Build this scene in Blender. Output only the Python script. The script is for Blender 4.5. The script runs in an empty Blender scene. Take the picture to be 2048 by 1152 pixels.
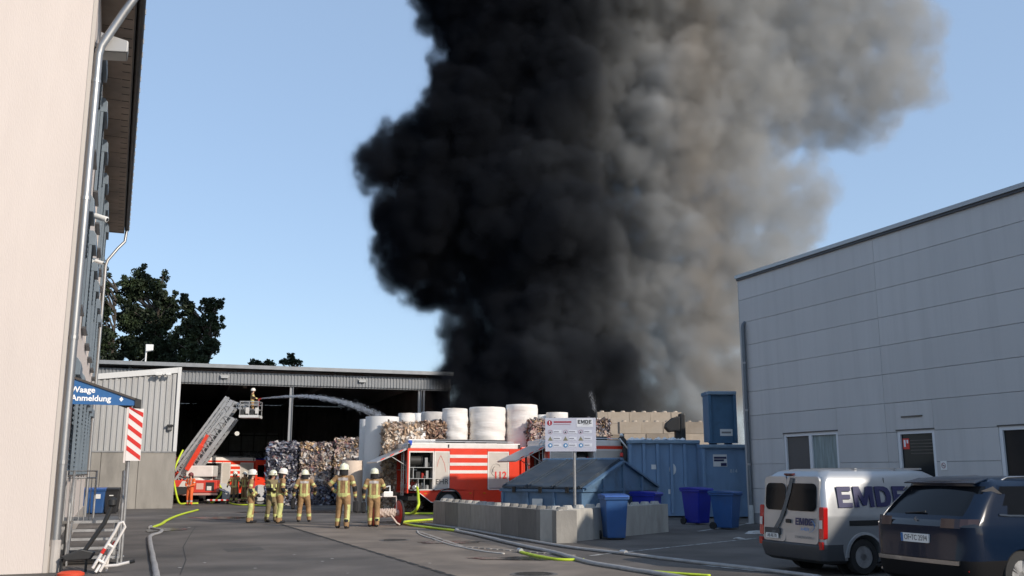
import bpy, bmesh, math, random
import numpy as np
from mathutils import Vector, Matrix, noise as mnoise
R = math.radians
random.seed(7); np.random.seed(7)
scene = bpy.context.scene
col = scene.collection
# ------------------------------------------------------------------ camera, sky, sun
FPX, PITCH, HC = 1900.0, R(10.99), 1.75
cam = bpy.data.cameras.new('camera'); camo = bpy.data.objects.new('camera', cam); col.objects.link(camo)
cam.sensor_width = 36.0; cam.lens = 36.0 * FPX / 2048.0; cam.clip_end = 4000; cam.clip_start = 0.1
camo.location = (0, 0, HC); camo.rotation_euler = (math.pi / 2 + PITCH, 0, 0)
scene.camera = camo
SUN_EL = R(27.5)
SUN_D = Vector((0.80, -0.60, 0)).normalized()          # horizontal direction towards the sun
sun_rot = math.atan2(SUN_D.x, SUN_D.y)
w = bpy.data.worlds.new('World'); scene.world = w; w.use_nodes = True
nt = w.node_tree; nt.nodes.clear()
sky = nt.nodes.new('ShaderNodeTexSky'); sky.sky_type = 'NISHITA'; sky.sun_disc = False
sky.sun_elevation = SUN_EL; sky.sun_rotation = sun_rot; sky.altitude = 100
sky.air_density = 1.0; sky.dust_density = 0.9; sky.ozone_density = 1.5
bg = nt.nodes.new('ShaderNodeBackground'); bg.inputs['Strength'].default_value = 0.15
wo = nt.nodes.new('ShaderNodeOutputWorld')
mixs = nt.nodes.new('ShaderNodeMix'); mixs.data_type = 'RGBA'; mixs.inputs['Factor'].default_value = .62; mixs.inputs['B'].default_value = (1.70, 2.35, 3.35, 1)   # summer haze evens the blue
nt.links.new(sky.outputs[0], mixs.inputs['A']); nt.links.new(mixs.outputs['Result'], bg.inputs[0]); nt.links.new(bg.outputs[0], wo.inputs[0])
sl = bpy.data.lights.new('sun', 'SUN'); sl.energy = 2.8; sl.angle = R(0.53); sl.color = (1.0, 0.90, 0.78)
so = bpy.data.objects.new('sun', sl); col.objects.link(so)
sdir = Vector((SUN_D.x * math.cos(SUN_EL), SUN_D.y * math.cos(SUN_EL), math.sin(SUN_EL)))
so.rotation_euler = sdir.to_track_quat('Z', 'Y').to_euler(); so.location = sdir * 60
vs = scene.view_settings; vs.view_transform = 'Standard'; vs.look = 'None'; vs.gamma = 1.0
vs.use_curve_mapping = False; vs.exposure = 0.58
cy = scene.cycles
cy.use_denoising = True; cy.max_bounces = 6; cy.diffuse_bounces = 3; cy.glossy_bounces = 3
cy.transmission_bounces = 4; cy.volume_bounces = 2; cy.transparent_max_bounces = 8
cy.use_adaptive_sampling = True; cy.adaptive_threshold = 0.02
cy.volume_step_rate = 3.0; cy.volume_max_steps = 160
cy.caustics_reflective = False; cy.caustics_refractive = False

# ------------------------------------------------------------------ pixel -> place helpers
def ray(px, py):
    v = 576 - py
    return Vector((px - 1024, FPX * math.cos(PITCH) - v * math.sin(PITCH), v * math.cos(PITCH) + FPX * math.sin(PITCH)))
def G(px, py, z=0.0):                       # point of the ground (height z) seen at a pixel
    r = ray(px, py); t = (z - HC) / r.z
    return Vector((r.x * t, r.y * t, z))
def P(px, py, D):                           # point at depth D
    r = ray(px, py); t = D / r.y
    return Vector((r.x * t, D, HC + r.z * t))
def XD(px, D):                              # x at depth D near eye level
    return (px - 1024) / 1935.0 * D
def HT(py, D): return P(1024, py, D).z

# ------------------------------------------------------------------ materials
MATS = {}
def mat(name, color=(.5, .5, .5), rough=.6, metal=0.0, var=0.0, vscale=3.0, bump=0.0, bscale=20.0, spec=.5, coat=0.0,
        dirt=None, dscale=1.5, damt=.5, dlo=.48, dhi=.68, stretch=None, trans=0.0, emit=None, estr=0.0, alpha=1.0, objrand=0.0, detail=5):
    if name in MATS: return MATS[name]
    m = bpy.data.materials.new(name); m.use_nodes = True
    n = m.node_tree.nodes; l = m.node_tree.links
    b = n['Principled BSDF']
    b.inputs['Base Color'].default_value = (*color, 1); b.inputs['Roughness'].default_value = rough
    b.inputs['Metallic'].default_value = metal; b.inputs['Specular IOR Level'].default_value = spec
    b.inputs['Coat Weight'].default_value = coat; b.inputs['Coat Roughness'].default_value = .05
    b.inputs['Transmission Weight'].default_value = trans; b.inputs['Alpha'].default_value = alpha
    if emit: b.inputs['Emission Color'].default_value = (*emit, 1); b.inputs['Emission Strength'].default_value = estr
    if var or dirt or bump or objrand:
        tc = n.new('ShaderNodeTexCoord'); vec = tc.outputs['Object']
        if stretch:
            mp = n.new('ShaderNodeMapping'); mp.inputs['Scale'].default_value = stretch
            l.new(vec, mp.inputs[0]); svec = mp.outputs[0]
        else: svec = vec
        cur = None
        if var:
            tx = n.new('ShaderNodeTexNoise'); tx.inputs['Scale'].default_value = vscale; tx.inputs['Detail'].default_value = detail
            l.new(svec, tx.inputs['Vector'])
            rp = n.new('ShaderNodeMapRange'); rp.inputs['From Min'].default_value = .3; rp.inputs['From Max'].default_value = .7
            rp.inputs['To Min'].default_value = 1 - var; rp.inputs['To Max'].default_value = 1 + var
            l.new(tx.outputs['Fac'], rp.inputs['Value'])
            mx = n.new('ShaderNodeMix'); mx.data_type = 'RGBA'; mx.blend_type = 'MULTIPLY'; mx.inputs['Factor'].default_value = 1
            mx.inputs['A'].default_value = (*color, 1); l.new(rp.outputs[0], mx.inputs['B']); cur = mx.outputs['Result']
        if objrand:
            oi = n.new('ShaderNodeObjectInfo'); rp = n.new('ShaderNodeMapRange')
            rp.inputs['To Min'].default_value = 1 - objrand; rp.inputs['To Max'].default_value = 1 + objrand
            l.new(oi.outputs['Random'], rp.inputs['Value'])
            mx = n.new('ShaderNodeMix'); mx.data_type = 'RGBA'; mx.blend_type = 'MULTIPLY'; mx.inputs['Factor'].default_value = 1
            if cur: l.new(cur, mx.inputs['A'])
            else: mx.inputs['A'].default_value = (*color, 1)
            l.new(rp.outputs[0], mx.inputs['B']); cur = mx.outputs['Result']
        if dirt:
            tx = n.new('ShaderNodeTexNoise'); tx.inputs['Scale'].default_value = dscale; tx.inputs['Detail'].default_value = 8
            tx.inputs['Roughness'].default_value = .65
            l.new(svec, tx.inputs['Vector'])
            rp = n.new('ShaderNodeMapRange'); rp.inputs['From Min'].default_value = dlo; rp.inputs['From Max'].default_value = dhi
            rp.inputs['To Max'].default_value = damt; l.new(tx.outputs['Fac'], rp.inputs['Value'])
            mx = n.new('ShaderNodeMix'); mx.data_type = 'RGBA'; l.new(rp.outputs[0], mx.inputs['Factor'])
            if cur: l.new(cur, mx.inputs['A'])
            else: mx.inputs['A'].default_value = (*color, 1)
            mx.inputs['B'].default_value = (*dirt, 1); cur = mx.outputs['Result']
        if cur: l.new(cur, b.inputs['Base Color'])
        if bump:
            tx = n.new('ShaderNodeTexNoise'); tx.inputs['Scale'].default_value = bscale; tx.inputs['Detail'].default_value = 6
            l.new(svec, tx.inputs['Vector'])
            bp = n.new('ShaderNodeBump'); bp.inputs['Strength'].default_value = bump; bp.inputs['Distance'].default_value = .02
            l.new(tx.outputs['Fac'], bp.inputs['Height']); l.new(bp.outputs[0], b.inputs['Normal'])
    MATS[name] = m
    return m

# ------------------------------------------------------------------ mesh builder
class MB:
    def __init__(s): s.v = []; s.f = []; s.m = []; s.cur = 0
    def add(s, vs, fs, M=None):
        o = len(s.v)
        s.v += [tuple(M @ Vector(p)) for p in vs] if M else [tuple(p) for p in vs]
        s.f += [tuple(i + o for i in f) for f in fs]; s.m += [s.cur] * len(fs)
        return s
    def box(s, a, b, M=None):
        x0, y0, z0 = a; x1, y1, z1 = b
        return s.add([(x0,y0,z0),(x1,y0,z0),(x1,y1,z0),(x0,y1,z0),(x0,y0,z1),(x1,y0,z1),(x1,y1,z1),(x0,y1,z1)],
                     [(0,3,2,1),(4,5,6,7),(0,1,5,4),(1,2,6,5),(2,3,7,6),(3,0,4,7)], M)
    def cbox(s, c, d, M=None):
        return s.box((c[0]-d[0]/2, c[1]-d[1]/2, c[2]-d[2]/2), (c[0]+d[0]/2, c[1]+d[1]/2, c[2]+d[2]/2), M)
    def bar(s, a, b, wd, ht, up=(0,0,1)):                 # rectangular bar from a to b
        a = Vector(a); b = Vector(b); t = (b - a).normalized(); u = Vector(up)
        r = t.cross(u)
        if r.length < 1e-4: r = t.cross(Vector((1,0,0)))
        r.normalize(); u = r.cross(t).normalized()
        vs = [p + r*sx*wd/2 + u*sz*ht/2 for p in (a, b) for sx, sz in ((-1,-1),(1,-1),(1,1),(-1,1))]
        return s.add(vs, [(0,1,2,3),(7,6,5,4),(0,4,5,1),(1,5,6,2),(2,6,7,3),(3,7,4,0)])
    def tube(s, pts, r, n=8, caps=True):                  # round tube along points; r number or list
        pts = [Vector(p) for p in pts]; k = len(pts); rr = r if hasattr(r, '__len__') else [r]*k
        vs = []; prev = None
        for i, p in enumerate(pts):
            t = (pts[min(i+1,k-1)] - pts[max(i-1,0)])
            t = t.normalized() if t.length > 1e-9 else Vector((0,0,1))
            if prev is None:
                ref = Vector((0,0,1)) if abs(t.z) < .9 else Vector((1,0,0)); u = t.cross(ref).normalized()
            else:
                u = prev - t * prev.dot(t)
                u = u.normalized() if u.length > 1e-6 else t.orthogonal().normalized()
            prev = u; wv = t.cross(u)
            for j in range(n):
                a = 2*math.pi*j/n; vs.append(p + (u*math.cos(a) + wv*math.sin(a))*rr[i])
        fs = [(i*n+j, i*n+(j+1)%n, (i+1)*n+(j+1)%n, (i+1)*n+j) for i in range(k-1) for j in range(n)]
        if caps: fs += [tuple(reversed(range(n))), tuple((k-1)*n + j for j in range(n))]
        return s.add(vs, fs)
    def lathe(s, prof, n=20, M=None, caps=True):                     # profile of (radius, z)
        vs = [(r*math.cos(2*math.pi*j/n), r*math.sin(2*math.pi*j/n), z) for r, z in prof for j in range(n)]
        k = len(prof)
        fs = [(i*n+j, i*n+(j+1)%n, (i+1)*n+(j+1)%n, (i+1)*n+j) for i in range(k-1) for j in range(n)]
        if caps: fs += [tuple(reversed(range(n))), tuple((k-1)*n + j for j in range(n))]
        return s.add(vs, fs, M)
    def prism(s, poly, axis_vec, M=None):                 # 3-d polygon extruded along a vector
        p = [Vector(q) for q in poly]; e = Vector(axis_vec); n = len(p)
        vs = p + [q + e for q in p]
        fs = [tuple(reversed(range(n))), tuple(range(n, 2*n))] + [(i, (i+1)%n, n+(i+1)%n, n+i) for i in range(n)]
        return s.add(vs, fs, M)
    def build(s, name, m, parent=None, smooth=False, bevel=0.0, loc=None, fix=True):
        me = bpy.data.meshes.new(name); me.from_pydata(s.v, [], s.f); 
        ms = m if isinstance(m, (list, tuple)) else [m]
        for q in ms: me.materials.append(q)
        if len(ms) > 1: me.polygons.foreach_set('material_index', s.m)
        if fix or bevel:
            bm = bmesh.new(); bm.from_mesh(me); 
            if bevel:
                es = [e for e in bm.edges if e.is_manifold and e.calc_face_angle(0) > .5]
                bmesh.ops.bevel(bm, geom=es, offset=bevel, segments=2, affect='EDGES', profile=.6, clamp_overlap=True)
            bmesh.ops.recalc_face_normals(bm, faces=bm.faces); bm.to_mesh(me); bm.free()
        if smooth:
            me.polygons.foreach_set('use_smooth', [True]*len(me.polygons))
            if smooth != 'all':
                me.set_sharp_from_angle(angle=R(40))
        o = bpy.data.objects.new(name, me); col.objects.link(o)
        if parent: o.parent = parent
        if loc: o.location = loc
        return o
def tag(o, label=None, cat=None, group=None, kind=None):
    if label: o['label'] = label
    if cat: o['category'] = cat
    if group: o['group'] = group
    if kind: o['kind'] = kind
    return o
def thing(name, loc, rz, label, cat, group=None):
    o = bpy.data.objects.new(name, None); o.empty_display_size = .2; col.objects.link(o)
    o.location = loc; o.rotation_euler = (0, 0, rz)
    return tag(o, label, cat, group)
def kids(o): return [c for c in bpy.data.objects if c.parent == o]
def dup(root, loc, rz, label=None, group=None):
    r = root.copy(); col.objects.link(r); r.location = loc; r.rotation_euler = (0, 0, rz)
    if label: r['label'] = label
    if group: r['group'] = group
    for ch in list(root.children):
        c = ch.copy(); col.objects.link(c); c.parent = r
        for g in ch.children:
            d = g.copy(); col.objects.link(d); d.parent = c
    return r
def box(name, a, b, m, parent=None, bevel=0.0): return MB().box(a, b).build(name, m, parent, bevel=bevel)
def text(name, s, size, M, m, parent, ext=.003, sx=1.0, bold=0.0, align='CENTER'):
    cu = bpy.data.curves.new('lettering', 'FONT'); cu.body = s; cu.size = size; cu.extrude = ext; cu.offset = bold
    cu.align_x = align; cu.align_y = 'CENTER'; cu.resolution_u = 3
    t = bpy.data.objects.new('lettering', cu); col.objects.link(t)
    dg = bpy.context.evaluated_depsgraph_get()
    me = bpy.data.meshes.new_from_object(t.evaluated_get(dg)); bpy.data.objects.remove(t)
    me.transform(M @ Matrix.Diagonal((sx, 1, 1, 1))); me.materials.clear(); me.materials.append(m)
    o = bpy.data.objects.new(name, me); col.objects.link(o); o.parent = parent
    return o
def frame(xv, yv, o):                     # matrix with x axis xv, y axis yv, z = x cross y at o
    xv = Vector(xv).normalized(); yv = Vector(yv).normalized(); zv = xv.cross(yv)
    return Matrix(((xv.x, yv.x, zv.x, o[0]), (xv.y, yv.y, zv.y, o[1]), (xv.z, yv.z, zv.z, o[2]), (0, 0, 0, 1)))
GLY = {'E': [[(0,0),(.24,0),(.24,1),(0,1)],[(.24,.78),(.72,.78),(.72,1),(.24,1)],[(.24,.40),(.66,.40),(.66,.61),(.24,.61)],[(.24,0),(.74,0),(.74,.22),(.24,.22)]],
       'M': [[(0,0),(.22,0),(.22,1),(0,1)],[(.82,0),(1.04,0),(1.04,1),(.82,1)],[(.22,1),(.22,.62),(.42,.08),(.52,.08),(.52,.42),(.32,1)],[(.82,1),(.72,1),(.52,.42),(.52,.08),(.62,.08),(.82,.62)]],
       'D': [[(0,0),(.24,0),(.24,1),(0,1)],[(.24,1),(.24,.79),(.42,.78),(.52,.70),(.80,.74),(.70,.90),(.52,.99)],[(.80,.74),(.52,.70),(.57,.5),(.84,.5)],[(.84,.5),(.57,.5),(.52,.30),(.80,.26)],[(.80,.26),(.52,.30),(.42,.22),(.24,.21),(.24,0),(.52,.01),(.70,.10)]]}
def block_text(name, s, h, M, m, parent, ext=.003, sx=1.0, gap=.12):      # heavy block capitals, centred
    wd = {'E': .74, 'M': 1.04, 'D': .84}; tot = sum(wd[c] for c in s) + gap*(len(s)-1); b = MB(); x = -tot/2
    for c in s:
        for poly in GLY[c]: b.prism([((x+a)*h*sx, (q-.5)*h, 0) for a, q in poly], (0,0,ext), M)
        x += wd[c] + gap
    return b.build(name, m, parent)
FRONT = lambda o: frame((1,0,0), (0,0,1), o)       # text that faces -y
# ------------------------------------------------------------------ shared materials
M_asph = mat('asphalt', (.112,.098,.086), .85, var=.45, vscale=.45, bump=.35, bscale=60, dirt=(.045,.042,.040), dscale=.28, damt=.6, dlo=.45, dhi=.72)
M_lane = mat('worn_concrete_lane', (.185,.152,.122), .9, var=.28, vscale=.8, bump=.25, bscale=45, dirt=(.07,.062,.055), dscale=.5, damt=.55)
M_seam = mat('seam_tar', (.03,.03,.03), .9)
M_white_line = mat('road_paint', (.55,.55,.53), .8, dirt=(.08,.08,.08), dscale=4, damt=.9, dlo=.42, dhi=.6)
M_render = mat('cream_render', (.63,.555,.505), .9, var=.05, vscale=1.2, bump=.25, bscale=70, dirt=(.55,.48,.435), dscale=1.3, damt=.3, stretch=(1,1,.16))
M_zinc = mat('zinc', (.34,.34,.34), .42, metal=.75, var=.15, vscale=4, dirt=(.22,.21,.20), dscale=2, damt=.5, stretch=(1,1,.3))
M_soffit = mat('soffit_boards', (.30,.245,.20), .85, var=.15, vscale=2)
M_dark = mat('dark_gap', (.012,.012,.012), .8)
M_gutter = mat('brown_gutter', (.05,.045,.042), .5, metal=.2, var=.2)
M_blind = mat('steel_blue_frame', (.12,.155,.19), .45, var=.1, vscale=3)
M_slat = mat('blind_slat', (.12,.15,.175), .45)
M_glass = mat('window_glass', (.02,.022,.024), .10, spec=.15)
M_white = mat('white_plastic', (.72,.72,.70), .4, var=.04, vscale=3)
M_black = mat('black_plastic', (.018,.018,.018), .5)
M_galv = mat('galvanised_steel', (.33,.33,.33), .5, metal=.6, var=.2, vscale=6)
M_signblue = mat('sign_blue', (.02,.11,.30), .4, var=.08)
M_red = mat('signal_red', (.62,.03,.02), .4)
M_clad = mat('pale_cladding', (.40,.40,.395), .5, var=.08, vscale=1, dirt=(.25,.24,.22), dscale=.7, damt=.35, stretch=(1,1,.25))
M_conc = mat('grey_concrete', (.30,.28,.25), .9, var=.15, vscale=1.3, bump=.3, bscale=25, dirt=(.16,.15,.135), dscale=.9, damt=.6, stretch=(1,1,.35))
M_hallsteel = mat('hall_steel', (.20,.21,.22), .5, var=.15, vscale=2)
M_hallin = mat('hall_interior', (.17,.165,.16), .9, var=.25, vscale=.6)
M_roof = mat('grey_roof_sheet', (.22,.225,.23), .5, var=.12, vscale=1)

# ------------------------------------------------------------------ ground
def sheet(name, pts, z, m, parent=None, label=None):
    b = MB(); b.add([(p[0], p[1], z) for p in pts], [tuple(range(len(pts)))])
    o = b.build(name, m, parent, fix=False)
    if o.data.polygons[0].normal.z < 0: o.data.flip_normals()
    return o
g = sheet('ground', [(-900,-60), (900,-60), (900,1500), (-900,1500)], 0, M_asph); g['kind'] = 'structure'
def gp(*q): return [G(x, y) for x, y in q]
def along(a, b, y):                                # extend ground line a->b to depth y
    t = (y - a.y) / (b.y - a.y); return a + (b - a) * t
sa, sb = G(562, 1049), G(905, 1152)
ra, rb = G(866, 1078), G(1120, 1152)
lane = sheet('concrete_lane', [G(566,1049), G(700,1046), G(835,1053), G(925,1076), G(1040,1102), G(1180,1128), along(G(1040,1102), G(1180,1128), 9.0),
                               along(sa, sb, 9.0)], .004, M_lane); lane['kind'] = 'structure'
d_ = (sb - sa).normalized(); n_ = Vector((-d_.y, d_.x, 0)) * .05
seam = MB(); L_ = (along(sa, sb, 9.0) - sa).length; t = 0
while t < L_:
    e = min(t + .62, L_); a = sa + d_*t; b = sa + d_*e
    seam.add([(a+n_)[:2] + (.0078,), (b+n_)[:2] + (.0078,), (b-n_)[:2] + (.0078,), (a-n_)[:2] + (.0078,)], [(0,3,2,1)]); t += .8
sm_ = seam.build('seam', M_seam, lane, fix=False); 
if sm_.data.polygons[0].normal.z < 0: sm_.data.flip_normals()
def stripe(name, a, b, wd, m=M_white_line, z=.008):
    d = (b - a).normalized(); n = Vector((-d.y, d.x, 0)) * wd / 2
    o = sheet(name, [a+n, b+n, b-n, a-n], z, m); o['kind'] = 'structure'; return o
stripe('parking_line', G(1180,1112), G(1520,1076), .10)
stripe('parking_line', G(1396,1063), G(1490,1049), .10)
stripe('parking_line', G(1405,1131), G(1640,1156), .10)
# row of kerb setts along the lane edge
M_sett = mat('sett_stone', (.24,.22,.20), .9, objrand=.3, bump=.3, bscale=30)
ks = thing('sett_row', (0,0,0), 0, 'row of pale stone setts along the edge of the concrete lane', 'setts')
sett = MB().cbox((0,0,.008), (.17,.12,.03)).build('sett', M_sett, ks, bevel=.012); first = True
for (q0, q1) in ((G(838,1064), G(925,1094)), (G(925,1094), G(1150,1112))):
    L = (q1 - q0).length; k = int(L / .2); ang = math.atan2((q1-q0).y, (q1-q0).x)
    for i in range(k):
        s_ = sett if first else sett.copy()
        if not first: col.objects.link(s_)
        first = False
        p = q0 + (q1 - q0) * ((i + .5) / k); s_.location = (p.x, p.y, 0); s_.rotation_euler = (0, 0, ang + random.uniform(-.06,.06))
# manhole covers
M_iron = mat('cast_iron', (.06,.055,.05), .6, metal=.3, var=.3, vscale=9)
for (px, py, rr, lab) in ((790, 1081, .36, 'round iron manhole cover set in the concrete lane near the hose reel'), (1068, 1149, .36, 'round iron manhole cover close to the yellow hose coupling')):
    c = G(px, py); o = thing('manhole_cover', (c.x, c.y, .004), 0, lab, 'manhole cover')
    MB().lathe([(rr+.06,0),(rr+.06,.006),(rr+.005,.008)], 28).build('rim', mat('manhole_rim', (.13,.12,.11), .85), o)
    b = MB().lathe([(rr-.02,0),(rr-.02,.012),(.02,.013)], 28)
    for a in range(-3, 4): 
        hw = math.sqrt(max(0, (rr-.06)**2 - (a*.08)**2)); b.box((-hw, a*.08-.015, .013), (hw, a*.08+.015, .018))
    b.build('lid', M_iron, o)
# flat asphalt repair patch left
pt = sheet('asphalt_patch', gp((445,1098),(520,1094),(530,1100),(455,1104)), .004, mat('asphalt_repair', (.07,.065,.06), .9, var=.2, vscale=4)); pt['kind'] = 'structure'

# wet run-off and cracks
M_wet = mat('wet_asphalt', (.030,.028,.026), .22, spec=.5, var=.3, vscale=2, bump=.1, bscale=20)
def blob_sheet(name, px, py, rx, ry, seed, m, z):
    c = G(px, py); rr = random.Random(seed); n = 26; ph = [rr.uniform(0,6.28) for _ in range(4)]
    pts = [(c.x + math.cos(a)*rx*(1+.25*math.sin(2*a+ph[0])+.18*math.sin(5*a+ph[1])+.1*math.sin(9*a+ph[2])), c.y + math.sin(a)*ry*(1+.2*math.sin(3*a+ph[3])+.15*math.sin(7*a+ph[0]))) for a in [2*math.pi*i/n for i in range(n)]]
    o = sheet(name, pts, z, m); o['kind'] = 'structure'; return o
for i, (px, py, rx, ry) in enumerate(((640,1024,2.6,1.6),(800,1045,1.4,.7),(440,1036,1.2,.9),(905,1085,1.0,.5),(330,1060,.5,1.0),(1040,1118,.8,.4),(560,1006,2.4,2.4))):
    blob_sheet('wet_patch', px, py, rx, ry, i+3, M_wet, .0145 + i*.0003)
for i, q in enumerate((((360,1150),(372,1120),(366,1095),(380,1070),(392,1052)),)):
    p = gp(*q); b = MB()
    for a, c in zip(p, p[1:]):
        d = (c-a).normalized(); n = Vector((-d.y, d.x, 0))*.009
        b.add([(a+n)[:2]+(.0042+i*.0004,), (c+n)[:2]+(.0042+i*.0004,), (c-n)[:2]+(.0042+i*.0004,), (a-n)[:2]+(.0042+i*.0004,)], [(0,3,2,1)])
    o = b.build('tar_crack', M_seam, None, fix=False); o['kind'] = 'structure'
    if o.data.polygons[0].normal.z < 0: o.data.flip_normals()

# ------------------------------------------------------------------ left office building
PHI = R(22.5); C0 = G(92, 1146); LB, HB, OV = 23.0, 11.75, .68
ob = thing('office_building', C0, PHI, 'cream rendered office block with blue grey window blinds and dark eaves', 'building')
wins = []
for fl, (z0, z1) in enumerate(((1.75, 3.85), (5.3, 7.35), (8.75, 10.85))):
    for k in range(6):
        yc = 3.2 + 3.35*k + (.3 if fl == 0 else 0)
        if fl == 0 and k == 0: yc = 3.6
        wins.append((yc - .62, yc + .62, z0, z1))
def wall_grid(name, y0, y1, z0, z1, holes, x, m, parent, depth=.3):       # facade in the x plane with window openings
    ys = sorted({y0, y1, *[h[0] for h in holes], *[h[1] for h in holes]}); zs = sorted({z0, z1, *[h[2] for h in holes], *[h[3] for h in holes]})
    b = MB()
    for i in range(len(ys)-1):
        for j in range(len(zs)-1):
            yc, zc = (ys[i]+ys[i+1])/2, (zs[j]+zs[j+1])/2
            if any(h[0] < yc < h[1] and h[2] < zc < h[3] for h in holes): continue
            b.add([(x,ys[i],zs[j]),(x,ys[i+1],zs[j]),(x,ys[i+1],zs[j+1]),(x,ys[i],zs[j+1])], [(0,1,2,3)])
    for h in holes:
        a, c, e, f = h
        b.add([(x,a,e),(x,c,e),(x,c,f),(x,a,f),(x-depth,a,e),(x-depth,c,e),(x-depth,c,f),(x-depth,a,f)], [(0,4,5,1),(1,5,6,2),(2,6,7,3),(3,7,4,0)])
    return b
b = wall_grid('wall', 0, LB, 0, HB, wins + [(2.0,3.0,.78,2.9)] , 0, M_render, ob)
b.add([(0,0,0),(-14,0,0),(-14,0,HB+2.2),(-7,0,HB+4),(0,0,HB)], [(0,1,2,3,4)]); b.add([(0,LB,0),(-14,LB,0),(-14,LB,HB),(0,LB,HB)], [(0,1,2,3)])
b.build('wall', M_render, ob, fix=True)
MB().box((.002,.01,0),(.03,LB,.45)).build('plinth', mat('plinth_render', (.40,.36,.32), .9, var=.15, dirt=(.2,.18,.16), damt=.6), ob)
# door by the stairs
dr = box('door', (-.22,2.02,.80), (-.16,2.98,2.88), mat('door_grey', (.25,.27,.29), .5), ob); box('door_handle', (-.16,2.1,1.75), (-.10,2.24,1.79), M_galv, dr)
# corner trim
MB().box((-.06,-.012,0),(.012,-.0005,HB)).build('corner_bead', mat('bead', (.5,.45,.40), .8), ob)
# eaves
sf = MB().box((0.0,-.5,HB-.02),(OV,LB+.25,HB+.02)).build('soffit', M_soffit, ob)
gap = MB(); 
for i in range(46):
    y = -.4 + i*.52; box('soffit_vent', (OV-.22,y,HB-.026), (OV-.03,y+.03,HB-.0205), M_dark, sf)
    if i % 3 == 0: box('board_joint', (.02,y,HB-.0255), (OV-.24,y+.012,HB-.0205), M_dark, sf)
MB().prism([(OV,-.5,HB-.02),(OV+.03,-.5,HB-.02),(OV+.03,-.5,HB+.25),(OV,-.5,HB+.25)], (0,LB+.75,0)).build('fascia', M_gutter, ob)
gt = MB(); prof = [(OV+.035 + .09 + .09*math.cos(a), HB+.17 + .10*math.sin(a)) for a in [math.pi + i*math.pi/8 for i in range(9)]]
gt.prism([(x, -.55, z) for x, z in prof] + [(OV+.21,-.55,HB+.175),(OV+.04,-.55,HB+.175)], (0,LB+.85,0)); g_ = gt.build('gutter', M_gutter, ob, smooth=True)
for i in range(30): box('bracket', (OV+.21,-.4+i*.8,HB+.06), (OV+.232,-.37+i*.8,HB+.19), mat('bracket_bright', (.25,.25,.26), .4, metal=.5), g_)
MB().add([(OV+.2,-.5,HB+.2),(OV+.2,LB+.3,HB+.2),(-7,LB+.3,HB+4.1),(-7,-.5,HB+4.1)], [(0,1,2,3)]).build('roof', mat('dark_roof_tile', (.05,.045,.045), .8), ob, fix=False)
# downpipes
def pipe(name, pts, r, parent, m=M_zinc):
    o = MB().tube(pts, r, 12).build(name, m, parent, smooth=True); return o
zz = HB
dp = pipe('downpipe', [(.10,.12,.55),(.10,.12,3),(.10,.12,6),(.10,.12,9.6),(.10,.13,9.9),(.14,.12,10.1),(.5,.05,10.85),(OV+.06,-.02,11.3),(OV+.12,-.02,11.5),(OV+.12,-.02,11.85)], .082, ob)
MB().tube([(.10,.12,0),(.10,.12,.56)], .098, 12).build('standpipe', mat('standpipe', (.42,.39,.36), .7, var=.1), dp)
for z in (1.9, 4.2, 6.9, 9.3): MB().tube([(.10,.12,z),(.10,.12,z+.07)], .090, 12).build('pipe_clamp', M_zinc, dp)
dp2 = pipe('downpipe', [(.10,LB-.15,0),(.10,LB-.15,5),(.10,LB-.15,10.2),(.16,LB-.12,10.45),(.5,LB,11.0),(OV+.08,LB+.1,11.35),(OV+.12,LB+.1,11.85)], .06, ob)
# windows with blind boxes
def window(y0, y1, z0, z1, lowered):
    wn = MB().box((-.26,y0,z0),(-.20,y1,z1)).build('window', M_white, ob)
    m = (y0+y1)/2
    for a, c in ((y0+.07, m-.04), (m+.04, y1-.07)): box('pane', (-.20,a,z0+.07), (-.19,c,z1-.3), M_glass, wn)
    hb = MB().prism([(.0,y0-.06,z1-.05),(.17,y0-.06,z1-.05),(.17,y0-.06,z1+.22),(.10,y0-.06,z1+.32),(.0,y0-.06,z1+.32)], (0,y1-y0+.12,0)).build('blind_box', M_blind, wn, bevel=.01)
    for y in (y0-.05, y1): 
        box('guide_rail', (.02,y,z0-.05), (.085,y+.05,z1-.05), M_blind, wn)
    box('sill', (.0,y0-.08,z0-.10), (.12,y1+.08,z0-.05), mat('sill_metal', (.07,.07,.075), .4, metal=.3), wn)
    n = int((z1 - z0) / .11); k0 = 0 if lowered else n - 7
    for i in range(k0, n):
        z = z0 + .04 + i*.11
        MB().add([(.02,y0+.01,z+.06),(.08,y0+.01,z),(.08,y1-.0,z),(.02,y1-.0,z+.06),(.02,y0+.01,z+.07),(.08,y0+.01,z+.01),(.08,y1-.0,z+.01),(.02,y1-.0,z+.07)],
                 [(0,1,2,3),(4,7,6,5),(0,4,5,1),(1,5,6,2),(2,6,7,3),(3,7,4,0)]).build('slat', M_slat, wn)
for i, wv in enumerate(wins):
    window(*wv, lowered=(i % 6 in (0, 1, 3)) if i < 6 else (i % 3 == 1))
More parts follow.
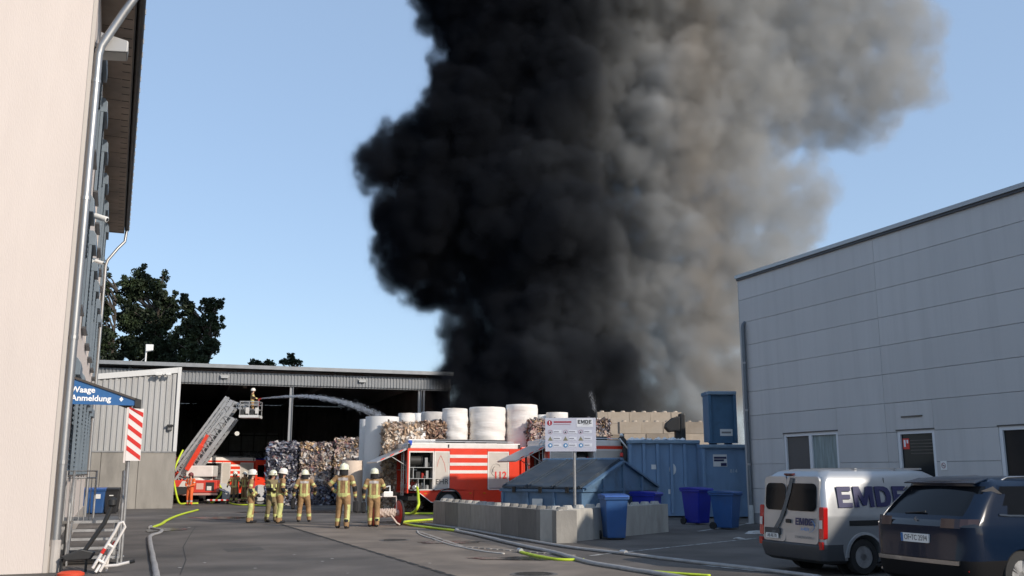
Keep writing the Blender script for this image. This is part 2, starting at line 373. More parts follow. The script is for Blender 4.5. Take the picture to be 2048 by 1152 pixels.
# floodlight and cameras on the facade
def local(o, p): return o.matrix_world @ Vector(p)
bpy.context.view_layer.update()
LBM = Matrix.Translation(C0) @ Matrix.Rotation(PHI, 4, 'Z')
def on_facade(px, py, xoff=0.0):                  # (y, z) on the facade plane x = xoff
    inv = LBM.inverted(); o = inv @ Vector((0,0,HC)); d = inv.to_3x3() @ ray(px, py)
    t = (xoff - o.x) / d.x; q = o + d*t; return q.y, q.z
fl = thing('floodlight', LBM @ Vector((0,.5,10.05)), PHI, 'grey box floodlight on the cream wall under the eaves', 'floodlight')
MB().prism([(.10,-.25,0),(.62,-.25,.06),(.62,-.25,.30),(.10,-.25,.40)], (0,.5,0)).build('housing', mat('lamp_grey', (.30,.30,.30), .5, metal=.3), fl, bevel=.015)
MB().prism([(.12,-.2,-.006),(.60,-.2,.048),(.60,-.2,.058),(.12,-.2,.004)], (0,.4,0)).build('lens', mat('lamp_lens', (.55,.55,.52), .2), fl)
MB().bar((0,0,.2),(.14,0,.2),.08,.08).build('arm', M_galv, fl)
MB().box((.622,-.23,.08),(.63,.23,.28)).build('front_plate', mat('lamp_plate', (.42,.41,.38), .4), fl)
def bullet_cam(y, z, lab, s=1.0):
    c = thing('security_camera', LBM @ Vector((0,y,z)), PHI, lab, 'camera')
    MB().cbox((.05*s,0,0),(.10*s,.14*s,.14*s)).build('mount', M_white, c, bevel=.01)
    MB().tube([(.08*s,0,.0),(.22*s,0,.02*s)], .03*s, 8).build('arm', M_white, c)
    M = Matrix.Translation((.22*s,0,.02*s)) @ Matrix.Rotation(R(112), 4, 'Y') @ Matrix.Rotation(R(30), 4, 'X')
    MB().lathe([(.05*s,-.05*s),(.07*s,-.03*s),(.07*s,.3*s),(.055*s,.31*s)], 12, M).build('camera_body', M_white, c, smooth=True)
    MB().lathe([(.05*s,.305*s),(.04*s,.315*s)], 12, M).build('lens', M_black, c)
y, z = on_facade(172, 432); bullet_cam(min(y, LB-1), z, 'white bullet camera high on the cream wall below the eaves', .95)
y, z = on_facade(180, 522); bullet_cam(min(y, LB-.6), z, 'small white camera near the far downpipe of the cream block', .7)

# ------------------------------------------------------------------ canopy, striped board, stairs
cy_ = 1.45                                             # depth along the facade
W_ = 1.30
ztop, zlow = on_facade(140, 757)[1], None
pT = LBM.inverted() @ P(281, 806, 18.6)
ca = thing('entrance_canopy', LBM @ Vector((0,cy_,0)), PHI, 'sloping entrance canopy with blue sign side on a steel post', 'canopy')
zt0, zt1 = 3.62, 3.18                                   # roof height at wall / outer edge
zb = 3.06
sp = MB().prism([(.02,0,zt0),(W_-.02,0,zt1+.01),(W_-.02,0,zt1-.10),(.95,0,zb+.02),(.02,0,zb+.02)], (0,.03,0)).build('sign_panel', M_signblue, ca)
M_letter = mat('white_lettering', (.80,.82,.84), .5)
text('lettering', 'Waage', .160, FRONT((.30,-.004,3.365)), M_letter, sp, bold=.004)
text('lettering', 'Anmeldung', .160, FRONT((.46,-.004,3.20)), M_letter, sp, bold=.004)
MB().prism([(.98,-.006,3.20),(1.02,-.006,3.25),(1.06,-.006,3.20),(1.02,-.006,3.15)], (0,.004,0)).build('arrow_mark', M_letter, sp)
MB().prism([(0,-.03,zt0),(W_,-.03,zt1),(W_,-.03,zt1+.045),(0,-.03,zt0+.045)], (0,1.75,0)).build('roof', mat('canopy_roof', (.06,.05,.045), .5, metal=.2), ca)
gr = MB(); zs = lambda x: zt0 + (zt1-zt0)*x/W_ - .03
for i in range(9): gr.bar((.05,.1+i*.19,zs(.05)-.05),(W_-.05,.1+i*.19,zs(W_-.05)-.05),.03,.06)
for i in range(7): gr.bar((.1+i*.17,.06,zs(.1+i*.17)-.06),(.1+i*.17,1.68,zs(.1+i*.17)-.06),.02,.04)
gr.build('roof_grating', mat('grating_brown', (.14,.115,.085), .6), ca)
MB().prism([(W_-.02,-.03,zt1-.12),(W_+.10,-.03,zt1-.16),(W_+.10,-.03,zt1+.02),(W_-.02,-.03,zt1+.05)], (0,1.75,0)).build('edge_gutter', M_black, ca)
for yy in (.06, 1.62):
    MB().tube([(W_-.06,yy,0),(W_-.06,yy,zt1-.02)], .032, 10).build('post', M_galv, ca, smooth=True)
    MB().cbox((W_-.06,yy,.01),(.16,.16,.02)).build('base_plate', M_galv, ca)
sbp = thing('striped_board', LBM @ Vector((W_-.06,cy_+.0,2.0)), PHI+R(-6), 'red and white striped warning board on the canopy post', 'board')
MB().box((-.06,-.0,-.02),(.22,.02,1.02)).build('board', mat('board_white', (.74,.70,.67), .5), sbp)
for i in range(5):
    z0 = .0 + i*.215; MB().prism([(-.055,-.004,z0+.19),(.215,-.004,max(z0-.015,-.01)),(.215,-.004,z0+.08),(-.055,-.004,min(z0+.285,1.015))], (0,.003,0)).build('red_stripe', M_red, sbp)
MB().box((-.10,-.002,-.06),(-.064,.10,1.04)).build('edge_strip', mat('board_edge', (.70,.62,.58), .5), sbp)
# steel stairs
st = thing('steel_stairs', LBM @ Vector((0,1.1,0)), PHI, 'galvanised steel stairs with landing and handrails under the blue sign', 'stairs')
X0, X1, PZ = .30, 1.16, .78
M_tread = mat('grating_tread', (.17,.165,.16), .6, metal=.4, var=.25, vscale=14)
for i in range(4):
    z = PZ*(i+1)/5; y = .25 + i*.27
    tr = MB().box((X0,y,z-.04),(X1,y+.26,z)).build('tread', M_tread, st); box('nosing', (X0,y-.012,z-.045), (X1,y-.001,z+.004), M_galv, tr)
ld = MB().box((.05,1.36,PZ-.05),(X1,3.3,PZ)).build('landing', M_tread, st); box('nosing', (X0,1.345,PZ-.05), (X1,1.358,PZ+.004), M_galv, ld)
for x in (X0-.04, X1): MB().prism([(x,.15,0),(x,.4,0),(x,1.4,PZ-.16),(x,1.4,PZ),(x,.15,.16)], (.03,0,0)).build('stringer', M_galv, st)
for (x, y) in ((.12,1.5),(X1-.05,1.5),(.12,3.2),(X1-.05,3.2)): box('leg', (x-.03,y-.03,0), (x+.03,y+.03,PZ-.05), M_galv, st)
def rail(name, pts, r=.022): return MB().tube(pts, r, 8).build(name, M_galv, st, smooth=True)
rail('handrail', [(X0-.06,.3,.1),(X0-.06,.3,1.15),(X0-.06,1.45,PZ+1.0),(X0-.06,1.45,PZ-.02)])
rail('handrail', [(X1+.03,.3,.1),(X1+.03,.3,1.15),(X1+.03,1.45,PZ+1.0),(X1+.03,3.2,PZ+1.0),(X1+.03,3.2,PZ-.04)])
rail('handrail', [(.10,1.5,PZ-.02),(.10,1.5,PZ+1.0),(.66,1.5,PZ+1.0),(.66,1.5,PZ-.02)])
rail('knee_rail', [(.10,1.5,PZ+.86),(.66,1.5,PZ+.86)], .016)
for i in range(5): rail('baluster', [(.18+i*.1,1.5,PZ),(.18+i*.1,1.5,PZ+.86)], .009)
for i in range(6): rail('baluster', [(X1+.03,1.7+i*.28,PZ),(X1+.03,1.7+i*.28,PZ+.98)], .009)

# ------------------------------------------------------------------ annex and hall
RZ = R(19.0)
def corr(b, x0, x1, y, z0f, z1f, pitch, dep):          # corrugated sheet facing -y, z bounds as functions of x
    n = int((x1-x0)/pitch); xs = []
    for i in range(n):
        a = x0 + i*pitch; xs += [(a, y), (a+pitch*.38, y), (a+pitch*.5, y-dep), (a+pitch*.88, y-dep)]
    xs.append((x1, y))
    vs = []
    for x, yy in xs: vs += [(x,yy,z0f(x)), (x,yy,z1f(x))]
    b.add(vs, [(2*i,2*i+2,2*i+3,2*i+1) for i in range(len(xs)-1)])
A0 = G(344, 1017); AH1 = HT(731, A0.y); 
an = thing('annex_building', A0, RZ, 'pale ribbed metal annex on a grey concrete base beside the hall opening', 'building')
AW, AD, AZ = 8.6, 11.0, HT(903, A0.y)
ztopf = lambda x: AH1 - .15 - (-x) * .118
# concrete base in panels
for i in range(5):
    x1 = -i*1.72; x0 = x1 - 1.70
    MB().box((x0,0,0),(x1,.25,AZ-.05)).build('concrete_panel', M_conc, an, bevel=.012)
b = MB(); b.box((-AW,.26,0),(-.28,AD,AZ-.06)); b.build('base_core', M_conc, an)
MB().box((-.26,.252,0),(0,AD,AZ-.05)).build('side_panel', M_conc, an)
b = MB(); corr(b, -AW, -.12, .06, lambda x: AZ, lambda x: ztopf(x)-.16, .27, .06); b.build('ribbed_sheet', M_clad, an, fix=False)
b = MB(); b.add([(-.02,.1,AZ),(-.02,AD,AZ),(-.02,AD,AH1-.1),(-.02,.1,AH1-.15)], [(0,1,2,3)]); b.build('side_sheet', M_clad, an, fix=False)
MB().box((-AW,-.03,AZ-.06),(.02,.12,AZ+.01)).build('drip_edge', M_galv, an)
M_trim = mat('white_trim', (.62,.62,.61), .45)
MB().prism([(-AW,-.06,ztopf(-AW)-.22),(0,-.06,ztopf(0)-.22),(0,-.06,ztopf(0)+.06),(-AW,-.06,ztopf(-AW)+.06)], (0,.2,0)).build('top_trim', M_trim, an)
MB().box((-.14,-.075,AZ),(.03,.13,AH1-.10)).build('corner_trim', M_trim, an)
b = MB(); b.add([(-AW,.0,ztopf(-AW)+.03),(0,0,ztopf(0)+.03),(0,AD,ztopf(0)+.3),(-AW,AD,ztopf(-AW)+.3)], [(0,1,2,3)]); b.build('roof', M_roof, an, fix=False)
ANM = Matrix.Translation(A0) @ Matrix.Rotation(RZ, 4, 'Z')
def wallcam(px, py, lab, s):
    inv = ANM.inverted(); o = inv @ Vector((0,0,HC)); d = inv.to_3x3() @ ray(px,py); t = (-.06-o.y)/d.y; q = o + d*t
    c = thing('wall_lamp', ANM @ Vector((q.x,-.0,q.z)), RZ, lab, 'lamp')
    MB().bar((0,0,0),(0,-.30,.02),.06,.06).build('arm', M_white, c); MB().cbox((-.25,-.32,.02),(.34,.22,.14)).build('lamp_head', M_white, c, bevel=.02)
    MB().cbox((.22,-.32,.03),(.26,.2,.12)).build('lamp_head', M_white, c, bevel=.02)
    return c
wallcam(328, 750, 'white twin floodlight on the ribbed metal annex below its roof trim', 1)
cc = ANM @ Vector((-.35,-.02,HT(855, A0.y))); c = thing('socket_box', cc, RZ, 'small grey switch box near the corner of the ribbed annex', 'switch box')
MB().cbox((0,-.06,0),(.22,.12,.3)).build('case', mat('box_grey',(.15,.15,.15),.5), c, bevel=.02); MB().cbox((0,-.15,.08),(.3,.08,.1)).build('hood', M_black, c)
# hall
H0 = Vector((-20.6, 56.2, 0)); HW, HD, HZ = 17.6, 34.0, 8.15
ha = thing('open_hall', H0, RZ, 'large open fronted steel hall with grey fascia and dark interior', 'hall')
HM = Matrix.Translation(H0) @ Matrix.Rotation(RZ, 4, 'Z')
b = MB(); corr(b, -4.5, HW, 0, lambda x: HZ-1.12, lambda x: HZ-.42, .20, .05); b.build('fascia_sheet', mat('fascia_grey', (.22,.23,.24), .5, var=.12, vscale=.7), ha, fix=False)
MB().box((-4.5,.06,HZ-1.2),(HW,.3,HZ-1.08)).build('lintel_beam', M_hallsteel, ha)
MB().box((-4.5,-.5,HZ-.24),(HW,-.3,HZ-.02)).build('gutter', mat('roof_edge', (.26,.27,.28), .45, metal=.3, var=.1), ha)
MB().box((-4.5,-.299,HZ-.30),(HW,.0,HZ-.2)).build('eave_soffit', M_dark, ha)
MB().box((-4.5,-.29,HZ-.10),(HW,HD,HZ)).build('roof', M_roof, ha)
b = MB(); corr(b, -4.5, HW, HD-.2, lambda x: 3.0, lambda x: HZ-.12, .5, .06); b.build('back_sheet', M_hallin, ha, fix=False)
for i in range(6): MB().box((-4.4+i*3.5,HD-.6,0),(-4.4+i*3.5+3.46,HD-.25,2.98)).build('concrete_panel', mat('hall_concrete', (.30,.29,.275), .9, var=.2, dirt=(.06,.06,.06), damt=.6), ha)
MB().box((-4.6,.3,0),(-4.5,HD,HZ-.12)).build('side_wall', M_hallin, ha); MB().box((HW-.1,.3,0),(HW,HD,HZ-.12)).build('side_wall', M_hallin, ha)
M_col = mat('column_grey', (.28,.29,.30), .5)
def hx(px, y=0.0):                                     # local x on the hall front (depth y) for a pixel column at mid height
    inv = HM.inverted(); o = inv @ Vector((0,0,HC)); d = inv.to_3x3() @ ray(px, 820); t = (y-o.y)/d.y; return (o+d*t).x
for px, wdt in ((582,.22),(840,.2),(848,.1)):
    x = hx(px); cl = MB().box((x-wdt/2,.08,0),(x-wdt/2+.02,.3,HZ-1.19)).box((x+wdt/2-.02,.08,0),(x+wdt/2,.3,HZ-1.19)).box((x-wdt/2+.02,.18,0),(x+wdt/2-.02,.2,HZ-1.19)).build('column', M_col, ha)
for i in range(4):
    x = -2 + i*6.0; MB().box((x,.3,HZ-.75),(x+.15,HD-.6,HZ-.12)).build('roof_girder', M_hallsteel, ha)
for px in (445, 722):
    x = hx(px); MB().prism([(x-.28,-.06,HZ-.62),(x+.28,-.06,HZ-.62),(x+.2,-.2,HZ-.72),(x-.2,-.2,HZ-.72)], (0,0,-.10)).build('fascia_lamp', mat('lamp_pale', (.4,.41,.41), .4), ha)
# interior details on the back wall
def hb(px, py, y=HD-.7):
    inv = HM.inverted(); o = inv @ Vector((0,0,HC)); d = inv.to_3x3() @ ray(px,py); t = (y-o.y)/d.y; q = o+d*t; return q
q = hb(474, 867, 20); lp = thing('hanging_lamp', HM @ q, RZ, 'round white lamp glowing inside the dark hall', 'lamp')
MB().lathe([(.02,-.17),(.14,-.13),(.19,0),(.14,.13),(.03,.17)], 16).build('globe', mat('lamp_globe', (.8,.78,.7), .4, emit=(1,.93,.8), estr=.55), lp, smooth=True)
MB().tube([(0,0,.165),(0,0,HZ-.1-q.z)], .015, 6).build('cord', M_black, lp)
q = hb(490, 772, 8); lp = thing('hanging_lamp', HM @ q, RZ, 'small pale bell lamp hanging in the hall above the ladder basket', 'lamp')
MB().lathe([(.16,-.15),(.13,0),(.04,.15),(.02,.2)], 14).build('shade', mat('lamp_shade', (.7,.68,.62), .4), lp, smooth=True); MB().tube([(0,0,.19),(0,0,HZ-.1-q.z)], .012, 6).build('cord', M_black, lp)
dr = hb(506, 872); dd = HM @ Vector((dr.x, HD-.3, 0))
gt_ = thing('hall_gate', HM @ Vector((dr.x-2.2,HD-.75,0)), RZ, 'grey gridded steel gate in the back wall of the hall', 'gate')
MB().box((0,0,0),(4.6,.06,5.4)).build('leaf', mat('gate_grey', (.26,.265,.26), .6, var=.2), gt_)
for i in range(5): MB().box((i*1.12,-.06,0),(i*1.12+.1,-.001,5.4)).build('bar', M_black, gt_)
for i in range(4): MB().box((0,-.08,.6+i*1.5),(4.6,-.061,.72+i*1.5)).build('bar', M_black, gt_)
# roof mast with lamp
mp = P(291, 722, 61); mm = thing('mast_lamp', Vector((mp.x, mp.y, HZ)), RZ, 'white lamp head on a thin mast above the hall roof', 'lamp')
MB().tube([(0,0,0),(0,0,1.55)], .05, 8).build('mast', M_white, mm); MB().prism([(-.02,-.2,1.25),(.42,-.2,1.35),(.42,-.2,1.72),(-.05,-.2,1.72)], (0,.35,0)).build('lamp_head', M_white, mm, bevel=.03)
MB().tube([(0,0,.9),(-.9,0,.0)], .015, 5).build('stay', M_galv, mm)

# ------------------------------------------------------------------ right building
PR = R(21.5); B0 = G(1498, 1046); BH = HT(557, B0.y)
RB = thing('warehouse_building', B0, PR, 'grey metal panel warehouse with parapet and white framed windows', 'building')
RM = Matrix.Translation(B0) @ Matrix.Rotation(PR, 4, 'Z')      # wall in local plane x=0, towards the camera is -y
def on_wall(px, py):
    inv = RM.inverted(); o = inv @ Vector((0,0,HC)); d = inv.to_3x3() @ ray(px,py); t = -o.x/d.x; q = o + d*t; return q.y, q.z
M_panel = mat('grey_wall_panel', (.49,.478,.47), .55, var=.05, vscale=.5, objrand=.055, bump=.05, bscale=3, dirt=(.41,.40,.393), dscale=2.2, damt=.5, stretch=(1,1,.06))
BL = 32.0; rows = 10; ph = (BH - .35) / rows
op = []
for (xa, xb, yt, zb_) in ((1567, 1675, 868, .95), (1793, 1868, 862, .02), (1996, 2075, 853, .02)):
    ya, za = on_wall(xa, yt); yb, _ = on_wall(xb, yt); op.append((min(ya,yb), max(ya,yb), zb_, za))
vj = on_wall(1768, 800)[0]
seams = [0, vj, vj-11.5, -BL]
inner = MB().box((.10,-BL+.05,0),(18,-.05,BH-.1)).build('wall_core', mat('core_dark', (.2,.2,.2), .8), RB)
for k in range(3):
    ya, yb = seams[k+1], seams[k]
    for r in range(-1, rows):
        z0 = .0 if r < 0 else .35 + r*ph; z1 = .35 if r < 0 else z0 + ph
        segs = [(ya, yb)]
        for o in op:
            if o[2] < z1 - .02 and o[3] > z0 + .02:
                ns = []
                for (a, c) in segs:
                    if o[1] <= a or o[0] >= c: ns.append((a, c)); continue
                    if o[0] - a > .05: ns.append((a, o[0]))
                    if c - o[1] > .05: ns.append((o[1], c))
                segs = ns
        mm_ = M_panel if r >= 0 else mat('wall_plinth', (.25,.25,.255), .8, var=.1)
        for (a, c) in segs:
            MB().box((0,a+.004,z0+.005),(.098,c-.004,z1-.005)).build('wall_panel', mm_, RB, bevel=.005)
        for o in op:                                       # slivers above / below window inside this row
            if o[0] >= ya-.01 and o[1] <= yb+.01:
                if z0 + .02 < o[3] < z1 - .03: MB().box((0,o[0],o[3]),(.098,o[1],z1-.008)).build('wall_panel', mm_, RB)
                if z0 + .03 < o[2] < z1: MB().box((0,o[0],z0+.008),(.098,o[1],o[2])).build('wall_panel', mm_, RB)
MB().box((-.10,-BL,BH-.02),(.5,.06,BH+.10)).build('parapet_cap', mat('parapet_grey', (.36,.37,.38), .4, metal=.3), RB)
MB().box((-.06,-BL,BH-.10),(.0,.03,BH-.021)).build('parapet_drip', mat('drip_dark', (.04,.04,.045), .5), RB)
MB().box((.10,.0,0),(18,.02,BH)).build('end_wall', M_panel, RB); MB().box((-.001,-.02,0),(.099,.03,BH-.1)).build('corner_trim', mat('corner_grey', (.33,.335,.345), .5), RB)
MB().box((.3,-BL,BH-.3),(18,0,BH-.12)).build('roof', M_roof, RB)
MB().box((.5,-BL+.3,BH-.119),(7,-21.5,BH+1.5)).build('added_shade_block', M_panel, RB)  # unseen block added on the roof to lengthen the shadow over the van
M_wframe = mat('window_frame_white', (.66,.67,.69), .4)
def wwin(o, panes, bot):
    ya, yb, z0, z1 = o
    wn = MB().box((.02,ya,z1-.10),(.09,yb,z1)).box((.02,ya,z0),(.09,yb,z0+.08)).box((.02,ya,z0+.08),(.09,ya+.10,z1-.10)).box((.02,yb-.10,z0+.08),(.09,yb,z1-.10)).build('window', M_wframe, RB)
    wd = (yb-ya-.2)/panes
    for i in range(panes):
        a = ya+.10+i*wd
        box('pane', (.075,a,z0+.08), (.085,a+wd,z1-.10), (M_glass if panes == 1 else (mat('curtain_glass', (.24,.29,.29), .35, spec=.2, var=.25, vscale=3, stretch=(1,4,.5)) if i == 0 else mat('screen_glass', (.11,.10,.095), .5, spec=.2))), wn)
        if i: box('mullion', (.02,a-.07,z0+.08), (.074,a+.07,z1-.10), M_wframe, wn)
    MB().box((-.02,ya-.02,z1),(.02,yb+.02,z1+.035)).build('drip_cap', mat('drip_brown', (.08,.075,.07), .6), wn)
    return wn
w1 = wwin(op[0], 2, 0); w2 = wwin(op[1], 1, 0); w3 = wwin(op[2], 1, 0)
ya, yb, z0, z1 = op[1]
nt_ = MB().box((.066,yb-.38,z1-.52),(.073,yb-.14,z1-.22)).build('notice', M_red, w2)
MB().box((.062,yb-.35,z1-.36),(.0655,yb-.29,z1-.26)).box((.062,yb-.25,z1-.46),(.0655,yb-.18,z1-.26)).build('notice_mark', M_letter, nt_)
for i in range(5): MB().box((.068,ya+.14,z1-.3-i*.09),(.073,yb-.42,z1-.27-i*.09)).build('blind_slat', mat('slat_dark', (.08,.07,.06), .6), w2)
MB().box((.068,op[2][0]+.14,.3),(.0735,op[2][1]-.14,1.4)).build('red_curtain', mat('curtain_red', (.10,.02,.02), .7, var=.4, vscale=5), w3)
y1, zz = on_wall(1803, 834); y2, _ = on_wall(1845, 834)
MB().box((-.03,y2,zz-.02),(-.001,y1,zz+.02)).build('lamp_bracket', mat('rust_strip', (.12,.105,.09), .7), RB)
y1, zz = on_wall(1888, 931); ns = thing('no_smoking_sign', RM @ Vector((0,y1,zz)), PR, 'small white no smoking sign on the grey panel wall', 'sign')
MB().box((-.012,-.11,-.12),(-.0005,.11,.12)).build('plate', M_white, ns, bevel=.004)
b = MB(); 
for i in range(20):
    a0, a1 = 2*math.pi*i/20, 2*math.pi*(i+1)/20
    b.add([(-.015,math.cos(a)*r,math.sin(a)*r) for a, r in ((a0,.075),(a1,.075),(a1,.06),(a0,.06))], [(0,1,2,3)])
b.bar((-.0155,-.05,-.05),(-.0155,.05,.05),.003,.016,up=(1,0,0)); b.build('prohibition_ring', mat('dull_red', (.25,.05,.05), .5), ns)
MB().box((-.0165,-.03,-.01),(-.0126,.035,.01)).build('cigarette', M_black, ns)
dq = on_wall(1484, 700)[0]
dpr = thing('wall_downpipe', RM @ Vector((0,-.30,0)), PR, 'grey downpipe at the corner of the panel warehouse', 'downpipe')
zt = HT(650, B0.y); M_pipeg = mat('pipe_grey', (.13,.145,.16), .45, metal=.2, var=.08)
MB().tube([(-.09,0,.62),(-.09,0,3),(-.09,0,zt-.15),(-.07,0,zt-.04),(-.01,0,zt+.03),(.05,0,zt+.03)], .07, 12).build('pipe', M_pipeg, dpr, smooth=True)
MB().tube([(-.09,0,0),(-.09,0,.63)], .088, 12).build('standpipe', mat('standpipe_pale', (.50,.50,.48), .6, var=.1), dpr)
for z in (2.0, 3.9, 5.6): MB().tube([(-.09,0,z),(-.09,0,z+.07)], .079, 12).build('pipe_clamp', M_galv, dpr)
# ------------------------------------------------------------------ fire engines
M_fred = mat('fire_red', (.78,.055,.022), .32, coat=.6, var=.05, vscale=2, dirt=(.35,.06,.04), dscale=1.2, damt=.25)
M_fwhite = mat('fire_white', (.78,.74,.69), .35, coat=.4, var=.04, dirt=(.5,.46,.42), dscale=1.3, damt=.3)
M_shut = mat('shutter_cream', (.60,.55,.49), .45, metal=.2, var=.05, bump=.12, bscale=1.0)
M_alu = mat('aluminium', (.52,.52,.52), .38, metal=.7, var=.12, vscale=5)
M_tyre = mat('tyre_rubber', (.02,.02,.02), .85, bump=.2, bscale=30)
M_rim = mat('wheel_rim', (.42,.42,.42), .45, metal=.5, dirt=(.12,.11,.10), dscale=4, damt=.5)
M_under = mat('underbody', (.015,.015,.015), .8)
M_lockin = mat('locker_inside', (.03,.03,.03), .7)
M_bluelight = mat('beacon_blue', (.03,.10,.55), .12, coat=.8)
M_cglass = mat('car_glass', (.006,.007,.009), .06, spec=.22)
M_yel = mat('hose_yellow', (.55,.66,.03), .55, var=.15, vscale=9)
M_blueh = mat('blue_hose_roll', (.05,.19,.42), .6)
M_eq = [mat('gear_red', (.30,.02,.015), .5), mat('gear_grey', (.30,.30,.30), .5, metal=.5), mat('gear_white', (.6,.58,.55), .5), mat('gear_dark', (.035,.035,.035), .6), M_yel]
def wheel(parent, x, y, r, wd, side, dual=False, spokes=0):
    M = Matrix.Translation((x, y, r)) @ Matrix.Rotation(R(90)*side, 4, 'X')
    wh = MB().lathe([(r*.62,0),(r*.93,.01),(r,.05),(r,wd-.05),(r*.93,wd-.01),(r*.62,wd)], 32, M, caps=False).build('tyre', M_tyre, parent, smooth=True)
    rim = MB(); rim.lathe([(r*.63,wd-.02),(r*.60,wd-.015),(r*.56,wd-.06),(r*.42,wd-.11),(r*.3,wd-.10),(r*.26,wd-.03),(r*.2,wd-.02),(.01,wd-.02)], 32, M)
    rim.build('rim', M_rim, wh, smooth=True)
    if spokes:
        sp = MB()
        for i in range(spokes):
            a = 2*math.pi*i/spokes
            for da in (-.10, .10):
                p0 = M @ Vector((math.cos(a)*r*.14, math.sin(a)*r*.14, wd-.035)); p1 = M @ Vector((math.cos(a+da)*r*.6, math.sin(a+da)*r*.6, wd-.012))
                sp.bar(p0, p1, r*.07, .022, up=M.to_3x3() @ Vector((0,0,1)))
        sp.build('spokes', M_rim, wh)
    else:
        bl = MB()
        for i in range(10):
            a = 2*math.pi*i/10; bl.lathe([(.018*r/.45,0),(.018*r/.45,.03)], 6, M @ Matrix.Translation((math.cos(a)*r*.32, math.sin(a)*r*.32, wd-.10)))
        bl.build('wheel_nuts', M_alu, wh)['kind'] = 'stuff'
    return wh
def clutter(parent, x0, x1, y0, y1, z0, z1, n, seed):
    rng = random.Random(seed)
    for i in range(n):
        x = rng.uniform(x0+.06, x1-.12); s = rng.choice((0,1,2)); h = rng.uniform(.10, max(.12, (z1-z0)*.75)); wd = min(rng.uniform(.07,.2), x1-x-.02)
        m = rng.choice(M_eq[:4] + [M_eq[1], M_eq[3]])
        y = y0 + rng.uniform(0, .12)
        if s == 0: MB().box((x,y,z0),(x+wd,min(y+.3,y1),z0+h)).build('equipment_box', m, parent, bevel=.01)
        elif s == 1: MB().lathe([(wd/2,0),(wd/2,h*.85),(wd*.2,h)], 10, Matrix.Translation((x+wd/2,y+wd/2+.02,z0))).build('canister', m, parent, smooth=True)
        else:
            M = Matrix.Translation((x+wd/2,y,z0+wd/2+.02)) @ Matrix.Rotation(R(-90), 4, 'X')
            MB().lathe([(wd/2,0),(wd/2,.12),(wd*.36,.12),(wd*.36,.0),(wd*.2,.0),(wd*.2,.1),(.005,.1)], 14, M).build('coiled_hose', m, parent, smooth=True)
def reelbox(parent, x0, x1, z0, z1, y, m=None):
    M = Matrix.Translation((x0,y+.25,(z0+z1)/2)) @ Matrix.Rotation(R(90), 4, 'Y'); r = (z1-z0)/2
    MB().lathe([(r*.96,0),(r*.96,.02),(r*.8,.03),(r*.8,x1-x0-.03),(r*.96,x1-x0-.02),(r*.96,x1-x0)], 18, M).build('hose_drum', m or mat('drum_black', (.03,.028,.026), .6), parent, smooth=True)
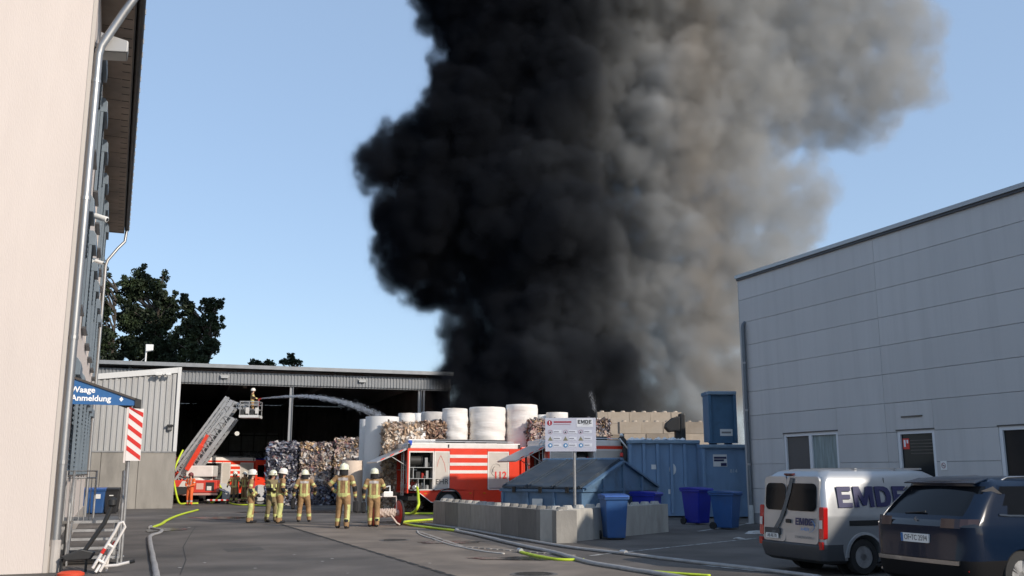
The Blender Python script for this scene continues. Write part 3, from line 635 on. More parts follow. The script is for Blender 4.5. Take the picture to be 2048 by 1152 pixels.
def fire_engine(name, loc, rz, label, spec, L=7.4, group=None, scale=1.0):
    t = thing(name, loc, rz, label, 'fire engine', group); t.scale = (scale,)*3
    W, ZB, ZT = 2.5, 1.02, 2.78                       # locker zone; y=0 is the near side
    cab = L - 2.1
    # chassis
    MB().box((.3,.3,.5),(L-.3,W-.3,.86)).build('chassis', M_under, t)
    # lockers: body = core box behind the lockers, plus posts and panels
    core = MB(); core.box((.55,.65,.86),(cab,W,ZT+.1)); core.build('body_core', M_fred, t)
    MB().box((.0,.02,ZT+.02),(cab,W-.02,ZT+.26)).build('roof', M_fwhite, t, bevel=.03)
    MB().box((.0,-.004,ZT-.10),(cab,.05,ZT+.02)).build('cornice', M_fred, t)
    sp = spec['panels']
    for k, q in enumerate(sp):
        kind, x0, x1 = q[0], q[1], q[2]
        if kind in ('open', 'half', 'shut'):
            f = MB().box((x0,0,ZB),(x0+.05,.64,ZT-.10)).box((x1-.05,0,ZB),(x1,.64,ZT-.10)).box((x0+.05,0,ZB-.04),(x1-.05,.64,ZB)).box((x0+.05,.0,ZT-.16),(x1-.05,.64,ZT-.10)).build('locker', M_fwhite, t)
            if kind == 'shut':
                sh = MB(); n = 22
                for i in range(n):
                    z0 = ZB + (ZT-.16-ZB)*i/n; z1 = ZB + (ZT-.16-ZB)*(i+1)/n
                    sh.box((x0+.05,.014,z0),(x1-.05,.03,z1-.006))
                sh.box((x0+.05,.03,ZB),(x1-.05,.035,ZT-.16))
                s = sh.build('shutter', M_shut, f); s['kind'] = 'stuff'
                MB().box((x0+.10,-.02,ZB+.03),(x1-.10,.013,ZB+.075)).build('shutter_handle', M_alu, f)
            else:
                MB().box((x0+.05,.60,ZB),(x1-.05,.64,ZT-.16)).build('locker_back', M_lockin, f)
                zt = ZT-.16
                if kind == 'half':
                    zt = ZT-.16-.45; sh = MB()
                    for i in range(6): sh.box((x0+.05,.014,zt+i*.075),(x1-.05,.03,zt+i*.075+.069))
                    s = sh.build('shutter', M_shut, f); s['kind'] = 'stuff'
                    MB().box((x0+.07,-.01,zt-.04),(x1-.07,.04,zt)).build('shutter_handle', M_black, f)
                h = zt - ZB; lv = [ZB, ZB+h*.30, ZB+h*.60, zt]
                for z in lv[1:3]: MB().box((x0+.05,.02,z-.025),(x1-.05,.6,z)).build('shelf', M_alu, f)
                mids = [x0 + (x1-x0)*.38, x0 + (x1-x0)*.62]
                for xm in mids: MB().box((xm,.03,ZB),(xm+.02,.58,lv[1]-.026)).build('divider', M_alu, f)
                MB().box((x0+.2,.03,lv[1]),(x0+.23,.58,lv[2]-.026)).build('divider', M_alu, f)
                if x1-x0 > .8:
                    reelbox(f, x0+.10, x0+(x1-x0)*.55, lv[2]+.04, zt-.10, .06)
                    clutter(f, x0+(x1-x0)*.58, x1-.05, .05, .55, lv[2], zt-.05, 3, k+3)
                else: clutter(f, x0+.05, x1-.05, .05, .55, lv[2], zt-.05, 3, k+3)
                clutter(f, x0+.05, x1-.05, .04, .55, ZB, lv[1]-.05, 7, k+11+spec.get('seed',0)); clutter(f, x0+.05, x1-.05, .04, .55, lv[1], lv[2]-.05, 7, k+29+spec.get('seed',0))
        elif kind == 'stripes':
            f = MB().box((x0,0,ZB-.04),(x1,.64,ZT-.10)).build('side_panel', M_fred, t)
            for (za, zb2) in ((.62,.76),(.28,.41),(-.06,.08)):
                zm = ZB + .75; MB().box((x0+.001,-.006,zm+za),(x1-.001,-.0005,zm+zb2)).build('white_stripe', M_fwhite, f)
        elif kind == 'post':
            MB().box((x0,0,ZB-.04),(x1,.64,ZT-.10)).build('side_panel', M_fwhite if q[3] == 'w' else M_fred, t)
    # skirt with wheel arch
    wx = spec['wheel']; wr = .50
    def arch(xc, r, n=12): return [(xc + r*math.cos(math.pi - math.pi*i/n), 0, .45 + r*math.sin(math.pi - math.pi*i/n)) for i in range(n+1)]
    a = arch(wx, .62)
    MB().prism([(.55,0,ZB-.05),(.55,0,.86),(1.05,0,.48),(wx-.62,0,.45)] + a + [(wx+.62,0,.45),(wx+1.15,0,.42),(wx+1.15,0,ZB-.05)], (0,.10,0)).build('skirt', M_fred, t)
    MB().prism([(wx+1.17,0,ZB-.05),(wx+1.17,0,.42),(cab,0,.42),(cab,0,ZB-.05)], (0,.10,0)).build('skirt', M_fred, t)
    ar = MB(); pa = arch(wx, .62); pb = arch(wx, .56)
    for i in range(len(pa)-1): ar.add([Vector(pa[i])+Vector((0,-.03,0)), Vector(pa[i+1])+Vector((0,-.03,0)), Vector(pb[i+1])+Vector((0,-.03,0)), Vector(pb[i])+Vector((0,-.03,0)), Vector(pa[i])+Vector((0,.3,0)), Vector(pa[i+1])+Vector((0,.3,0)), Vector(pb[i+1])+Vector((0,.3,0)), Vector(pb[i])+Vector((0,.3,0))], [(0,1,2,3),(0,4,5,1),(3,2,6,7)])
    ar.build('wheel_arch', M_black, t)
    wheel(t, wx, .42, wr, .34, 1); wheel(t, wx, W-.42, wr, .34, -1); wheel(t, L-1.25, .40, wr, .30, 1); wheel(t, L-1.25, W-.40, wr, .30, -1)
    MB().box((.05,.1,.55),(.5,W-.1,.72)).build('rear_step', M_under, t)
    # rear: pillars with chevrons, open pump bay, ladder, flap
    for (ya, yb) in ((.0,.36),(W-.36,W)):
        pl = MB().box((-.02,ya,.86),(.036 if ya < 1 else .55,yb,ZT)).build('rear_pillar', M_fred, t)
        MB().prism([(-.026,ya+.02,1.0),(-.026,yb-.02,1.75),(-.026,yb-.02,2.25),(-.026,ya+.02,1.5)], (.004,0,0)).build('chevron', mat('chevron_silver', (.5,.49,.48), .4), pl)
        MB().box((-.03,ya+.1,1.0),(-.021,yb-.1,1.3)).build('tail_light', mat('tail_red', (.35,.02,.02), .2, coat=.5), pl)
    MB().box((.5,.36,.86),(.548,W-.36,ZT)).build('pump_bay_back', M_lockin, t)
    MB().box((.0,.36,.86),(.5,W-.36,.93)).build('pump_floor', M_fred, t)
    bay = MB().box((.25,.45,.94),(.49,W-.5,1.35)).build('pump', M_eq[0], t, bevel=.04)
    MB().box((.0,.361,1.85),(.49,W-.361,1.88)).build('shelf', M_alu, t)
    clutter(t, .0, .45, .4, 1.0, 1.36, 1.8, 5, 77); 
    for yy in (.5, .95, 1.4, 1.85):
        MB().lathe([(.09,0),(.09,.05),(.06,.06),(.06,.14)], 12, Matrix.Translation((.24,yy,1.15)) @ Matrix.Rotation(R(-90), 4, 'Y')).build('outlet', M_alu, t, smooth=True)
        MB().box((.1,yy-.13,1.9),(.45,yy+.13,2.3)).build('equipment_box', M_eq[3], t, bevel=.02)
    lad = MB()
    for yy in (.42, .80): lad.tube([(-.10,yy,.75),(-.10,yy,ZT+.12),(.1,yy,ZT+.3)], .028, 8)
    for i in range(8): lad.tube([(-.10,.42,.9+i*.27),(-.10,.80,.9+i*.27)], .018, 6)
    lad.build('roof_ladder', M_alu, t)
    if spec.get('flap'):
        fl = MB().prism([(.02,.1,ZT-.02),(-1.35,.1,ZT-.62),(-1.37,.1,ZT-.57),(.0,.1,ZT+.06)], (0,W-.2,0)).build('rear_flap', mat('flap_grey', (.50,.49,.48), .35, metal=.4), t)
        for i in range(3): MB().prism([(-.25-i*.4,.092,ZT-.10-i*.176),(-.42-i*.4,.092,ZT-.175-i*.176),(-.36-i*.4,.092,ZT-.10-i*.176),(-.19-i*.4,.092,ZT-.02-i*.176)], (0,.007,0)).build('red_stripe', M_fred, fl)
        for yy in (.2, W-.25): MB().tube([(-.02,yy,ZT-.75),(-.75,yy,ZT-.32)], .018, 6).build('gas_strut', M_alu, fl)
    # cab
    prof = [(cab+.03,.45),(L-.05,.45),(L,.62),(L,1.45),(L-.12,1.55),(L-.32,2.72),(L-.5,2.9),(cab+.03,2.9)]
    cb = MB().prism([(x,.0,z) for x, z in prof], (0,W,0)).build('cab', M_fred, t, bevel=.05)
    MB().prism([(L+.012,.2,1.6),(L+.012,W-.2,1.6),(L-.20,W-.25,2.6),(L-.20,.25,2.6)], (-.02,0,0)).build('windscreen', M_cglass, cb)
    for (xa, xb) in ((cab+.15,cab+.95),(cab+1.05,L-.45)):
        dr = MB().box((xa,-.012,.75),(xb,-.001,2.62)).build('cab_door', M_fred, cb); MB().box((xa+.07,-.02,1.6),(xb-.07,-.0125,2.5)).build('door_window', M_cglass, dr)
        MB().box((xa+.08,-.03,1.42),(xa+.28,-.0125,1.47)).build('handle', M_black, dr)
    MB().box((L-.9,.35,2.86),(L-.55,W-.35,3.02)).build('light_bar', M_bluelight, cb, bevel=.04)
    # fittings: outlines, marker lamps, handles, steps, module gaps
    for (xa, za, xb, zb_) in ((1.05,.48,wx-.62,.45),(.55,.86,1.05,.48)): MB().bar((xa,-.006,za),(xb,-.006,zb_),.01,.03,up=(0,0,1)).build('skirt_edging', M_fwhite, t)
    for x in (.75, wx+.95, wx+1.6): MB().box((x,-.02,ZB-.20),(x+.10,-.001,ZB-.15)).build('marker_lamp', mat('amber_lens', (.6,.22,.02), .25), t)
    for q in sp[1:]: MB().box((q[1]-.012,-.004,ZB-.05),(q[1]+.002,.02,ZT+.0)).build('module_gap', M_black, t)
    MB().box((wx+.75,-.05,.40),(wx+1.12,.25,.45)).build('fold_step', M_alu, t); MB().box((wx-.35,-.03,ZB-.08),(wx+.35,-.001,ZB-.045)).build('arch_trim', M_alu, t)
    for x in (.0, sp[-1][2]-.05): MB().box((x,-.006,ZT+.04),(x+.10,.06,ZT+.22)).build('corner_cap', M_black, t)
    for x in (1.2, 2.6, 3.6):
        MB().box((x,.01,ZT+.262),(x+.5,.05,ZT+.285)).build('lamp_strip', M_alu, t)
    MB().tube([(1.4,1.3,ZT+.36),(cab-.3,1.3,ZT+.36)], .10, 12).build('suction_hose', M_black, t); MB().box((1.5,1.6,ZT+.26),(cab-.6,2.2,ZT+.48)).build('roof_ladder_stack', M_alu, t)
    # roof gear
    MB().lathe([(.09,0),(.10,.05),(.10,.2),(.06,.24)], 14, Matrix.Translation((.10,.1,ZT+.13))).build('beacon', M_bluelight, t, smooth=True)
    MB().box((.05,.3,ZT+.26),(1.3,1.0,ZT+.42)).build('roof_box', M_alu, t, bevel=.02)
    for yy in (.12, W-.12): MB().tube([(.3,yy,ZT+.26),(.3,yy,ZT+.33),(cab-.3,yy,ZT+.33),(cab-.3,yy,ZT+.26)], .02, 6).build('roof_rail', M_alu, t)
    for x in spec.get('caps', ()): MB().box((x-.05,-.003,ZT+.06),(x,.12,ZT+.20)).build('lamp_cap', M_black, t)
    return t
T1 = G(814, 1027); TRZ = R(19)
TM = Matrix.Translation(T1) @ Matrix.Rotation(TRZ, 4, 'Z')
def on_truck(px, py, M):
    inv = M.inverted(); o = inv @ Vector((0,0,HC)); d = inv.to_3x3() @ ray(px,py); t = -o.y/d.y; q = o+d*t; return q.x, q.z
tx = lambda px: on_truck(px, 940, TM)[0]
e1 = fire_engine('fire_engine', T1, TRZ, 'red and white fire engine with open equipment locker behind the concrete block wall',
    dict(panels=[('open', .04, tx(868)), ('shut', tx(868)+.01, tx(899)), ('stripes', tx(899)+.01, tx(975)), ('shut', tx(975)+.01, tx(1018)), ('post', tx(1018)+.01, tx(1018)+.5, 'r')],
         wheel=tx(898), flap=True, caps=(tx(898),)), L=tx(1018)+2.65)
# markings on engine 1
xs, xe = tx(870), tx(897)
mk = [c for c in e1.children if c.name.startswith('locker')]
M_grey_l = mat('grey_lettering', (.22,.21,.20), .5); M_ink2 = mat('dark_lettering', (.06,.06,.06), .5); M_red_l = mat('red_outline', (.62,.16,.12), .5)
text('lettering', 'EHR', .33, FRONT(((xs+xe)/2+.02, .004, 1.34)), M_ink2, mk[1], sx=1.0)
b = MB(); pts = [(xs+.10,2.0),(xs+.15,2.25),((xs+xe)/2-.05,2.5),((xs+xe)/2+.12,2.15),((xs+xe)/2+.18,1.85),(xe-.12,1.78)]
for p0, p1 in zip(pts, pts[1:]): b.bar((p0[0],.008,p0[1]),(p1[0],.008,p1[1]),.006,.018,up=(0,0,1))
b.build('flame_outline', M_red_l, mk[1])
xs, xe = tx(978), tx(1016); xm = (xs+xe)/2
text('lettering', '112', .42, FRONT((xm+.08, .004, 1.62)), mat('bright_red_print', (.70,.05,.04), .5), mk[2], bold=.012)
b = MB(); 
for i in range(22):
    a0, a1 = 2*math.pi*i/26+.6, 2*math.pi*(i+1)/26+.6
    b.bar((xm-.12+.24*math.cos(a0),.007,1.86+.28*math.sin(a0)),(xm-.12+.24*math.cos(a1),.007,1.86+.28*math.sin(a1)),.006,.02,up=(0,1,0))
b.build('ring_emblem', M_grey_l, mk[2])
b = MB(); 
for i in range(6): a0, a1 = 2.0+i*.25, 2.25+i*.25; b.bar((xm-.10+.17*math.cos(a0),.006,1.84+.2*math.sin(a0)),(xm-.10+.17*math.cos(a1),.006,1.84+.2*math.sin(a1)),.008,.06,up=(0,1,0))
b.build('handset_emblem', mat('emblem_dark', (.12,.12,.13), .5), mk[2])
# second engine further right
T2 = Vector((XD(1098, 38.2), 38.2, 0)); TM2 = Matrix.Translation(T2) @ Matrix.Rotation(TRZ, 4, 'Z')
tx2 = lambda px: on_truck(px, 925, TM2)[0]
e2 = fire_engine('fire_engine', T2, TRZ, 'fire engine with half raised shutter and blue hose rolls behind the lidded blue skip',
    dict(panels=[('half', .04, tx2(1147)), ('post', tx2(1147)+.01, tx2(1150), 'w'), ('open', tx2(1150)+.01, tx2(1190)), ('shut', tx2(1190)+.01, tx2(1245))], wheel=2.4, flap=True, seed=5), L=tx2(1245)+2.3)
x0 = tx2(1176)
for i in range(4): MB().lathe([(.15,0),(.17,.02),(.17,.12),(.15,.14)], 14, Matrix.Translation((x0+.17,-.02,1.65+i*.16))).build('hose_roll', M_blueh, e2, smooth=True)
for i in range(2): MB().lathe([(.15,0),(.17,.02),(.17,.12),(.15,.14)], 14, Matrix.Translation((x0-.28,-.0,1.9+i*.3))).build('hose_roll', mat('hose_roll_pale', (.55,.48,.42), .7), e2, smooth=True)
MB().box((.5,.3,3.04),(1.0,.8,3.22)).build('roof_case', M_alu, e2, bevel=.02)
# engine parked inside the hall
e3 = fire_engine('fire_engine', Vector((XD(408, 62.6), 62.6, 0)), R(57), 'fire engine parked in the hall shade behind the ladder truck', dict(panels=[('open', .04, 1.6), ('shut', 1.62, 2.4), ('stripes', 2.41, 3.3), ('shut', 3.31, 4.6)], wheel=2.4, flap=False), L=6.9, scale=.9)

# ------------------------------------------------------------------ turntable ladder truck
DL = 55.6
lt = thing('ladder_truck', Vector((XD(392, DL), DL, 0)), R(4), 'turntable ladder truck with its ladder raised in front of the hall', 'fire engine')
LTM = Matrix.Translation(lt.location) @ Matrix.Rotation(R(4), 4, 'Z')
lp_ = lambda px, py, D=DL: LTM.inverted() @ P(px, py, D)
MB().box((-1.2,0,.55),(1.2,7.5,.95)).build('chassis', M_under, lt).rotation_euler.z = R(26)
rb_ = MB().box((-1.25,-.12,.62),(1.25,.6,1.32)).build('rear_body', mat('lt_red', (.68,.06,.04), .35, coat=.5), lt, bevel=.04)
MB().prism([(-1.05,-.126,.68),(-.5,-.126,.68),(-.15,-.126,1.27),(-.7,-.126,1.27)], (0,.005,0)).build('chevron', M_fwhite, rb_)
MB().prism([(.1,-.126,.8),(.5,-.126,.8),(.5,-.126,1.15),(.1,-.126,1.15)], (0,.005,0)).build('rear_plate', mat('pinkish', (.75,.45,.38), .4), rb_)
MB().box((.62,-.126,.72),(1.1,-.121,1.2)).build('rear_locker', M_lockin, rb_); MB().box((.7,-.14,.75),(.95,-.127,.98)).build('light_cluster', M_fwhite, rb_)
MB().box((-1.3,-.18,.48),(1.3,-.02,.6)).build('bumper', mat('bumper_stripes', (.6,.35,.3), .5), lt)
for s in (-1, 1):
    for yy in (1.3, 5.9): wheel(lt, s*.82, yy, .48, .32, s) if False else MB().lathe([(.28,0),(.45,.01),(.48,.05),(.48,.27),(.45,.31),(.02,.32)], 24, Matrix.Translation((s*1.18-(.32 if s>0 else 0),yy,.48)) @ Matrix.Rotation(R(90), 4, 'Y')).build('tyre', M_tyre, lt, smooth=True)
    MB().tube([(s*1.2,.7,.8),(s*1.75,.7,.6),(s*1.75,.7,.02)], .07, 8).build('outrigger', M_alu, lt); MB().lathe([(.2,0),(.2,.04),(.08,.06)], 12, Matrix.Translation((s*1.75,.7,0))).build('outrigger_foot', M_alu, lt)
MB().box((-1.2,.6,.95),(1.2,7.4,1.25)).build('deck', M_alu, lt).rotation_euler.z = R(26)
MB().box((-1.2,5.6,1.25),(1.2,7.4,2.7)).build('cab', M_fred, lt, bevel=.08).rotation_euler.z = R(26)
MB().lathe([(.85,1.25),(.85,1.45),(.7,1.5)], 24, Matrix.Translation((-.4,2.2,0))).build('turntable', M_fwhite, lt)
MB().box((-.9,1.3,1.5),(.65,2.6,2.15)).build('turret', M_fwhite, lt, bevel=.06)
# ladder sections in the plane facing the camera
A_, Bp = lp_(338, 962, DL), lp_(456, 800, DL)
A_.y = Bp.y = 2.0
u_ = (Bp - A_).normalized(); v_ = Vector((u_.z, 0, -u_.x)); Ltot = (Bp - A_).length
M_lad = mat('ladder_silver', (.46,.47,.48), .4, metal=.45, var=.1, vscale=6)
def ladder_section(name, s0, s1, off, dep, wid):
    b = MB(); a0 = A_ + u_*s0; a1 = A_ + u_*s1
    for y in (-wid/2, wid/2):
        yv = Vector((0, y, 0))
        lo0, lo1 = a0 + v_*off + yv, a1 + v_*off + yv; hi0, hi1 = lo0 - v_*dep, lo1 - v_*dep
        b.bar(lo0, lo1, .10, .24); b.bar(hi0, hi1, .08, .13)
        n = max(3, int((s1-s0)/.42))
        for i in range(n):
            p = lo0.lerp(lo1, i/n); q = hi0.lerp(hi1, (i+.5)/n); r = lo0.lerp(lo1, (i+1)/n); b.bar(p, q, .05, .05); b.bar(q, r, .05, .05)
    n = int((s1-s0)/.3)
    for i in range(n): p = a0.lerp(a1, (i+.5)/n) + v_*off; b.bar(p + Vector((0,-wid/2,0)), p + Vector((0,wid/2,0)), .04, .04)
    return b.build(name, M_lad, lt)
ladder_section('ladder_section', 0, Ltot*.86, .55, .62, .95); ladder_section('ladder_section', .4, Ltot*.95, .12, .5, .8); ladder_section('ladder_section', .8, Ltot, -.18, .42, .66)
p0, p1 = lp_(362, 940, DL), lp_(404, 868, DL); p0.y = p1.y = 1.35
MB().bar(p0, p0.lerp(p1, .72), .26, .26).build('lift_cylinder', M_fred, lt, bevel=.03); MB().bar(p0.lerp(p1, .70), p1, .18, .18).build('lift_rod', M_fred, lt)
C_ = lp_(484, 812, DL); C_.y = 2.0
b = MB()
for y in (-.3, .3):
    o = Vector((0,y,0)); b.bar(Bp+o, C_+o, .08, .12); b.bar(Bp+o+Vector((.1,0,-.28)), C_+o+Vector((0,0,-.3)), .06, .08)
    for i in range(5): b.bar((Bp+o).lerp(C_+o, i/5), (Bp+o+Vector((.1,0,-.28))).lerp(C_+o+Vector((0,0,-.3)), (i+.6)/5), .04, .04)
b.build('articulated_arm', M_lad, lt)
bl, br = lp_(466, 832, DL), lp_(507, 797, DL)
x0, x1, z0, z1 = bl.x, br.x, bl.z, br.z
bk = MB().box((x0,1.45,z0),(x1,2.75,z0+.16)).build('basket', mat('basket_white', (.62,.62,.61), .45), lt)
b = MB()
for y in (1.5, 2.7):
    for x in (x0+.04, (x0+x1)/2, x1-.04): b.bar((x,y,z0+.15),(x,y,z1-.05),.05,.05)
    for z in (z0+.5, z0+.8, z1-.05): b.bar((x0,y,z),(x1,y,z),.05,.05)
for x in (x0+.03, x1-.03):
    for z in (z0+.5, z1-.05): b.bar((x,1.5,z),(x,2.7,z),.05,.05)
b.build('railing', M_alu, bk)
for i in range(4): MB().box((x0+.1+i*.28,1.46,z0+.18+.06*(i%2)),(x0+.3+i*.28,1.49,z0+.5+.1*(i%2))).build('basket_panel', M_eq[2 if i%2 else 3], bk)
mz = lp_(503, 792, DL)
MB().tube([(x1-.12,2.0,z1-.3),(x1-.12,2.0,z1+.1),(mz.x+.15,2.0,mz.z+.02)], .06, 8).build('water_monitor', M_eq[0], bk)
BASKET = LTM @ Vector(((x0+x1)/2+.05, 2.1, z0+.16)); NOZZLE = LTM @ Vector((mz.x+.15, 2.0, mz.z+.02))

# ------------------------------------------------------------------ cars by stacked plan outlines
def ring(xr, xf, hw, rr, rf, nr=14, nc=6, ns=26):
    pts = []                                              # start rear centre, go to right (-y) side, front, left, back to rear
    half = []
    for i in range(nr//2): half.append((xr, -(hw-rr)*i/(nr//2)))
    for i in range(nc+1): a = math.pi/2*i/nc; half.append((xr+rr-rr*math.cos(a), -(hw-rr) - rr*math.sin(a)))
    for i in range(1, ns): half.append((xr+rr+(xf-rf-xr-rr)*i/ns, -hw))
    for i in range(nc+1): a = math.pi/2*i/nc; half.append((xf-rf+rf*math.sin(a), -(hw-rf) - rf*math.cos(a)))
    for i in range(1, nr//2+1): half.append((xf, -(hw-rf)*(1-i/(nr//2))))
    other = [(x, -y) for x, y in reversed(half[1:-1])]
    return half + other
def car_body(slices, mats, classify, bow=.03):
    b = MB(); n = None; vs = []
    for (z, xr, xf, hw, rr, rf) in slices:
        r = ring(xr, xf, hw, rr, rf); n = len(r)
        for (x, y) in r:                                  # plan bow: ends bulge in the middle
            e = 1-(y/hw)**2; xm = (x-xr)/(xf-xr)
            vs.append((x - bow*e*max(0, 1-xm*6) + bow*2*e*max(0, (xm-.83)*6), y, z))
    k = len(slices); fs = []
    for i in range(k-1):
        for j in range(n): fs.append((i*n+j, i*n+(j+1)%n, (i+1)*n+(j+1)%n, (i+1)*n+j))
    fs.append(tuple(reversed(range(n)))); fs.append(tuple((k-1)*n+j for j in range(n)))
    b.v = vs; b.f = fs
    for f in fs:
        c = sum((Vector(vs[i]) for i in f), Vector()) / len(f)
        nn = (Vector(vs[f[1]])-Vector(vs[f[0]])).cross(Vector(vs[f[2]])-Vector(vs[f[0]])).normalized() if len(f) == 4 else Vector((0,0,1))
        b.m.append(classify(c, nn))
    return b
def split_mats(o, names):                                # faces of material slot i>0 become child meshes
    me = o.data; ms = list(me.materials)
    for i, nm in names.items():
        fs = [p for p in me.polygons if p.material_index == i]
        if not fs: continue
        idx = sorted({v for p in fs for v in p.vertices}); mp = {v: k for k, v in enumerate(idx)}
        m2 = bpy.data.meshes.new(nm); m2.from_pydata([me.vertices[v].co for v in idx], [], [[mp[v] for v in p.vertices] for p in fs]); m2.materials.append(ms[i])
        m2.polygons.foreach_set('use_smooth', [True]*len(m2.polygons)); m2.set_sharp_from_angle(angle=R(32))
        c = bpy.data.objects.new(nm, m2); col.objects.link(c); c.parent = o.parent
    bm = bmesh.new(); bm.from_mesh(me); bmesh.ops.delete(bm, geom=[f for f in bm.faces if f.material_index in names], context='FACES'); bm.to_mesh(me); bm.free()
def rrect(b, x, y0, y1, z0, z1, r, th, skew=0.0, n=5):      # rounded plate facing -x
    pts = []
    for (cy2, cz, a0) in ((y1-r,z1-r,0),(y0+r,z1-r,90),(y0+r,z0+r,180),(y1-r,z0+r,270)):
        for i in range(n+1):
            a = R(a0+90*i/n); zz = cz+r*math.sin(a); pts.append((x+skew*(zz-z0), cy2+r*math.cos(a), zz))
    b.prism(pts, (th,0,0)); return b
# ---- van
M_silver = mat('silver_paint', (.42,.43,.44), .30, metal=.55, coat=.5, var=.03)
M_bump = mat('bumper_grey', (.05,.052,.056), .55)
VN = Vector((5.34, 16.75, 0)); VRZ = R(21.5)
va = thing('delivery_van', VN, VRZ, 'silver delivery van with dark blue lettering on its side', 'van')
VL, VW = 4.35, 1.80
sl = []
for (z, xr, xf, hw, rr, rf) in ((.20,.10,VL-.15,.80,.12,.3),(.26,.0,VL-.06,.88,.14,.35),(.42,-.05,VL,.90,.14,.4),(.50,-.05,VL,.90,.14,.4),(.53,.0,VL,.90,.10,.4),(.75,.005,VL-.03,.90,.10,.42),
        (.98,.015,VL-.12,.90,.10,.45),(1.02,.02,VL-.25,.895,.10,.45),(1.10,.03,VL-1.0,.885,.10,.35),(1.3,.05,VL-1.18,.86,.10,.3),(1.55,.09,VL-1.42,.815,.10,.25),(1.68,.13,VL-1.58,.78,.12,.25),(1.77,.22,VL-1.75,.70,.16,.25),(1.815,.45,VL-2.0,.50,.2,.25)):
    sl.append((z, xr, xf, hw, rr, rf))
def cls(c, n):
    if c.z < .52 and c.x < .35: return 1
    if c.z < .30: return 1
    if 1.12 < c.z < 1.62 and c.x > 2.75 and n.z < .8: return 2
    return 0
bd = car_body(sl, None, cls, bow=.02).build('body', [M_silver, M_bump, M_cglass], va)
bd.location.y = VW/2; me_ = bd.data; me_.transform(Matrix.Translation((0,VW/2,0))); bd.location.y = 0
def cut2(o, xs, r, y0):
    tmp = []
    for x in xs:
        for yy in (0.0, 2*y0):
            c = MB().lathe([(r,-.28),(r,.28)], 40, Matrix.Translation((x,yy,.31)) @ Matrix.Rotation(R(90), 4, 'X')).build('cutter', M_under, o.parent)
            md = o.modifiers.new('cut', 'BOOLEAN'); md.object = c; md.operation = 'DIFFERENCE'; md.solver = 'EXACT'; tmp.append(c)
    bpy.context.view_layer.update(); dg = bpy.context.evaluated_depsgraph_get()
    me = bpy.data.meshes.new_from_object(o.evaluated_get(dg)); o.modifiers.clear(); o.data = me
    for c in tmp: bpy.data.objects.remove(c)
    me.polygons.foreach_set('use_smooth', [True]*len(me.polygons)); me.set_sharp_from_angle(angle=R(30))
cut2(bd, (.86, 3.55), .375, VW/2)
split_mats(bd, {1: 'bumper', 2: 'cab_window'})
for x in (.86, 3.55):
    wheel(va, x, .235, .31, .20, 1); wheel(va, x, VW-.235, .31, .20, -1)
    for y0, y1 in ((.30,.36),(VW-.36,VW-.30)): MB().lathe([(.37,y0),(.37,y1)], 24, Matrix.Translation((x,0,.31)) @ Matrix.Rotation(R(-90), 4, 'X')).build('wheel_well', M_under, va)
MB().box((.4,.3,.16),(3.9,VW-.3,.3)).build('underbody', M_under, va)
arc = MB()                                                # wheel arch flare
for x in (.86, 3.55):
    q0 = [(x+.42*math.cos(a), -.012, .31+.42*math.sin(a)) for a in [math.pi*i/16 for i in range(17)]]; q1 = [(x+.375*math.cos(a), -.02, .31+.375*math.sin(a)) for a in [math.pi*i/16 for i in range(17)]]
    arc = MB()
    for i in range(16): arc.add([q0[i],q0[i+1],q1[i+1],q1[i],(q0[i][0],.05,q0[i][2]),(q0[i+1][0],.05,q0[i+1][2]),(q1[i+1][0],.05,q1[i+1][2]),(q1[i][0],.05,q1[i][2])], [(0,1,2,3),(0,4,5,1),(3,2,6,7)])
    arc.build('arch_flare', M_silver, va, smooth=True)
# rear doors
xr = lambda z: (.005 + .085*max(0,(z-.75))/.8) if z > .75 else .003
skw = .1
def rear_plate(name, y0, y1, z0, z1, r, m, th, lift, parent):
    b = MB(); rrect(b, xr(z0)-lift-.022, y0, y1, z0, z1, r, th, skew=(xr(z1)-xr(z0))/(z1-z0)); return b.build(name, m, parent)
VC = VW/2 + .12                                           # door split
ld = rear_plate('rear_door', .13, VC-.006, .53, 1.68, .08, M_silver, .04, .012, va); rd = rear_plate('rear_door', VC+.006, VW-.13, .53, 1.68, .08, M_silver, .04, .012, va)
rear_plate('window', .19, VC-.02, 1.08, 1.56, .11, M_cglass, .01, .024, ld); rear_plate('window', VC+.02, VW-.19, 1.08, 1.56, .11, M_cglass, .01, .024, rd)
for (ya, yb, lab) in ((.0,.115,1),(VW-.115,VW,0)):
    tl = MB(); rrect(tl, -.02, ya+.0, yb, .62, 1.16, .03, .09, skew=.07); tl = tl.build('tail_light', mat('van_light_red', (.42,.012,.012), .15, coat=.6), va)
    MB().prism([(-.026,ya+.02,.80),(-.026,yb-.015,.80),(-.016,yb-.015,.94),(-.016,ya+.02,.94)], (.004,0,0)).build('clear_lens', mat('clear_lens', (.6,.55,.52), .2), tl)
    b = MB(); rrect(b, -.045, ya+.01, yb-.01, .45, .58, .02, .03); b.build('reflector', mat('van_light_red', (.4,.01,.01), .2), va)
MB().box((.10,VC-.12,1.70),(.16,VC+.12,1.735)).build('brake_light', mat('brake_dark', (.08,.01,.01), .3), va)
strap = MB(); pts = [(1.66,VC-.17),(1.4,VC-.10),(1.15,VC+.0),(.95,VC+.10),(.80,VC+.22),(.66,VC+.34)]  # flat grey strip running diagonally down the rear window and door
for (z0, y0), (z1, y1) in zip(pts, pts[1:]): strap.add([(xr(z0)-.058,y0-.05,z0),(xr(z0)-.058,y0+.05,z0),(xr(z1)-.058,y1+.05,z1),(xr(z1)-.058,y1-.05,z1)], [(0,1,2,3)])
strap.build('grey_strip', mat('strip_grey', (.10,.105,.11), .6), va, fix=False)
MB().tube([(xr(1.1)-.06,VC-.02,1.06),(xr(1.0)-.05,VC+.03,.98)], .012, 6).build('wiper', M_black, rd)
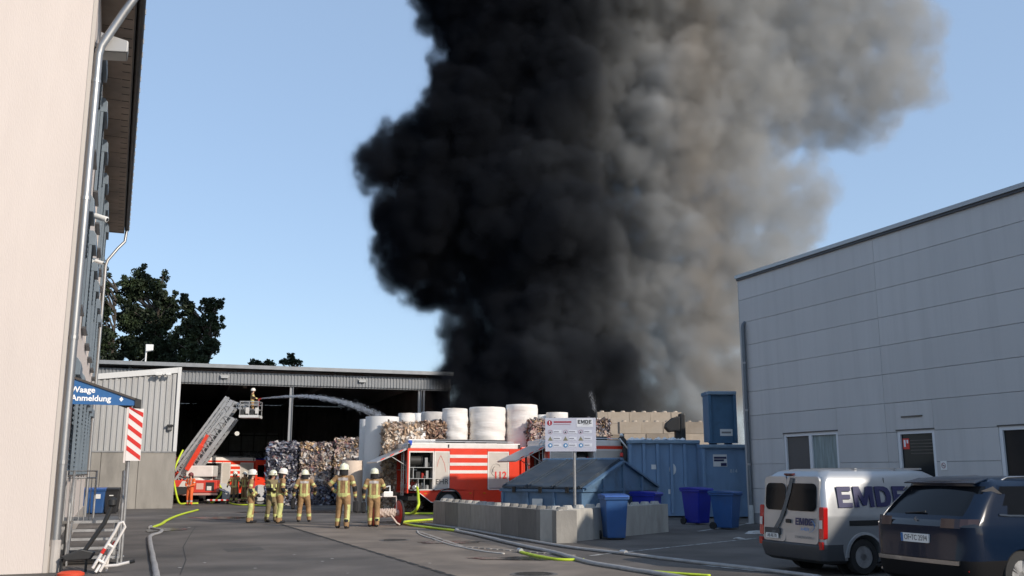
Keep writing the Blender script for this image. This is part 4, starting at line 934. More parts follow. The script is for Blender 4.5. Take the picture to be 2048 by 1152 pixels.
b = MB(); rrect(b, xr(.9)-.065, VC-.02-.14, VC+.06-.1, .86, .93, .02, .03); b.build('door_handle', M_black, ld)
b = MB(); rrect(b, -.052, VC+.14, VW-.2, .64, .76, .02, .02); npb = b.build('plate_recess', M_bump, rd)
b = MB(); rrect(b, -.058, VC+.18, VW-.24, .575, .665, .01, .012); pl = b.build('number_plate', M_white, rd)
REAR = lambda o: frame((0,-1,0), (0,0,1), o)              # text that faces -x
M_ink = mat('black_ink', (.015,.015,.016), .5)
text('plate_text', 'AB AE 70', .085, REAR((-.0605,(VC+.18+VW-.24)/2-.0,.62)), M_ink, pl, ext=.001, sx=.8)
M_navy = mat('navy_lettering', (.018,.02,.085), .45); M_lblue = mat('light_blue_lettering', (.10,.28,.62), .45)
TR = lambda y, z, o=.06: frame((0,-1,0), (.09,0,1), (xr(z)-o, y, z))
block_text('lettering', 'EMDE', .125, TR(.47,.90), M_navy, ld, ext=.003, sx=1.0); text('lettering', 'A•REV', .085, TR(.44,.77), M_lblue, ld, ext=.001)
text('lettering', 'SERVICEWAGEN', .062, TR(.50,.63), M_grey_l, ld, ext=.001)
b = MB()
for i in range(9): a0, a1 = -1.2+i*.22, -.98+i*.22; b.bar((xr(.83)-.06,.44-.26*math.cos(a0),.84+.13*math.sin(a0)),(xr(.83)-.06,.44-.26*math.cos(a1),.84+.13*math.sin(a1)),.003,.012,up=(1,0,0))
b.build('swoosh_mark', M_lblue, ld)
# side lettering (near side, y ~ 0, leaning inwards with height)
side = lambda x, z, o=.012: frame((1,0,0), (0,.13,1), (x, (max(0,(z-.98))*.13) - o, z))
block_text('lettering', 'EMDE', .36, side(1.12,1.33,.012), M_navy, va, ext=.012, sx=1.15); text('lettering', 'A•REV', .26, side(1.75,1.04,.002), M_lblue, va, ext=.004, bold=.006)
MB().box((.55,-.012,.84),(1.6,-.002,.93)).build('door_rail', M_black, va, bevel=.004)
MB().bar((1.45,.012,.55),(1.45,.10,1.66),.010,.006,up=(1,0,0)).build('door_seam', M_dark, va)
MB().box((.16,.02,1.02),(.22,.05,1.10)).build('hinge', M_silver, va)
for x in (1.0, 1.9, 2.5): MB().box((x,.30,1.80),(x+.05,VW-.3,1.83)).build('roof_rib', M_silver, va)
# ---- dark SUV
M_navyp = mat('midnight_blue_paint', (.003,.010,.027), .2, coat=.25, spec=.25)
M_chrome = mat('chrome', (.55,.55,.56), .12, metal=1.0)
SV = Vector((6.08, 13.05, 0)); SRZ = R(21.5)
sv = thing('parked_suv', SV, SRZ, 'dark blue estate car parked beside the silver van', 'car'); sv.scale = (1, 1, 1.04)
SL, SW = 4.45, 1.84
sl = []
for q in ((.22,.14,SL-.2,.78,.2,.3),(.30,.04,SL-.06,.88,.24,.4),(.48,.0,SL,.91,.26,.45),(.56,.015,SL,.915,.26,.45),(.70,.03,SL-.02,.92,.24,.45),(.88,.05,SL-.05,.92,.22,.5),(.98,.04,SL-.1,.915,.22,.5),(1.02,.06,SL-.25,.905,.24,.5),
          (1.06,.10,SL-1.0,.895,.24,.4),(1.12,.16,SL-1.1,.88,.22,.4),(1.25,.30,SL-1.3,.84,.18,.35),(1.40,.47,SL-1.55,.79,.18,.3),(1.50,.585,SL-1.75,.75,.18,.3),(1.56,.58,SL-1.9,.70,.18,.3),(1.61,.72,SL-2.1,.60,.2,.3),(1.635,.95,SL-2.4,.45,.2,.3)): sl.append(q)
def cls2(c, n):
    if c.z < .55 and c.x < 1.0 and c.z > .22: return 1
    if c.z < .30: return 1
    if .98 < c.z < 1.08 and n.x < -.3 and abs(c.y) < .9: return 3
    if 1.10 < c.z < 1.48:
        if n.x < -.45 and abs(c.y) < .70: return 2
        if abs(n.y) > .6 and .80 < c.x: return 2
        if n.x > .4: return 2
    return 0
bd = car_body(sl, None, cls2, bow=.07).build('body', [M_navyp, mat('suv_black_trim', (.008,.008,.009), .7, spec=.12), M_cglass, mat('gloss_black', (.006,.006,.007), .08, coat=.8)], sv)
bd.data.transform(Matrix.Translation((0,SW/2,0))); cut2(bd, (.95, 3.6), .385, SW/2); split_mats(bd, {1: 'lower_trim', 2: 'window', 3: 'light_band'})
for x in (.95, 3.6):
    wheel(sv, x, .245, .345, .225, 1, spokes=5); wheel(sv, x, SW-.245, .345, .225, -1, spokes=5)
    for y0, y1 in ((.30,.36),(SW-.36,SW-.30)): MB().lathe([(.385,y0),(.385,y1)], 24, Matrix.Translation((x,0,.33)) @ Matrix.Rotation(R(-90), 4, 'X')).build('wheel_well', M_under, sv)
MB().box((.5,.3,.16),(4.0,SW-.3,.3)).build('underbody', M_under, sv)
def bowx(y, base): e = 1-((y-SW/2)/.92)**2; return base - .07*e
b = MB(); n = 12                                          # chrome strip on the bumper
for i in range(n):
    y0, y1 = .18+(SW-.36)*i/n, .18+(SW-.36)*(i+1)/n
    x0, x1 = bowx(y0,.012)-.02, bowx(y1,.012)-.02
    b.add([(x0,y0,.50),(x1,y1,.50),(x1-.005,y1,.555),(x0-.005,y0,.555),(x0+.06,y0,.50),(x1+.06,y1,.50),(x1+.06,y1,.555),(x0+.06,y0,.555)], [(0,3,2,1),(0,1,5,4),(3,7,6,2)] + ([(0,4,7,3)] if i == 0 else []) + ([(1,2,6,5)] if i == n-1 else []))
b.build('chrome_strip', M_chrome, sv)
for (ya, yb) in ((.02,.46),(SW-.46,SW-.02)):
    b = MB(); n = 6
    for i in range(n):
        y0, y1 = ya+(yb-ya)*i/n, ya+(yb-ya)*(i+1)/n
        f = lambda y: bowx(y,.045) - .012 + .22*max(0,(abs(y-SW/2)-.70)/.22)**2
        x0, x1 = f(y0), f(y1)
        b.add([(x0,y0,.965),(x1,y1,.965),(x1+.03,y1,1.085),(x0+.03,y0,1.085)], [(0,3,2,1)])
    b.build('tail_light', mat('smoked_lens', (.05,.03,.032), .12, coat=.25, spec=.3), sv, fix=False)
    MB().bar((bowx(ya+.15,.10)-.0,ya+.14,.345),(bowx(yb-.1,.10)-.0,yb-.10,.345),.06,.035).build('exhaust_trim', M_chrome, sv, bevel=.01)
MB().box((.06,.10,.42),(.12,.30,.49)).build('reflector', mat('reflector_red', (.45,.01,.01), .2), sv, bevel=.01)
b = MB(); rrect(b, -.045, SW/2-.26, SW/2+.26, .755, .87, .015, .03); npl = b.build('number_plate', M_white, sv)
MB().box((-.0465,SW/2+.215,.757),(-.0452,SW/2+.258,.868)).build('blue_band', M_signblue, npl)
text('plate_text', 'OF•TC 2594', .10, REAR((-.0465,SW/2-.02,.812)), M_ink, npl, ext=.001, sx=.82)
em = MB(); lx, ly, lz = bowx(SW/2,.09)-.016, SW/2, 1.03      # small rampant emblem
for seg in (((0,-.045),(.01,.0)),((.01,0),(-.012,.045)),((-.012,.045),(.012,.055)),((.005,.02),(.04,.03)),((.005,.0),(.035,-.005)),((0,-.045),(.025,-.055)),((-.01,-.02),(-.03,-.055)),((-.01,.01),(-.03,.03))):
    (a0, b0), (a1, b1) = seg; em.bar((lx,ly-a0,lz+b0),(lx,ly-a1,lz+b1),.006,.014,up=(1,0,0))
em.build('rear_emblem', M_chrome, sv)
MB().prism([(.47,.26,1.528),(.47,SW-.26,1.528),(.75,SW-.28,1.592),(.75,.28,1.592)], (0,0,.018)).build('roof_spoiler', M_navyp, sv, bevel=.008)
for y in (.13, SW-.13):
    pass
for (y, s) in ((.28, 1), (SW-.28, -1)):
    MB().tube([(.98,y,1.575),(1.1,y-.0,1.615),(1.9,y,1.635),(2.35,y,1.58)], .013, 8).build('roof_rail', M_chrome, sv, smooth=True)
    b = MB(); pts = [(.62,1.14),(.8,1.125),(2.0,1.10),(3.2,1.085)]
    yo = lambda z: .0 if True else 0
    for (x0, z0), (x1, z1) in zip(pts, pts[1:]): b.bar((x0, (.035 if s > 0 else SW-.035), z0),(x1, (.028 if s > 0 else SW-.028), z1),.02,.022)
    b.build('window_trim', M_chrome, sv)
    MB().prism([(.50,(.21 if s > 0 else SW-.21),1.44),(.80,(.125 if s>0 else SW-.125),1.40),(.66,(.14 if s>0 else SW-.14),1.5)], (0,.012*(-s),0)).build('pillar_trim', M_chrome, sv)
MB().tube([(bowx(.8,.20)-.03,SW/2-.1,1.16),(bowx(.8,.2)-.03,SW/2+.28,1.13)], .012, 6).build('wiper', M_black, sv)
# ------------------------------------------------------------------ waste paper bales
def vcol_mat(name, rough=.75, spec=.3):
    if name in MATS: return MATS[name]
    m = bpy.data.materials.new(name); m.use_nodes = True; n = m.node_tree.nodes
    a = n.new('ShaderNodeVertexColor'); a.layer_name = 'tint'; b = n['Principled BSDF']
    b.inputs['Roughness'].default_value = rough; b.inputs['Specular IOR Level'].default_value = spec
    m.node_tree.links.new(a.outputs[0], b.inputs['Base Color']); MATS[name] = m; return m
M_scrap = vcol_mat('paper_scrap', .6)
PAL = {'mixed': [(.48,.48,.50),(.30,.30,.33),(.15,.15,.19),(.08,.08,.11),(.22,.22,.27),(.40,.37,.36),(.04,.04,.055),(.10,.10,.12),(.20,.10,.10),(.13,.16,.24),(.06,.06,.08),(.60,.59,.58)],
       'pale': [(.56,.52,.49),(.50,.41,.34),(.62,.60,.58),(.38,.28,.20),(.30,.23,.21),(.20,.19,.21),(.44,.33,.28),(.46,.31,.17),(.32,.17,.17),(.12,.11,.12),(.24,.22,.23)],
       'card': [(.62,.52,.42),(.52,.38,.26),(.70,.64,.56),(.40,.28,.19),(.76,.72,.68),(.30,.21,.15),(.58,.46,.36),(.46,.36,.30)],
       'brown': [(.34,.22,.15),(.24,.16,.11),(.45,.32,.24),(.14,.10,.08),(.55,.42,.34),(.30,.17,.13),(.10,.07,.06)],
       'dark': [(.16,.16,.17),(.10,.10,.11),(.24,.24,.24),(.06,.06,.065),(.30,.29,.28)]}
def bale_mesh(pal, seed, w=1.5, d=1.1, h=1.1, n=420, fs=1.0):
    rng = np.random.default_rng(seed); vs = []; fs_ = []; cs = []
    k = 7                                                   # crumpled core
    def core(ax, sgn):
        dims = [w, d, h]; u, v = [i for i in range(3) if i != ax]; base = len(vs)
        for i in range(k+1):
            for j in range(k+1):
                p = [0,0,0]; p[u] = (i/k-.5)*dims[u]; p[v] = (j/k-.5)*dims[v]; p[ax] = sgn*dims[ax]/2
                nz = mnoise.noise(Vector((p[0]*2.3+seed*7.1, p[1]*2.3, p[2]*2.3)))*.07
                q = Vector(p); rr = 1.0 + nz; edge = max(abs(i/k-.5), abs(j/k-.5)); s = 1 - (.035 if edge > .45 else 0)
                vs.append((p[0]*rr*(s if ax == 0 else 1), p[1]*rr*(s if ax == 1 else 1), p[2]*(1+nz*.5)*(s if ax == 2 else 1) + h/2))
        for i in range(k):
            for j in range(k):
                a = base+i*(k+1)+j; f = (a, a+1, a+k+2, a+k+1); fs_.append(f if sgn*(1 if ax != 1 else -1) < 0 else tuple(reversed(f))); cs.append(PAL[pal][rng.integers(len(PAL[pal]))])
    for ax in range(3):
        for sg in (-1, 1): core(ax, sg)
    P_ = PAL[pal]
    for _ in range(n):                                      # scraps sticking out of every face
        ax = rng.choice(3, p=(.22,.5,.28)); sg = -1 if rng.random() < .62 else 1
        if ax == 2: sg = 1
        c = np.array([rng.uniform(-.49,.49)*w, rng.uniform(-.49,.49)*d, rng.uniform(.02,.98)*h]); dims = (w, d, h)
        if ax == 2: c[2] = h + rng.uniform(-.02,.05)
        else: c[ax] = sg*dims[ax]/2 + sg*rng.uniform(-.02,.05)
        a = rng.normal(size=3); a[ax] *= .45; a /= np.linalg.norm(a); bvec = rng.normal(size=3); bvec[ax] *= .45; bvec -= a*bvec.dot(a); bvec /= np.linalg.norm(bvec)
        la, lb = rng.uniform(.05,.22)*fs, rng.uniform(.03,.10)*fs; nn = np.cross(a, bvec)*rng.uniform(.0,.05)
        o = len(vs); q = [c-a*la-bvec*lb, c-a*la+bvec*lb, c+nn+bvec*lb, c+nn-bvec*lb, c+a*la*.9+bvec*lb*.8, c+a*la*.9-bvec*lb*.8]
        vs += [tuple(x) for x in q]; fs_ += [(o,o+1,o+2,o+3), (o+3,o+2,o+4,o+5)]
        nv = mnoise.noise(Vector((c[0]*2.6+seed*5, c[1]*2.6, c[2]*2.6))); cc = P_[int((nv*.9+.5)*len(P_) + rng.normal()*1.6) % len(P_)]; kk = rng.uniform(.75,1.2); cc = tuple(min(.85, x*kk) for x in cc); cs += [cc, cc]
    me = bpy.data.meshes.new('bale'); me.from_pydata(vs, [], fs_); me.materials.append(M_scrap)
    at = me.color_attributes.new('tint', 'FLOAT_COLOR', 'CORNER'); arr = np.empty((len(me.loops), 4), np.float32); arr[:,3] = 1
    i = 0
    for p, c in zip(me.polygons, cs): arr[i:i+p.loop_total,:3] = c; i += p.loop_total
    at.data.foreach_set('color', arr.ravel()); return me
def strap_mesh(w, d, h):
    b = MB()
    for i in range(4):
        x = -w/2 + w*(i+.5)/4; b.tube([(x,-d/2-.012,.0),(x,-d/2-.012,h+.012),(x,d/2+.012,h+.012),(x,d/2+.012,0)], .006, 4)
    return b
BALES = {}
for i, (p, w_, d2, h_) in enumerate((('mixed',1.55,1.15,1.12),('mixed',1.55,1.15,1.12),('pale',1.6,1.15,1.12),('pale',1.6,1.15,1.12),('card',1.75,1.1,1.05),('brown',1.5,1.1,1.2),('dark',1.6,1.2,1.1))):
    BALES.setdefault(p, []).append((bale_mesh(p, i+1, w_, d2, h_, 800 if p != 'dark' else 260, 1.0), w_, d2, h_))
M_wire = mat('bale_wire', (.12,.11,.10), .5, metal=.5)
def bale(p, v, loc, rz, label, group=None):
    me, w_, d2, h_ = BALES[p][v % len(BALES[p])]
    t = thing('paper_bale', loc, rz, label, 'bale', group); o = bpy.data.objects.new('pressed_paper', me); col.objects.link(o); o.parent = t
    key = ('wire', p, v % len(BALES[p]))
    if key not in MATS: ww = strap_mesh(w_, d2, h_).build('binding_wire', M_wire, t); MATS[key] = ww.data
    else: ww = bpy.data.objects.new('binding_wire', MATS[key]); col.objects.link(ww); ww.parent = t
    return t
S0 = G(556, 1011); ax_ = Vector((math.cos(R(8)), math.sin(R(8)), 0)); ay_ = Vector((-ax_.y, ax_.x, 0))
names = {0: 'bottom', 1: 'middle', 2: 'top'}
cols = [('mixed','mixed','mixed'), ('mixed','pale','pale'), ('mixed','pale','pale')]
desc = ['grey bluish paper bale, {} of the end stack next to the hall column', 'speckled pale paper bale, {} of the tall stack beside the bluish one', 'brown white paper bale, {} of the stack beside the paper rolls']
for i in range(3):
    for j in range(3):
        p = S0 + ax_*(i*1.84) + ay_*(.2*((i*7+j*3)%4)/4)
        bale(cols[i][j], i+j, (p.x, p.y+.6, j*(1.02,1.10,1.17)[i]), R(8)+random.uniform(-.06,.06), desc[i].format(names[j]), 'paper bale stacks').scale = (1,1,(.90,.98,1.04)[i])
    for j in range(3):
        p = S0 + ax_*(i*1.74+.05) + ay_*1.7
        bale(cols[i][j], i+j+1, (p.x, p.y+.6, j*1.0+.02), R(8), 'paper bale in the second row behind the {} stack'.format(('bluish end','tall speckled','brown white')[i]), 'paper bales of the second row')
# a second bluish file running back on the left
for j in range(3):
    p = S0 - ax_*.15 + ay_*2.7; bale('mixed', j, (p.x, p.y+.6, j*1.13), R(8), 'grey paper bale at the far back of the end stack', 'paper bales at the far back')
# dim bales inside the hall
k = 0
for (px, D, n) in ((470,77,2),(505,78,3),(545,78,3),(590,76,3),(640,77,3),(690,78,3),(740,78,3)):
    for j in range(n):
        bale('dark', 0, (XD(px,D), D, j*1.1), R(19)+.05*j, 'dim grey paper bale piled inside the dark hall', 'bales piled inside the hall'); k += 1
# bales showing above the first engine and their supports
Dk = 46.5
def stackpos(px, D): return XD(px, D)
for (px, D, pal, lab, zt) in ((803,45.2,'card','tan cardboard bale seen above the roof of the locker fire engine',848), (872,46.4,'brown','brown mottled bale between the pale paper rolls',846), (941,47.2,'brown','brown bale wedged between two wrapped white paper rolls',845), (1190,46,'pale','crumpled pale bale beside the information sign, above the engine roof',842), (1088,46.5,'pale','crumpled pale bale next to the small white roll',843)):
    zt_ = HT(zt, D); n = 4; h = zt_ / n
    me, w_, d2, h_ = BALES[pal][0]
    for j in range(n):
        t = bale(pal, 0, (stackpos(px,D), D, j*h), R(15)+random.uniform(-.05,.05), lab if j == n-1 else lab.replace('bale', 'bale hidden low under the one', 1) if False else 'paper bale low in the stack behind the fire engines', None if j == n-1 else 'bales hidden behind the engines')
        t.scale = (.98 if px != 1190 else .7, 1, h/h_)

# ------------------------------------------------------------------ paper rolls
M_wrap = mat('white_wrap', (.74,.71,.67), .75, var=.05, vscale=2, bump=1.0, bscale=2.4, dirt=(.52,.47,.42), dscale=1.0, damt=.4, stretch=(.7,.7,3.6))
M_paper = mat('smooth_paper', (.70,.70,.69), .8, var=.03)
M_cream = mat('cream_paper', (.68,.56,.46), .8, var=.05)
M_greyroll = mat('greyish_roll', (.50,.48,.46), .8, var=.1)
def roll(loc, r, h, m, label, wrinkle=0.0, seed=0, group=None, tilt=0.0):
    t = thing('paper_roll', loc, 0, label, 'paper roll', group); t.rotation_euler = (0, tilt, seed*.7)
    b = MB(); n, k = 40, 22 if wrinkle else 4; vs = []
    for i in range(k+1):
        z = h*i/k
        for j in range(n):
            a = 2*math.pi*j/n; q = Vector((math.cos(a)*1.5, math.sin(a)*1.5, z*2.6 + .8*math.sin(a*2+seed)))
            dr = wrinkle*.6*(abs(mnoise.noise(q*1.1+Vector((seed*3.3,0,0))))*1.4 + .5*mnoise.noise(q*2.6)) if wrinkle else 0
            sag = -.03*r*(1 if i in (0, k) else 0) + (wrinkle*.55*math.sin(z*13+seed+math.sin(a)*1.5+.8*math.sin(a*3+seed)) + wrinkle*.9*abs(math.sin(z*4.3+a*.9+seed)) if wrinkle else 0)
            rr = r*(.985) + dr + sag*.5; vs.append((rr*math.cos(a), rr*math.sin(a), z + (wrinkle*.9*mnoise.noise(q*.8) if i == k else 0)))
    fs = [(i*n+j, i*n+(j+1)%n, (i+1)*n+(j+1)%n, (i+1)*n+j) for i in range(k) for j in range(n)] + [tuple(reversed(range(n)))]
    o = len(vs)
    for rr2 in (.96, .09): 
        for j in range(n): a = 2*math.pi*j/n; vs.append((r*rr2*math.cos(a), r*rr2*math.sin(a), h+.004))
    fs += [(k*n+j, k*n+(j+1)%n, o+(j+1)%n, o+j) for j in range(n)] + [(o+j, o+(j+1)%n, o+n+(j+1)%n, o+n+j) for j in range(n)]
    b.add(vs, fs); b.build('wound_paper', m, t, smooth=True)
    MB().lathe([(r*.09,h-.25),(r*.09,h+.01),(r*.075,h+.01),(r*.075,h-.25)], 20).build('core_tube', mat('core_card', (.28,.20,.13), .8), t)
    return t
def rollpx(xl, xr, yt, D, m, label, wr=0.0, seed=0, levels=2, lab2='paper roll low in the stack behind the fire engines', zb=None):
    r = (xr-xl)/2/1915*D; x = XD((xl+xr)/2, D); zt_ = HT(yt, D); h = zt_/levels
    for j in range(levels):
        top = j == levels-1
        roll((x, D+r, j*h), r, h-.004, m, label if top else lab2, wr if top else 0, seed+j, None if top else 'rolls hidden behind the engines')
rollpx(722, 792, 832, 45.6, M_paper, 'tall smooth white paper roll standing beside the tan cardboard bale', 0, 1, 1)
rollpx(714, 745, 838, 47.5, M_paper, 'slim white roll peeking out behind the tall smooth roll', 0, 2, 1)
rollpx(680, 722, 921, 44.8, M_cream, 'short cream paper roll in front of the brown white bale stack', 0, 3, 1)
rollpx(793, 826, 826, 49, M_wrap, 'small crumpled white roll behind the tan cardboard bale', .035, 4)
rollpx(822, 846, 826, 50, M_paper, 'narrow white roll behind the greyish paper roll', 0, 5)
rollpx(838, 884, 823, 47.4, M_greyroll, 'greyish paper roll above the roof edge of the engine', .02, 6)
rollpx(882, 932, 816, 45.8, M_wrap, 'narrow white wrapped roll with torn wrapping', .055, 7)
rollpx(936, 1010, 813, 46.0, M_wrap, 'broad white wrapped paper roll with crumpled folds', .045, 8)
rollpx(1012, 1076, 808, 46.4, M_wrap, 'tallest white wrapped roll, next to the broad crumpled one', .045, 9)
rollpx(1074, 1098, 829, 47.5, M_paper, 'thin white roll beside the tallest wrapped roll', 0, 10)
rollpx(1094, 1138, 824, 46.6, M_wrap, 'short white wrapped roll just above the information sign', .02, 11)

# ------------------------------------------------------------------ stackable concrete block walls
def block_mesh(w, d, h, studs, name='concrete_block'):
    b = MB(); b.box((-w/2,-d/2,0),(w/2,d/2,h))
    for i in range(studs):
        x = -w/2 + w*(i+.5)/studs; rr = min(.16, w/studs*.36)
        n = 10; vs = [(x+rr*math.cos(2*math.pi*j/n), rr*math.sin(2*math.pi*j/n), h-.01) for j in range(n)] + [(x+rr*.72*math.cos(2*math.pi*j/n), rr*.72*math.sin(2*math.pi*j/n), h+.085) for j in range(n)]
        b.add(vs, [(j,(j+1)%n,n+(j+1)%n,n+j) for j in range(n)] + [tuple(range(n,2*n))])
    me = b.build(name, MATS['blk'], None, bevel=0).data; o = bpy.data.objects[-1] if False else None
    ob_ = [q for q in bpy.data.objects if q.data == me][0]; bpy.data.objects.remove(ob_); return me
MATS['blk'] = mat('block_concrete', (.30,.285,.26), .92, var=.18, vscale=2, bump=.5, bscale=14, objrand=.42, dirt=(.13,.125,.115), dscale=.8, damt=.55, stretch=(1,1,.5))
MATS['blk2'] = mat('block_concrete_warm', (.34,.285,.225), .92, var=.14, vscale=1.6, bump=.4, bscale=12, objrand=.25, dirt=(.26,.24,.21), dscale=.9, damt=.5)
def place(me, name, parent, loc, rz, m=None):
    o = bpy.data.objects.new(name, me); col.objects.link(o); o.parent = parent; o.location = loc; o.rotation_euler = (0,0,rz); return o
wa, wb, wc = G(866, 1049), G(1113, 1087), G(1338, 1064)
fw = thing('block_wall', (0,0,0), 0, 'low wall of studded grey concrete blocks along the yellow hoses', 'block wall')
dv = (wb - wa); LN = dv.length; nb = 8; bw = LN/nb; u = dv.normalized(); nrm = Vector((-u.y, u.x, 0))
if nrm.x < 0: nrm = -nrm
BHt = .80
bm_ = block_mesh(bw-.012, .58, BHt, 2)
for i in range(nb):
    p = wa + u*(bw*(i+.5)) + nrm*.29; o = place(bm_, 'concrete_block', fw, (p.x, p.y, random.uniform(-.01,.01)), math.atan2(u.y,u.x)+random.uniform(-.008,.008))
ew = thing('block_wall', (0,0,0), 0, 'short end wall of pale studded concrete blocks behind the wheelie bin', 'block wall')
dv = wc - wb; u2 = dv.normalized(); n2 = Vector((-u2.y, u2.x, 0)); LN = dv.length
for (s0, s1, off) in ((.02,.30,.0),(.31,.50,.04),(.505,1.0,.0)):
    p = wb + dv*((s0+s1)/2) + n2*(.30+off); place(block_mesh(LN*(s1-s0)-.012, .58, .82, max(1, round(LN*(s1-s0)/.6))), 'concrete_block', ew, (p.x,p.y,0), math.atan2(u2.y,u2.x))
for o in ew.children: o.data.materials.clear(); o.data.materials.append(mat('block_pale', (.40,.385,.35), .92, var=.15, vscale=2, bump=.4, bscale=14, objrand=.2, dirt=(.2,.19,.17), dscale=1.5, damt=.5, stretch=(1,1,.4)))
# tall block wall in the back
DW = 54.0
bw_ = thing('block_wall', Vector((XD(1195, DW), DW, 0)), R(4), 'tall wall of stacked sandy concrete blocks in front of the smoke', 'block wall')
zt_ = HT(822, DW) - .06; rows_ = 8; bh = zt_/rows_
me1 = block_mesh(1.185, .6, bh-.012, 2); me2 = block_mesh(.585, .6, bh-.012, 1)
me1f = MB().box((-.5925,-.3,0),(.5925,.3,bh-.012)).build('tmp', MATS['blk2']); m1f = me1f.data; bpy.data.objects.remove(me1f)
me2f = MB().box((-.2925,-.3,0),(.2925,.3,bh-.012)).build('tmp', MATS['blk2']); m2f = me2f.data; bpy.data.objects.remove(me2f)
for m_ in (me1, me2): m_.materials.clear(); m_.materials.append(MATS['blk2'])
WT = XD(1372, DW) - XD(1195, DW); nx = max(3, round(WT/1.2))
for r_ in range(rows_):
    x = 0 if r_ % 2 == 0 else -.0; top = r_ == rows_-1
    seq = [1.2]*nx if r_ % 2 == 0 else [.6] + [1.2]*(nx-1) + [.6]
    for wd in seq:
        me = (me1 if wd > 1 else me2) if top else (m1f if wd > 1 else m2f)
        place(me, 'concrete_block', bw_, (x+wd/2, random.uniform(-.025,.025), r_*bh), random.uniform(-.012,.012)); x += wd
# lower flank wall nearer, left end in grey
f2 = thing('block_wall', Vector((XD(1248, 52.2), 52.2, 0)), R(4), 'sandy concrete block spur standing out from the tall block wall', 'block wall')
for r_ in range(rows_-1):
    for i in range(4): place(me1 if r_ == rows_-2 else m1f, 'concrete_block', f2, (.6+i*1.2-(.0 if r_%2 else .25), random.uniform(-.03,.03), r_*bh), random.uniform(-.012,.012))

# ------------------------------------------------------------------ blue skip with lids
M_cblue = mat('container_blue', (.095,.17,.27), .5, var=.10, vscale=1.2, bump=.1, bscale=6, dirt=(.05,.07,.09), dscale=1.6, damt=.6)
M_cblue2 = mat('container_pale_blue', (.165,.275,.43), .5, var=.10, vscale=1.0, dirt=(.10,.16,.24), dscale=1.2, damt=.5, stretch=(1,1,.35))
M_lid = mat('lid_rubber', (.035,.050,.070), .6, var=.25, vscale=2, dirt=(.10,.10,.10), dscale=2.5, damt=.35)
K0 = Vector((2.0, 27.6, 0)); ang = math.atan2(.55, -.84)
sk = thing('waste_skip', K0, ang, 'blue steel skip with sloping black lids behind the block wall', 'skip')   # local x runs back along the lids, -y to the right
LX, WY, ZE, ZR = 2.75, 5.0, 1.22, 2.06
MB().box((.0,-WY,.12),(LX,0,ZE)).build('tub', M_cblue, sk)
for x in [.0, .9, 1.8, LX-.08]: MB().box((x,.0005,.12),(x+.08,.05,ZE-.04)).build('rib', M_cblue, sk)
MB().box((-.05,-WY-.04,ZE-.02),(LX+.05,.06,ZE+.06)).build('rim', M_cblue, sk)
gab = MB().prism([(-.02,-.02,ZE+.06),(-.02,-WY+.02,ZE+.06),(-.02,-WY*.5,ZR)], (.05,0,0)).build('gable', M_cblue, sk)
MB().prism([(LX-.03,-.02,ZE+.06),(LX-.03,-WY+.02,ZE+.06),(LX-.03,-WY*.5,ZR)], (.05,0,0)).build('gable', M_cblue, sk)
MB().bar((-.05,-.02,ZE+.07),(-.05,-WY*.5,ZR+.02),.06,.14,up=(1,0,0)).build('gable_frame', M_cblue, sk); MB().bar((-.05,-WY+.02,ZE+.07),(-.05,-WY*.5,ZR+.02),.06,.14,up=(1,0,0)).build('gable_frame', M_cblue, sk)
for yy in (-WY*.24, -WY*.5, -WY*.76):
    zt_ = ZE + (ZR-ZE)*(1-abs(yy+WY*.5)/(WY*.5)); MB().box((-.075,yy-.06,.15),(-.021,yy+.06,zt_)).build('rib', M_cblue, sk)
for i in range(3):
    x0 = .02 + i*(LX-.04)/3; x1 = x0 + (LX-.04)/3 - .04
    lidn = MB().prism([(x0,.08,ZE+.08),(x0,-WY*.5+.03,ZR+.04),(x0,-WY*.5+.03,ZR+.09),(x0,.08,ZE+.13)], (x1-x0,0,0)).build('lid', M_lid, sk)
    for xx in (x0+.02, x1-.07): MB().prism([(xx,.09,ZE+.132),(xx,-WY*.5+.05,ZR+.092),(xx,-WY*.5+.05,ZR+.12),(xx,.09,ZE+.16)], (.05,0,0)).build('lid_rib', M_lid, lidn)
    MB().box(((x0+x1)/2-.05,.085,ZE-.05),((x0+x1)/2+.05,.12,ZE+.12)).build('lid_handle', M_black, lidn)
    lid2 = MB().prism([(x0,-WY-.08,ZE+.08),(x0,-WY*.5-.03,ZR+.04),(x0,-WY*.5-.03,ZR+.09),(x0,-WY-.08,ZE+.13)], (x1-x0,0,0)).build('lid', M_lid, sk)
    if i == 1: MB().prism([(x0+.25,-WY*.42+.0,ZE+.133+(ZR-ZE-.04)*.84),(x0+.25,-WY*.30,ZE+.133+(ZR-ZE-.04)*.59),(x0+.7,-WY*.30,ZE+.133+(ZR-ZE-.04)*.59),(x0+.7,-WY*.42,ZE+.133+(ZR-ZE-.04)*.84)], (0,0,.006)).build('paper_label', M_white, lidn)
MB().tube([(-.05,-WY*.5,ZR+.08),(LX+.05,-WY*.5,ZR+.08)], .06, 10).build('ridge_hinge', M_cblue, sk)
MB().box((1.3,.052,.55),(1.65,.056,1.0)).build('label_plate', mat('label_pale', (.5,.55,.58), .5), sk)
for x in (.1, LX-.3):
    for y in (-.25, -WY+.1): MB().box((x,y-.1,0),(x+.2,y+.1,.12)).build('skid', M_cblue, sk)
